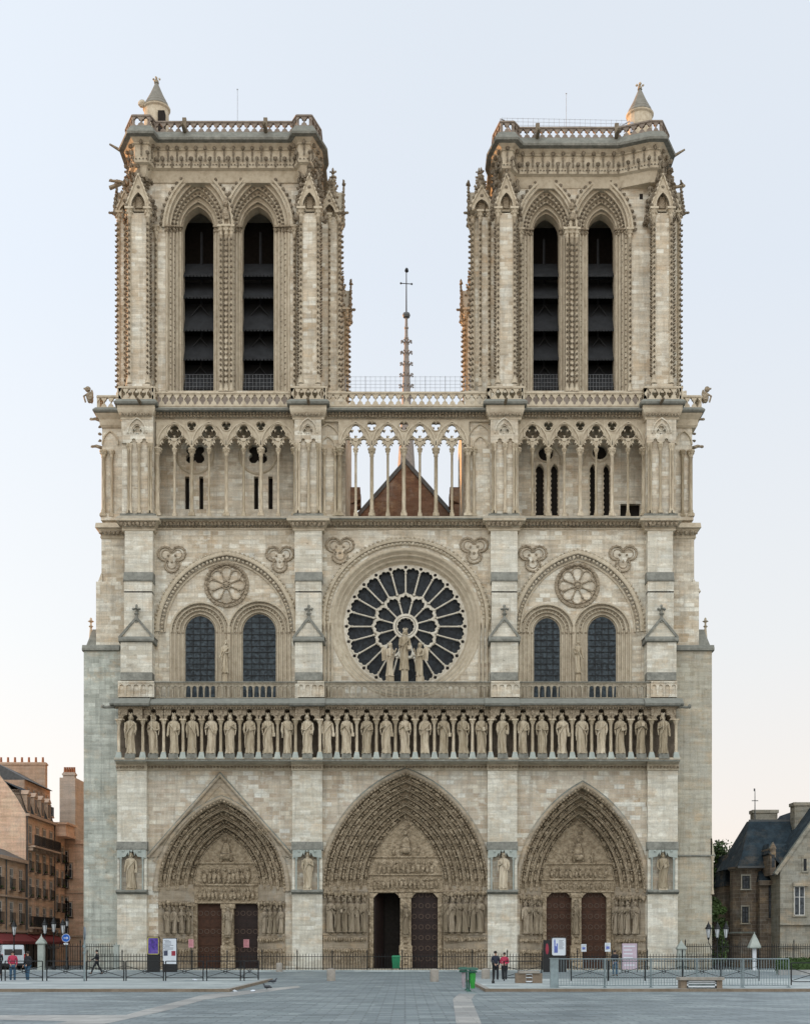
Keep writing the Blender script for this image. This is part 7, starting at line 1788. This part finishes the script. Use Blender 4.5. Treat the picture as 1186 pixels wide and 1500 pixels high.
bench(993, 1058, 1431.5, 1448, 'long low stone bench in front of the grey railing', 1.0, -50.7)
# stone stubs on the square
for i, (px, py, lab) in enumerate(((409, 1421, 'short stone bollard left of the central portal'), (485, 1437, 'stone bollard before the left jamb of the central portal'), (636, 1438, 'stone bollard before the closed central door'), (711, 1437, 'stone bollard by the left corner of the right platform'))):
    y = gy(py) if py > 1430 else -6.5
    m = MB(); m.smooth = True; m.lathe(0, 0, [(.24, 0), (.24, .62), (.2, .68), (.05, .7)], 14); o = m.build('stone_bollard', M_bench); o.location = (X(px, y), y, 0 if py > 1430 else 0); tag(o, lab, 'bollard', 'short stone bollards')
m = MB(); m.smooth = True; m.lathe(0, 0, [(.07, 0), (.07, .1), (.045, .15), (.045, .9), (.07, .95), (.06, 1.05), (.0, 1.08)], 8); o = m.build('bollard', M_iron); o.location = (X(722, -43), -43, .125); tag(o, 'slim black metal bollard beside the couple', 'bollard')
# white van, seen from behind at an angle
r = empty('van', (X(20, 1.5), 1.5, 0), 'white delivery van parked before the shops at the left edge', 'van', rz=R(28) if False else math.radians(22))
M_van = plain("white_van_paint", (.50, .55, .58), .3, var=.06, spec=.6); M_dglass = plain("dark_car_glass", (.02, .025, .03), .1, spec=.6); M_tail = plain("red_tail_lamp", (.45, .02, .015), .3)
m = MB(); W_ = .95
prof = [(0, .35), (0, 1.2), (.08, 1.75), (.3, 2.05), (3.4, 2.08), (3.9, 1.75), (4.3, 1.25), (4.95, 1.05), (5.05, .6), (5.0, .35)]
ringl = [[(-W_*s, y, z) for y, z in prof] for s in (1,)]+[[(W_, y, z) for y, z in prof]]
inn = [(min(max(y, .06), 4.98), z) for y, z in prof]
m.loft([[(-W_+.12, y, z) for y, z in prof], [(W_-.12, y, z) for y, z in prof]], True)
for s in (-1, 1):
    a = [(s*(W_-.12), y, z) for y, z in prof]; b = [(s*W_*(1 if z < 1.3 else .93), .1+y*.96, .35+(z-.35)*.96) for y, z in prof]
    m.loft([a, b], True); m.add(b, [tuple(range(len(b)))])
P_(m, 'body', M_van, r)
m = MB(); m.box(-.7, -.06, -.01, .1, 1.22, 1.7); m.box(.06, .7, -.01, .1, 1.22, 1.7); P_(m, 'rear_window', M_dglass, r)
m = MB(); m.hexa([(-.8, 3.98, 1.78), (.8, 3.98, 1.78), (.8, 4.33, 1.32), (-.8, 4.33, 1.32)], [(-.8, 3.94, 1.75), (.8, 3.94, 1.75), (.8, 4.28, 1.3), (-.8, 4.28, 1.3)]); P_(m, 'windscreen', M_dglass, r)
for s in (-1, 1): m = MB(); m.box(s*.93, s*.84, -.03, .08, .75, 1.3); P_(m, 'tail_lamp', M_tail, r); m = MB(); m.box(s*(W_-.02), s*(W_+.012), 2.9, 3.7, 1.3, 1.75); P_(m, 'side_window', M_dglass, r)
for s in (-1, 1):
    for y in (.9, 4.1): m = MB(); m.fn = lambda a, b, c, y=y: (b, y+a, c); m.lathey(0, .33, [(.001, s*.98), (.33, s*.98), (.33, s*.76), (.001, s*.76)], n=20); w__ = P_(m, 'wheel', M_black, r); m = MB(); m.fn = lambda a, b, c, y=y: (b, y+a, c); m.lathey(0, .33, [(.001, s*1.0), (.19, s*.985)], n=16); q_ = m.build('rim', M_greypaint); q_.parent = w__
m = MB(); m.box(-.9, .9, -.08, .06, .35, .55); P_(m, 'bumper', M_black, r)

# =====================================================================  PEOPLE AND PIGEONS
def skin(name, verts, edges, rad, mat, parent, root=0, sub=2):
    me = bpy.data.meshes.new(name); me.from_pydata(verts, edges, []); me.skin_vertices.new() if hasattr(me.skin_vertices, 'new') else None
    o = bpy.data.objects.new(name, me); sc.collection.objects.link(o)
    md = o.modifiers.new('skin', 'SKIN')
    if not me.skin_vertices:
        with bpy.context.temp_override(object=o, active_object=o, selected_objects=[o]): bpy.ops.object.skin_root_mark()
    md.use_smooth_shade = True; md.branch_smoothing = .3
    for i, d_ in enumerate(me.skin_vertices[0].data): d_.radius = rad[i] if isinstance(rad[i], tuple) else (rad[i], rad[i]); d_.use_root = (i == root)
    s_ = o.modifiers.new('subdivision', 'SUBSURF'); s_.levels = sub; s_.render_levels = sub
    me.materials.append(mat); o.parent = parent
    return o
M_skin = plain("skin", (.45, .27, .19), .6, var=.06); M_hair = plain("dark_hair", (.025, .018, .014), .7); M_jean = plain("blue_jeans", (.035, .085, .14), .8); M_dk = plain("dark_cloth", (.016, .018, .022), .85); M_red = plain("red_jacket", (.38, .03, .07), .75); M_coat = plain("navy_coat", (.02, .025, .04), .85); M_shoe = plain("black_shoe", (.01, .01, .01), .5)
def person(px, y, z0, H, lab, jacket, trousers, stride=.1, rz=0, arms=(.05, .05), back=False, group=None, bag=None, long_=False):
    r = empty('person', (X(px, y), y, z0), lab, 'person', group, rz=R(rz)); s = H/1.75
    J = {}
    hip = .93; st = stride
    J['pel'] = (0, 0, hip+.02); J['sp'] = (0, .0, 1.15); J['ch'] = (0, .01, 1.36); J['nk'] = (0, .01, 1.49); J['hd'] = (0, -.01, 1.60); J['top'] = (0, -.005, 1.70)
    for q, sg in (('L', -1), ('R', 1)):
        f = sg*st; J['hp'+q] = (sg*.09, 0, hip-.04); J['kn'+q] = (sg*.10, -f*.5-.03, .50); J['an'+q] = (sg*.10, -f+.02*abs(st)*10*.2, .09); J['to'+q] = (sg*.115, -f-.15, .04)
        a = arms[0] if q == 'L' else arms[1]
        J['sh'+q] = (sg*.175, .01, 1.40); J['el'+q] = (sg*.23, .02+f*.4, 1.13); J['wr'+q] = (sg*(.22-a*.8), -.06-a+f*.6, .90+a*.9); J['hn'+q] = (sg*(.215-a), -.10-a*1.2+f*.7, .83+a*1.1)
    def mk(name, keys, edges, rad, mat, root=0, off=0, extra=None):
        V = [tuple(c*s for c in J[k]) for k in keys]; rr = [x*s if not isinstance(x, tuple) else (x[0]*s, x[1]*s) for x in rad]
        ed = [(keys.index(a), keys.index(b)) for a, b in edges]
        if extra:
            for base, p, r2 in extra: V.append(tuple(c*s for c in p)); rr.append(r2*s); ed.append((keys.index(base) if isinstance(base, str) else len(keys)+base, len(V)-1))
        return skin(name, V, ed, rr, mat, r, root)
    ks = ['pel', 'sp', 'ch', 'nk', 'hd', 'top']+[a+q for q in 'LR' for a in ('hp', 'kn', 'an', 'to', 'sh', 'el', 'wr', 'hn')]
    eg = [('pel', 'sp'), ('sp', 'ch'), ('ch', 'nk'), ('nk', 'hd'), ('hd', 'top')]+[e for q in 'LR' for e in (('pel', 'hp'+q), ('hp'+q, 'kn'+q), ('kn'+q, 'an'+q), ('an'+q, 'to'+q), ('ch', 'sh'+q), ('sh'+q, 'el'+q), ('el'+q, 'wr'+q), ('wr'+q, 'hn'+q))]
    rd = [(.11, .08), (.10, .075), (.12, .085), .05, (.085, .075), (.05, .06)]+[.075, .05, .036, .026, .05, .036, .025, .03]*2
    ex = []
    for q, sg in (('L', -1), ('R', 1)):
        hx_, hy_, hz_ = J['hn'+q]
        for i in range(5):
            L = (.05, .075, .085, .078, .06)[i]; off_ = (i-2)*.018
            ex.append(('hn'+q, (hx_+(-sg*.03 if i == 0 else 0), hy_+off_-.01, hz_-L), .0085))
    mk('body', ks, eg, rd, M_skin, 0, extra=ex)
    kt = ['pel', 'hpL', 'knL', 'anL', 'hpR', 'knR', 'anR']; mk('trousers', kt, [('pel', 'hpL'), ('hpL', 'knL'), ('knL', 'anL'), ('pel', 'hpR'), ('hpR', 'knR'), ('knR', 'anR')], [(.15, .11), .10, .072, .06, .10, .072, .06], trousers)
    kj = ['pel', 'sp', 'ch', 'nk', 'shL', 'elL', 'wrL', 'shR', 'elR', 'wrR']; mk('jacket', kj, [('pel', 'sp'), ('sp', 'ch'), ('ch', 'nk'), ('ch', 'shL'), ('shL', 'elL'), ('elL', 'wrL'), ('ch', 'shR'), ('shR', 'elR'), ('elR', 'wrR')], [(.17, .125), (.15, .115), (.165, .12), .065, .075, .06, .045, .075, .06, .045], jacket)
    for q in 'LR':
        m = MB(); m.smooth = True; a, t_ = J['an'+q], J['to'+q]; m.blob((a[0]+t_[0])/2*s, (a[1]+t_[1])/2*s, .045*s, .05*s, .14*s, .045*s, .02, True); P_(m, 'shoe', M_shoe, r)
    m = MB(); m.blob(0, .015*s, 1.645*s, .098*s, .105*s, .095*s, .03, True); P_(m, 'hair', M_hair, r)
    m = MB(); m.blob(0, -.098*s, 1.60*s, .014*s, .022*s, .02*s, .02)
    m.cm = 1
    for sg in (-1, 1): m.blob(sg*.032*s, -.084*s, 1.62*s, .012*s, .008*s, .008*s, .02)
    m.blob(0, -.086*s, 1.56*s, .026*s, .006*s, .007*s, .02); P_(m, 'face', [M_skin, M_hair], r)
    if bag: m = MB(); m.blob(bag*.2*s, -.12*s, 1.1*s, .16*s, .12*s, .2*s, .1, True); P_(m, 'bag', M_dk, r)
    return r
person(19, -36.5, .0, 1.72, 'standing person in a red jacket and jeans behind the left barrier', M_red, M_jean, .05, 20, (.1, .05))
person(41, -36.2, .0, 1.68, 'standing person in a dark jacket and jeans beside the red jacketed one', M_dk, M_jean, .06, -30, (.05, .12), bag=1)
person(-1, -20, .0, 1.7, 'person in dark clothes cut by the left picture edge', M_dk, M_dk, .1, 10)
person(142, gy(1427), 0, 1.72, 'dark clothed person striding past the left side buttress', M_dk, M_dk, .38, -80, (.12, .1))
person(725.5, -35.5, 0, 1.7, 'person in a long dark coat standing left of the red jacketed one by the railing', M_coat, M_dk, .05, 15, (.12, .05))
person(738.5, -35.5, 0, 1.62, 'woman in a bright red jacket standing beside the small bench', M_red, M_dk, .05, -12, (.18, .18))
person(900, -22, 0, 1.7, 'person in dark top and blue jeans behind the grey railing', M_dk, M_jean, .08, 5)
def pigeon(px, py, lab, rz, fly=False):
    y = gy(py); r = empty('pigeon', (X(px, y), y, .0), lab, 'pigeon', 'pigeons on the square', rz=R(rz))
    m = MB(); m.smooth = True; m.blob(0, 0, .14, .17, .075, .075, .02, True); m.tube([(.1, 0, .16), (.15, 0, .22), (.17, 0, .26)], .045, 7, .03); m.blob(.18, 0, .265, .035, .03, .03, .02, True); m.tube([(.2, 0, .26), (.235, 0, .25)], .01, 4, .002)
    m.tube([(-.12, 0, .13), (-.26, 0, .11)], .045, 6, .03)
    for s in (-1, 1): m.tube([(0, s*.03, .08), (.01, s*.03, 0), (.05, s*.03, .003)], .008, 4)
    P_(m, 'body', M_pig, r)
    for s in (-1, 1): m = MB(); m.blob(-.03, s*.065, .16, .15, .02, .05, .03, True); P_(m, 'wing', M_sgrey if False else M_pig, r)
M_pig = plain("pigeon_grey", (.06, .065, .075), .7, var=.4, scale=12)
pigeon(400, 1441, 'dark pigeon, the upper right of the two on the square', 10); pigeon(391, 1450, 'dark pigeon, the lower left of the two on the square', 150)
for px, py, lab in ((285.5, 1436, 'white scrap of paper lying behind the left platform barriers'), (344, 1453, 'white scrap of paper at the corner of the left platform kerb'), (370, 1453, 'small white scrap of paper on the setts near the pigeons')):
    y = gy(py, .125 if py < 1440 else 0); m = MB(); m.blob(0, 0, .04, .12, .1, .05, .4); o = m.build('paper_scrap', M_paper); o.location = (X(px, y), y, .125 if py < 1440 else 0); tag(o, lab, 'litter', 'scraps of paper')

# the long hospital front on the north side of the square and the houses behind it (off to the left): they stand between the low sun and the square
for x0_, x1_, y0_, y1_, h_, lb_ in ((-118, -66, -125, 1.5, 21, 'long stone hospital along the left side of the square'), (-120, -53, 3.2, 70, 19, 'block of old houses behind the street front on the left')):
    r = empty('hospital_building' if h_ == 21 else 'house_block', ((x0_+x1_)/2, (y0_+y1_)/2, 0), lb_, 'building')
    m = MB(); m.box(x0_, x1_, y0_, y1_, 0, h_-4); part('wall', m, M_st[1], r)
    m = MB(); m.box(x0_-.3, x1_+.3, y0_-.3, y1_+.3, h_-4.3, h_-3.9); part('cornice', m, M_sill, r)
    m = MB(); m.hexa([(x0_, y0_, h_-3.9), (x1_, y0_, h_-3.9), (x1_, y1_, h_-3.9), (x0_, y1_, h_-3.9)], [(x0_+4, y0_+4, h_), (x1_-4, y0_+4, h_), (x1_-4, y1_-4, h_), (x0_+4, y1_-4, h_)]); part('mansard_roof', m, M_slate, r)
    if h_ == 21:
        ef = lambda u, v, d, xx=x1_: (xx+d, u, v)
        for q in range(14):
            for v in (1.2, 6.0, 11.0): window(ef, y0_+5+q*9, v, 1.6, 3.2, r)
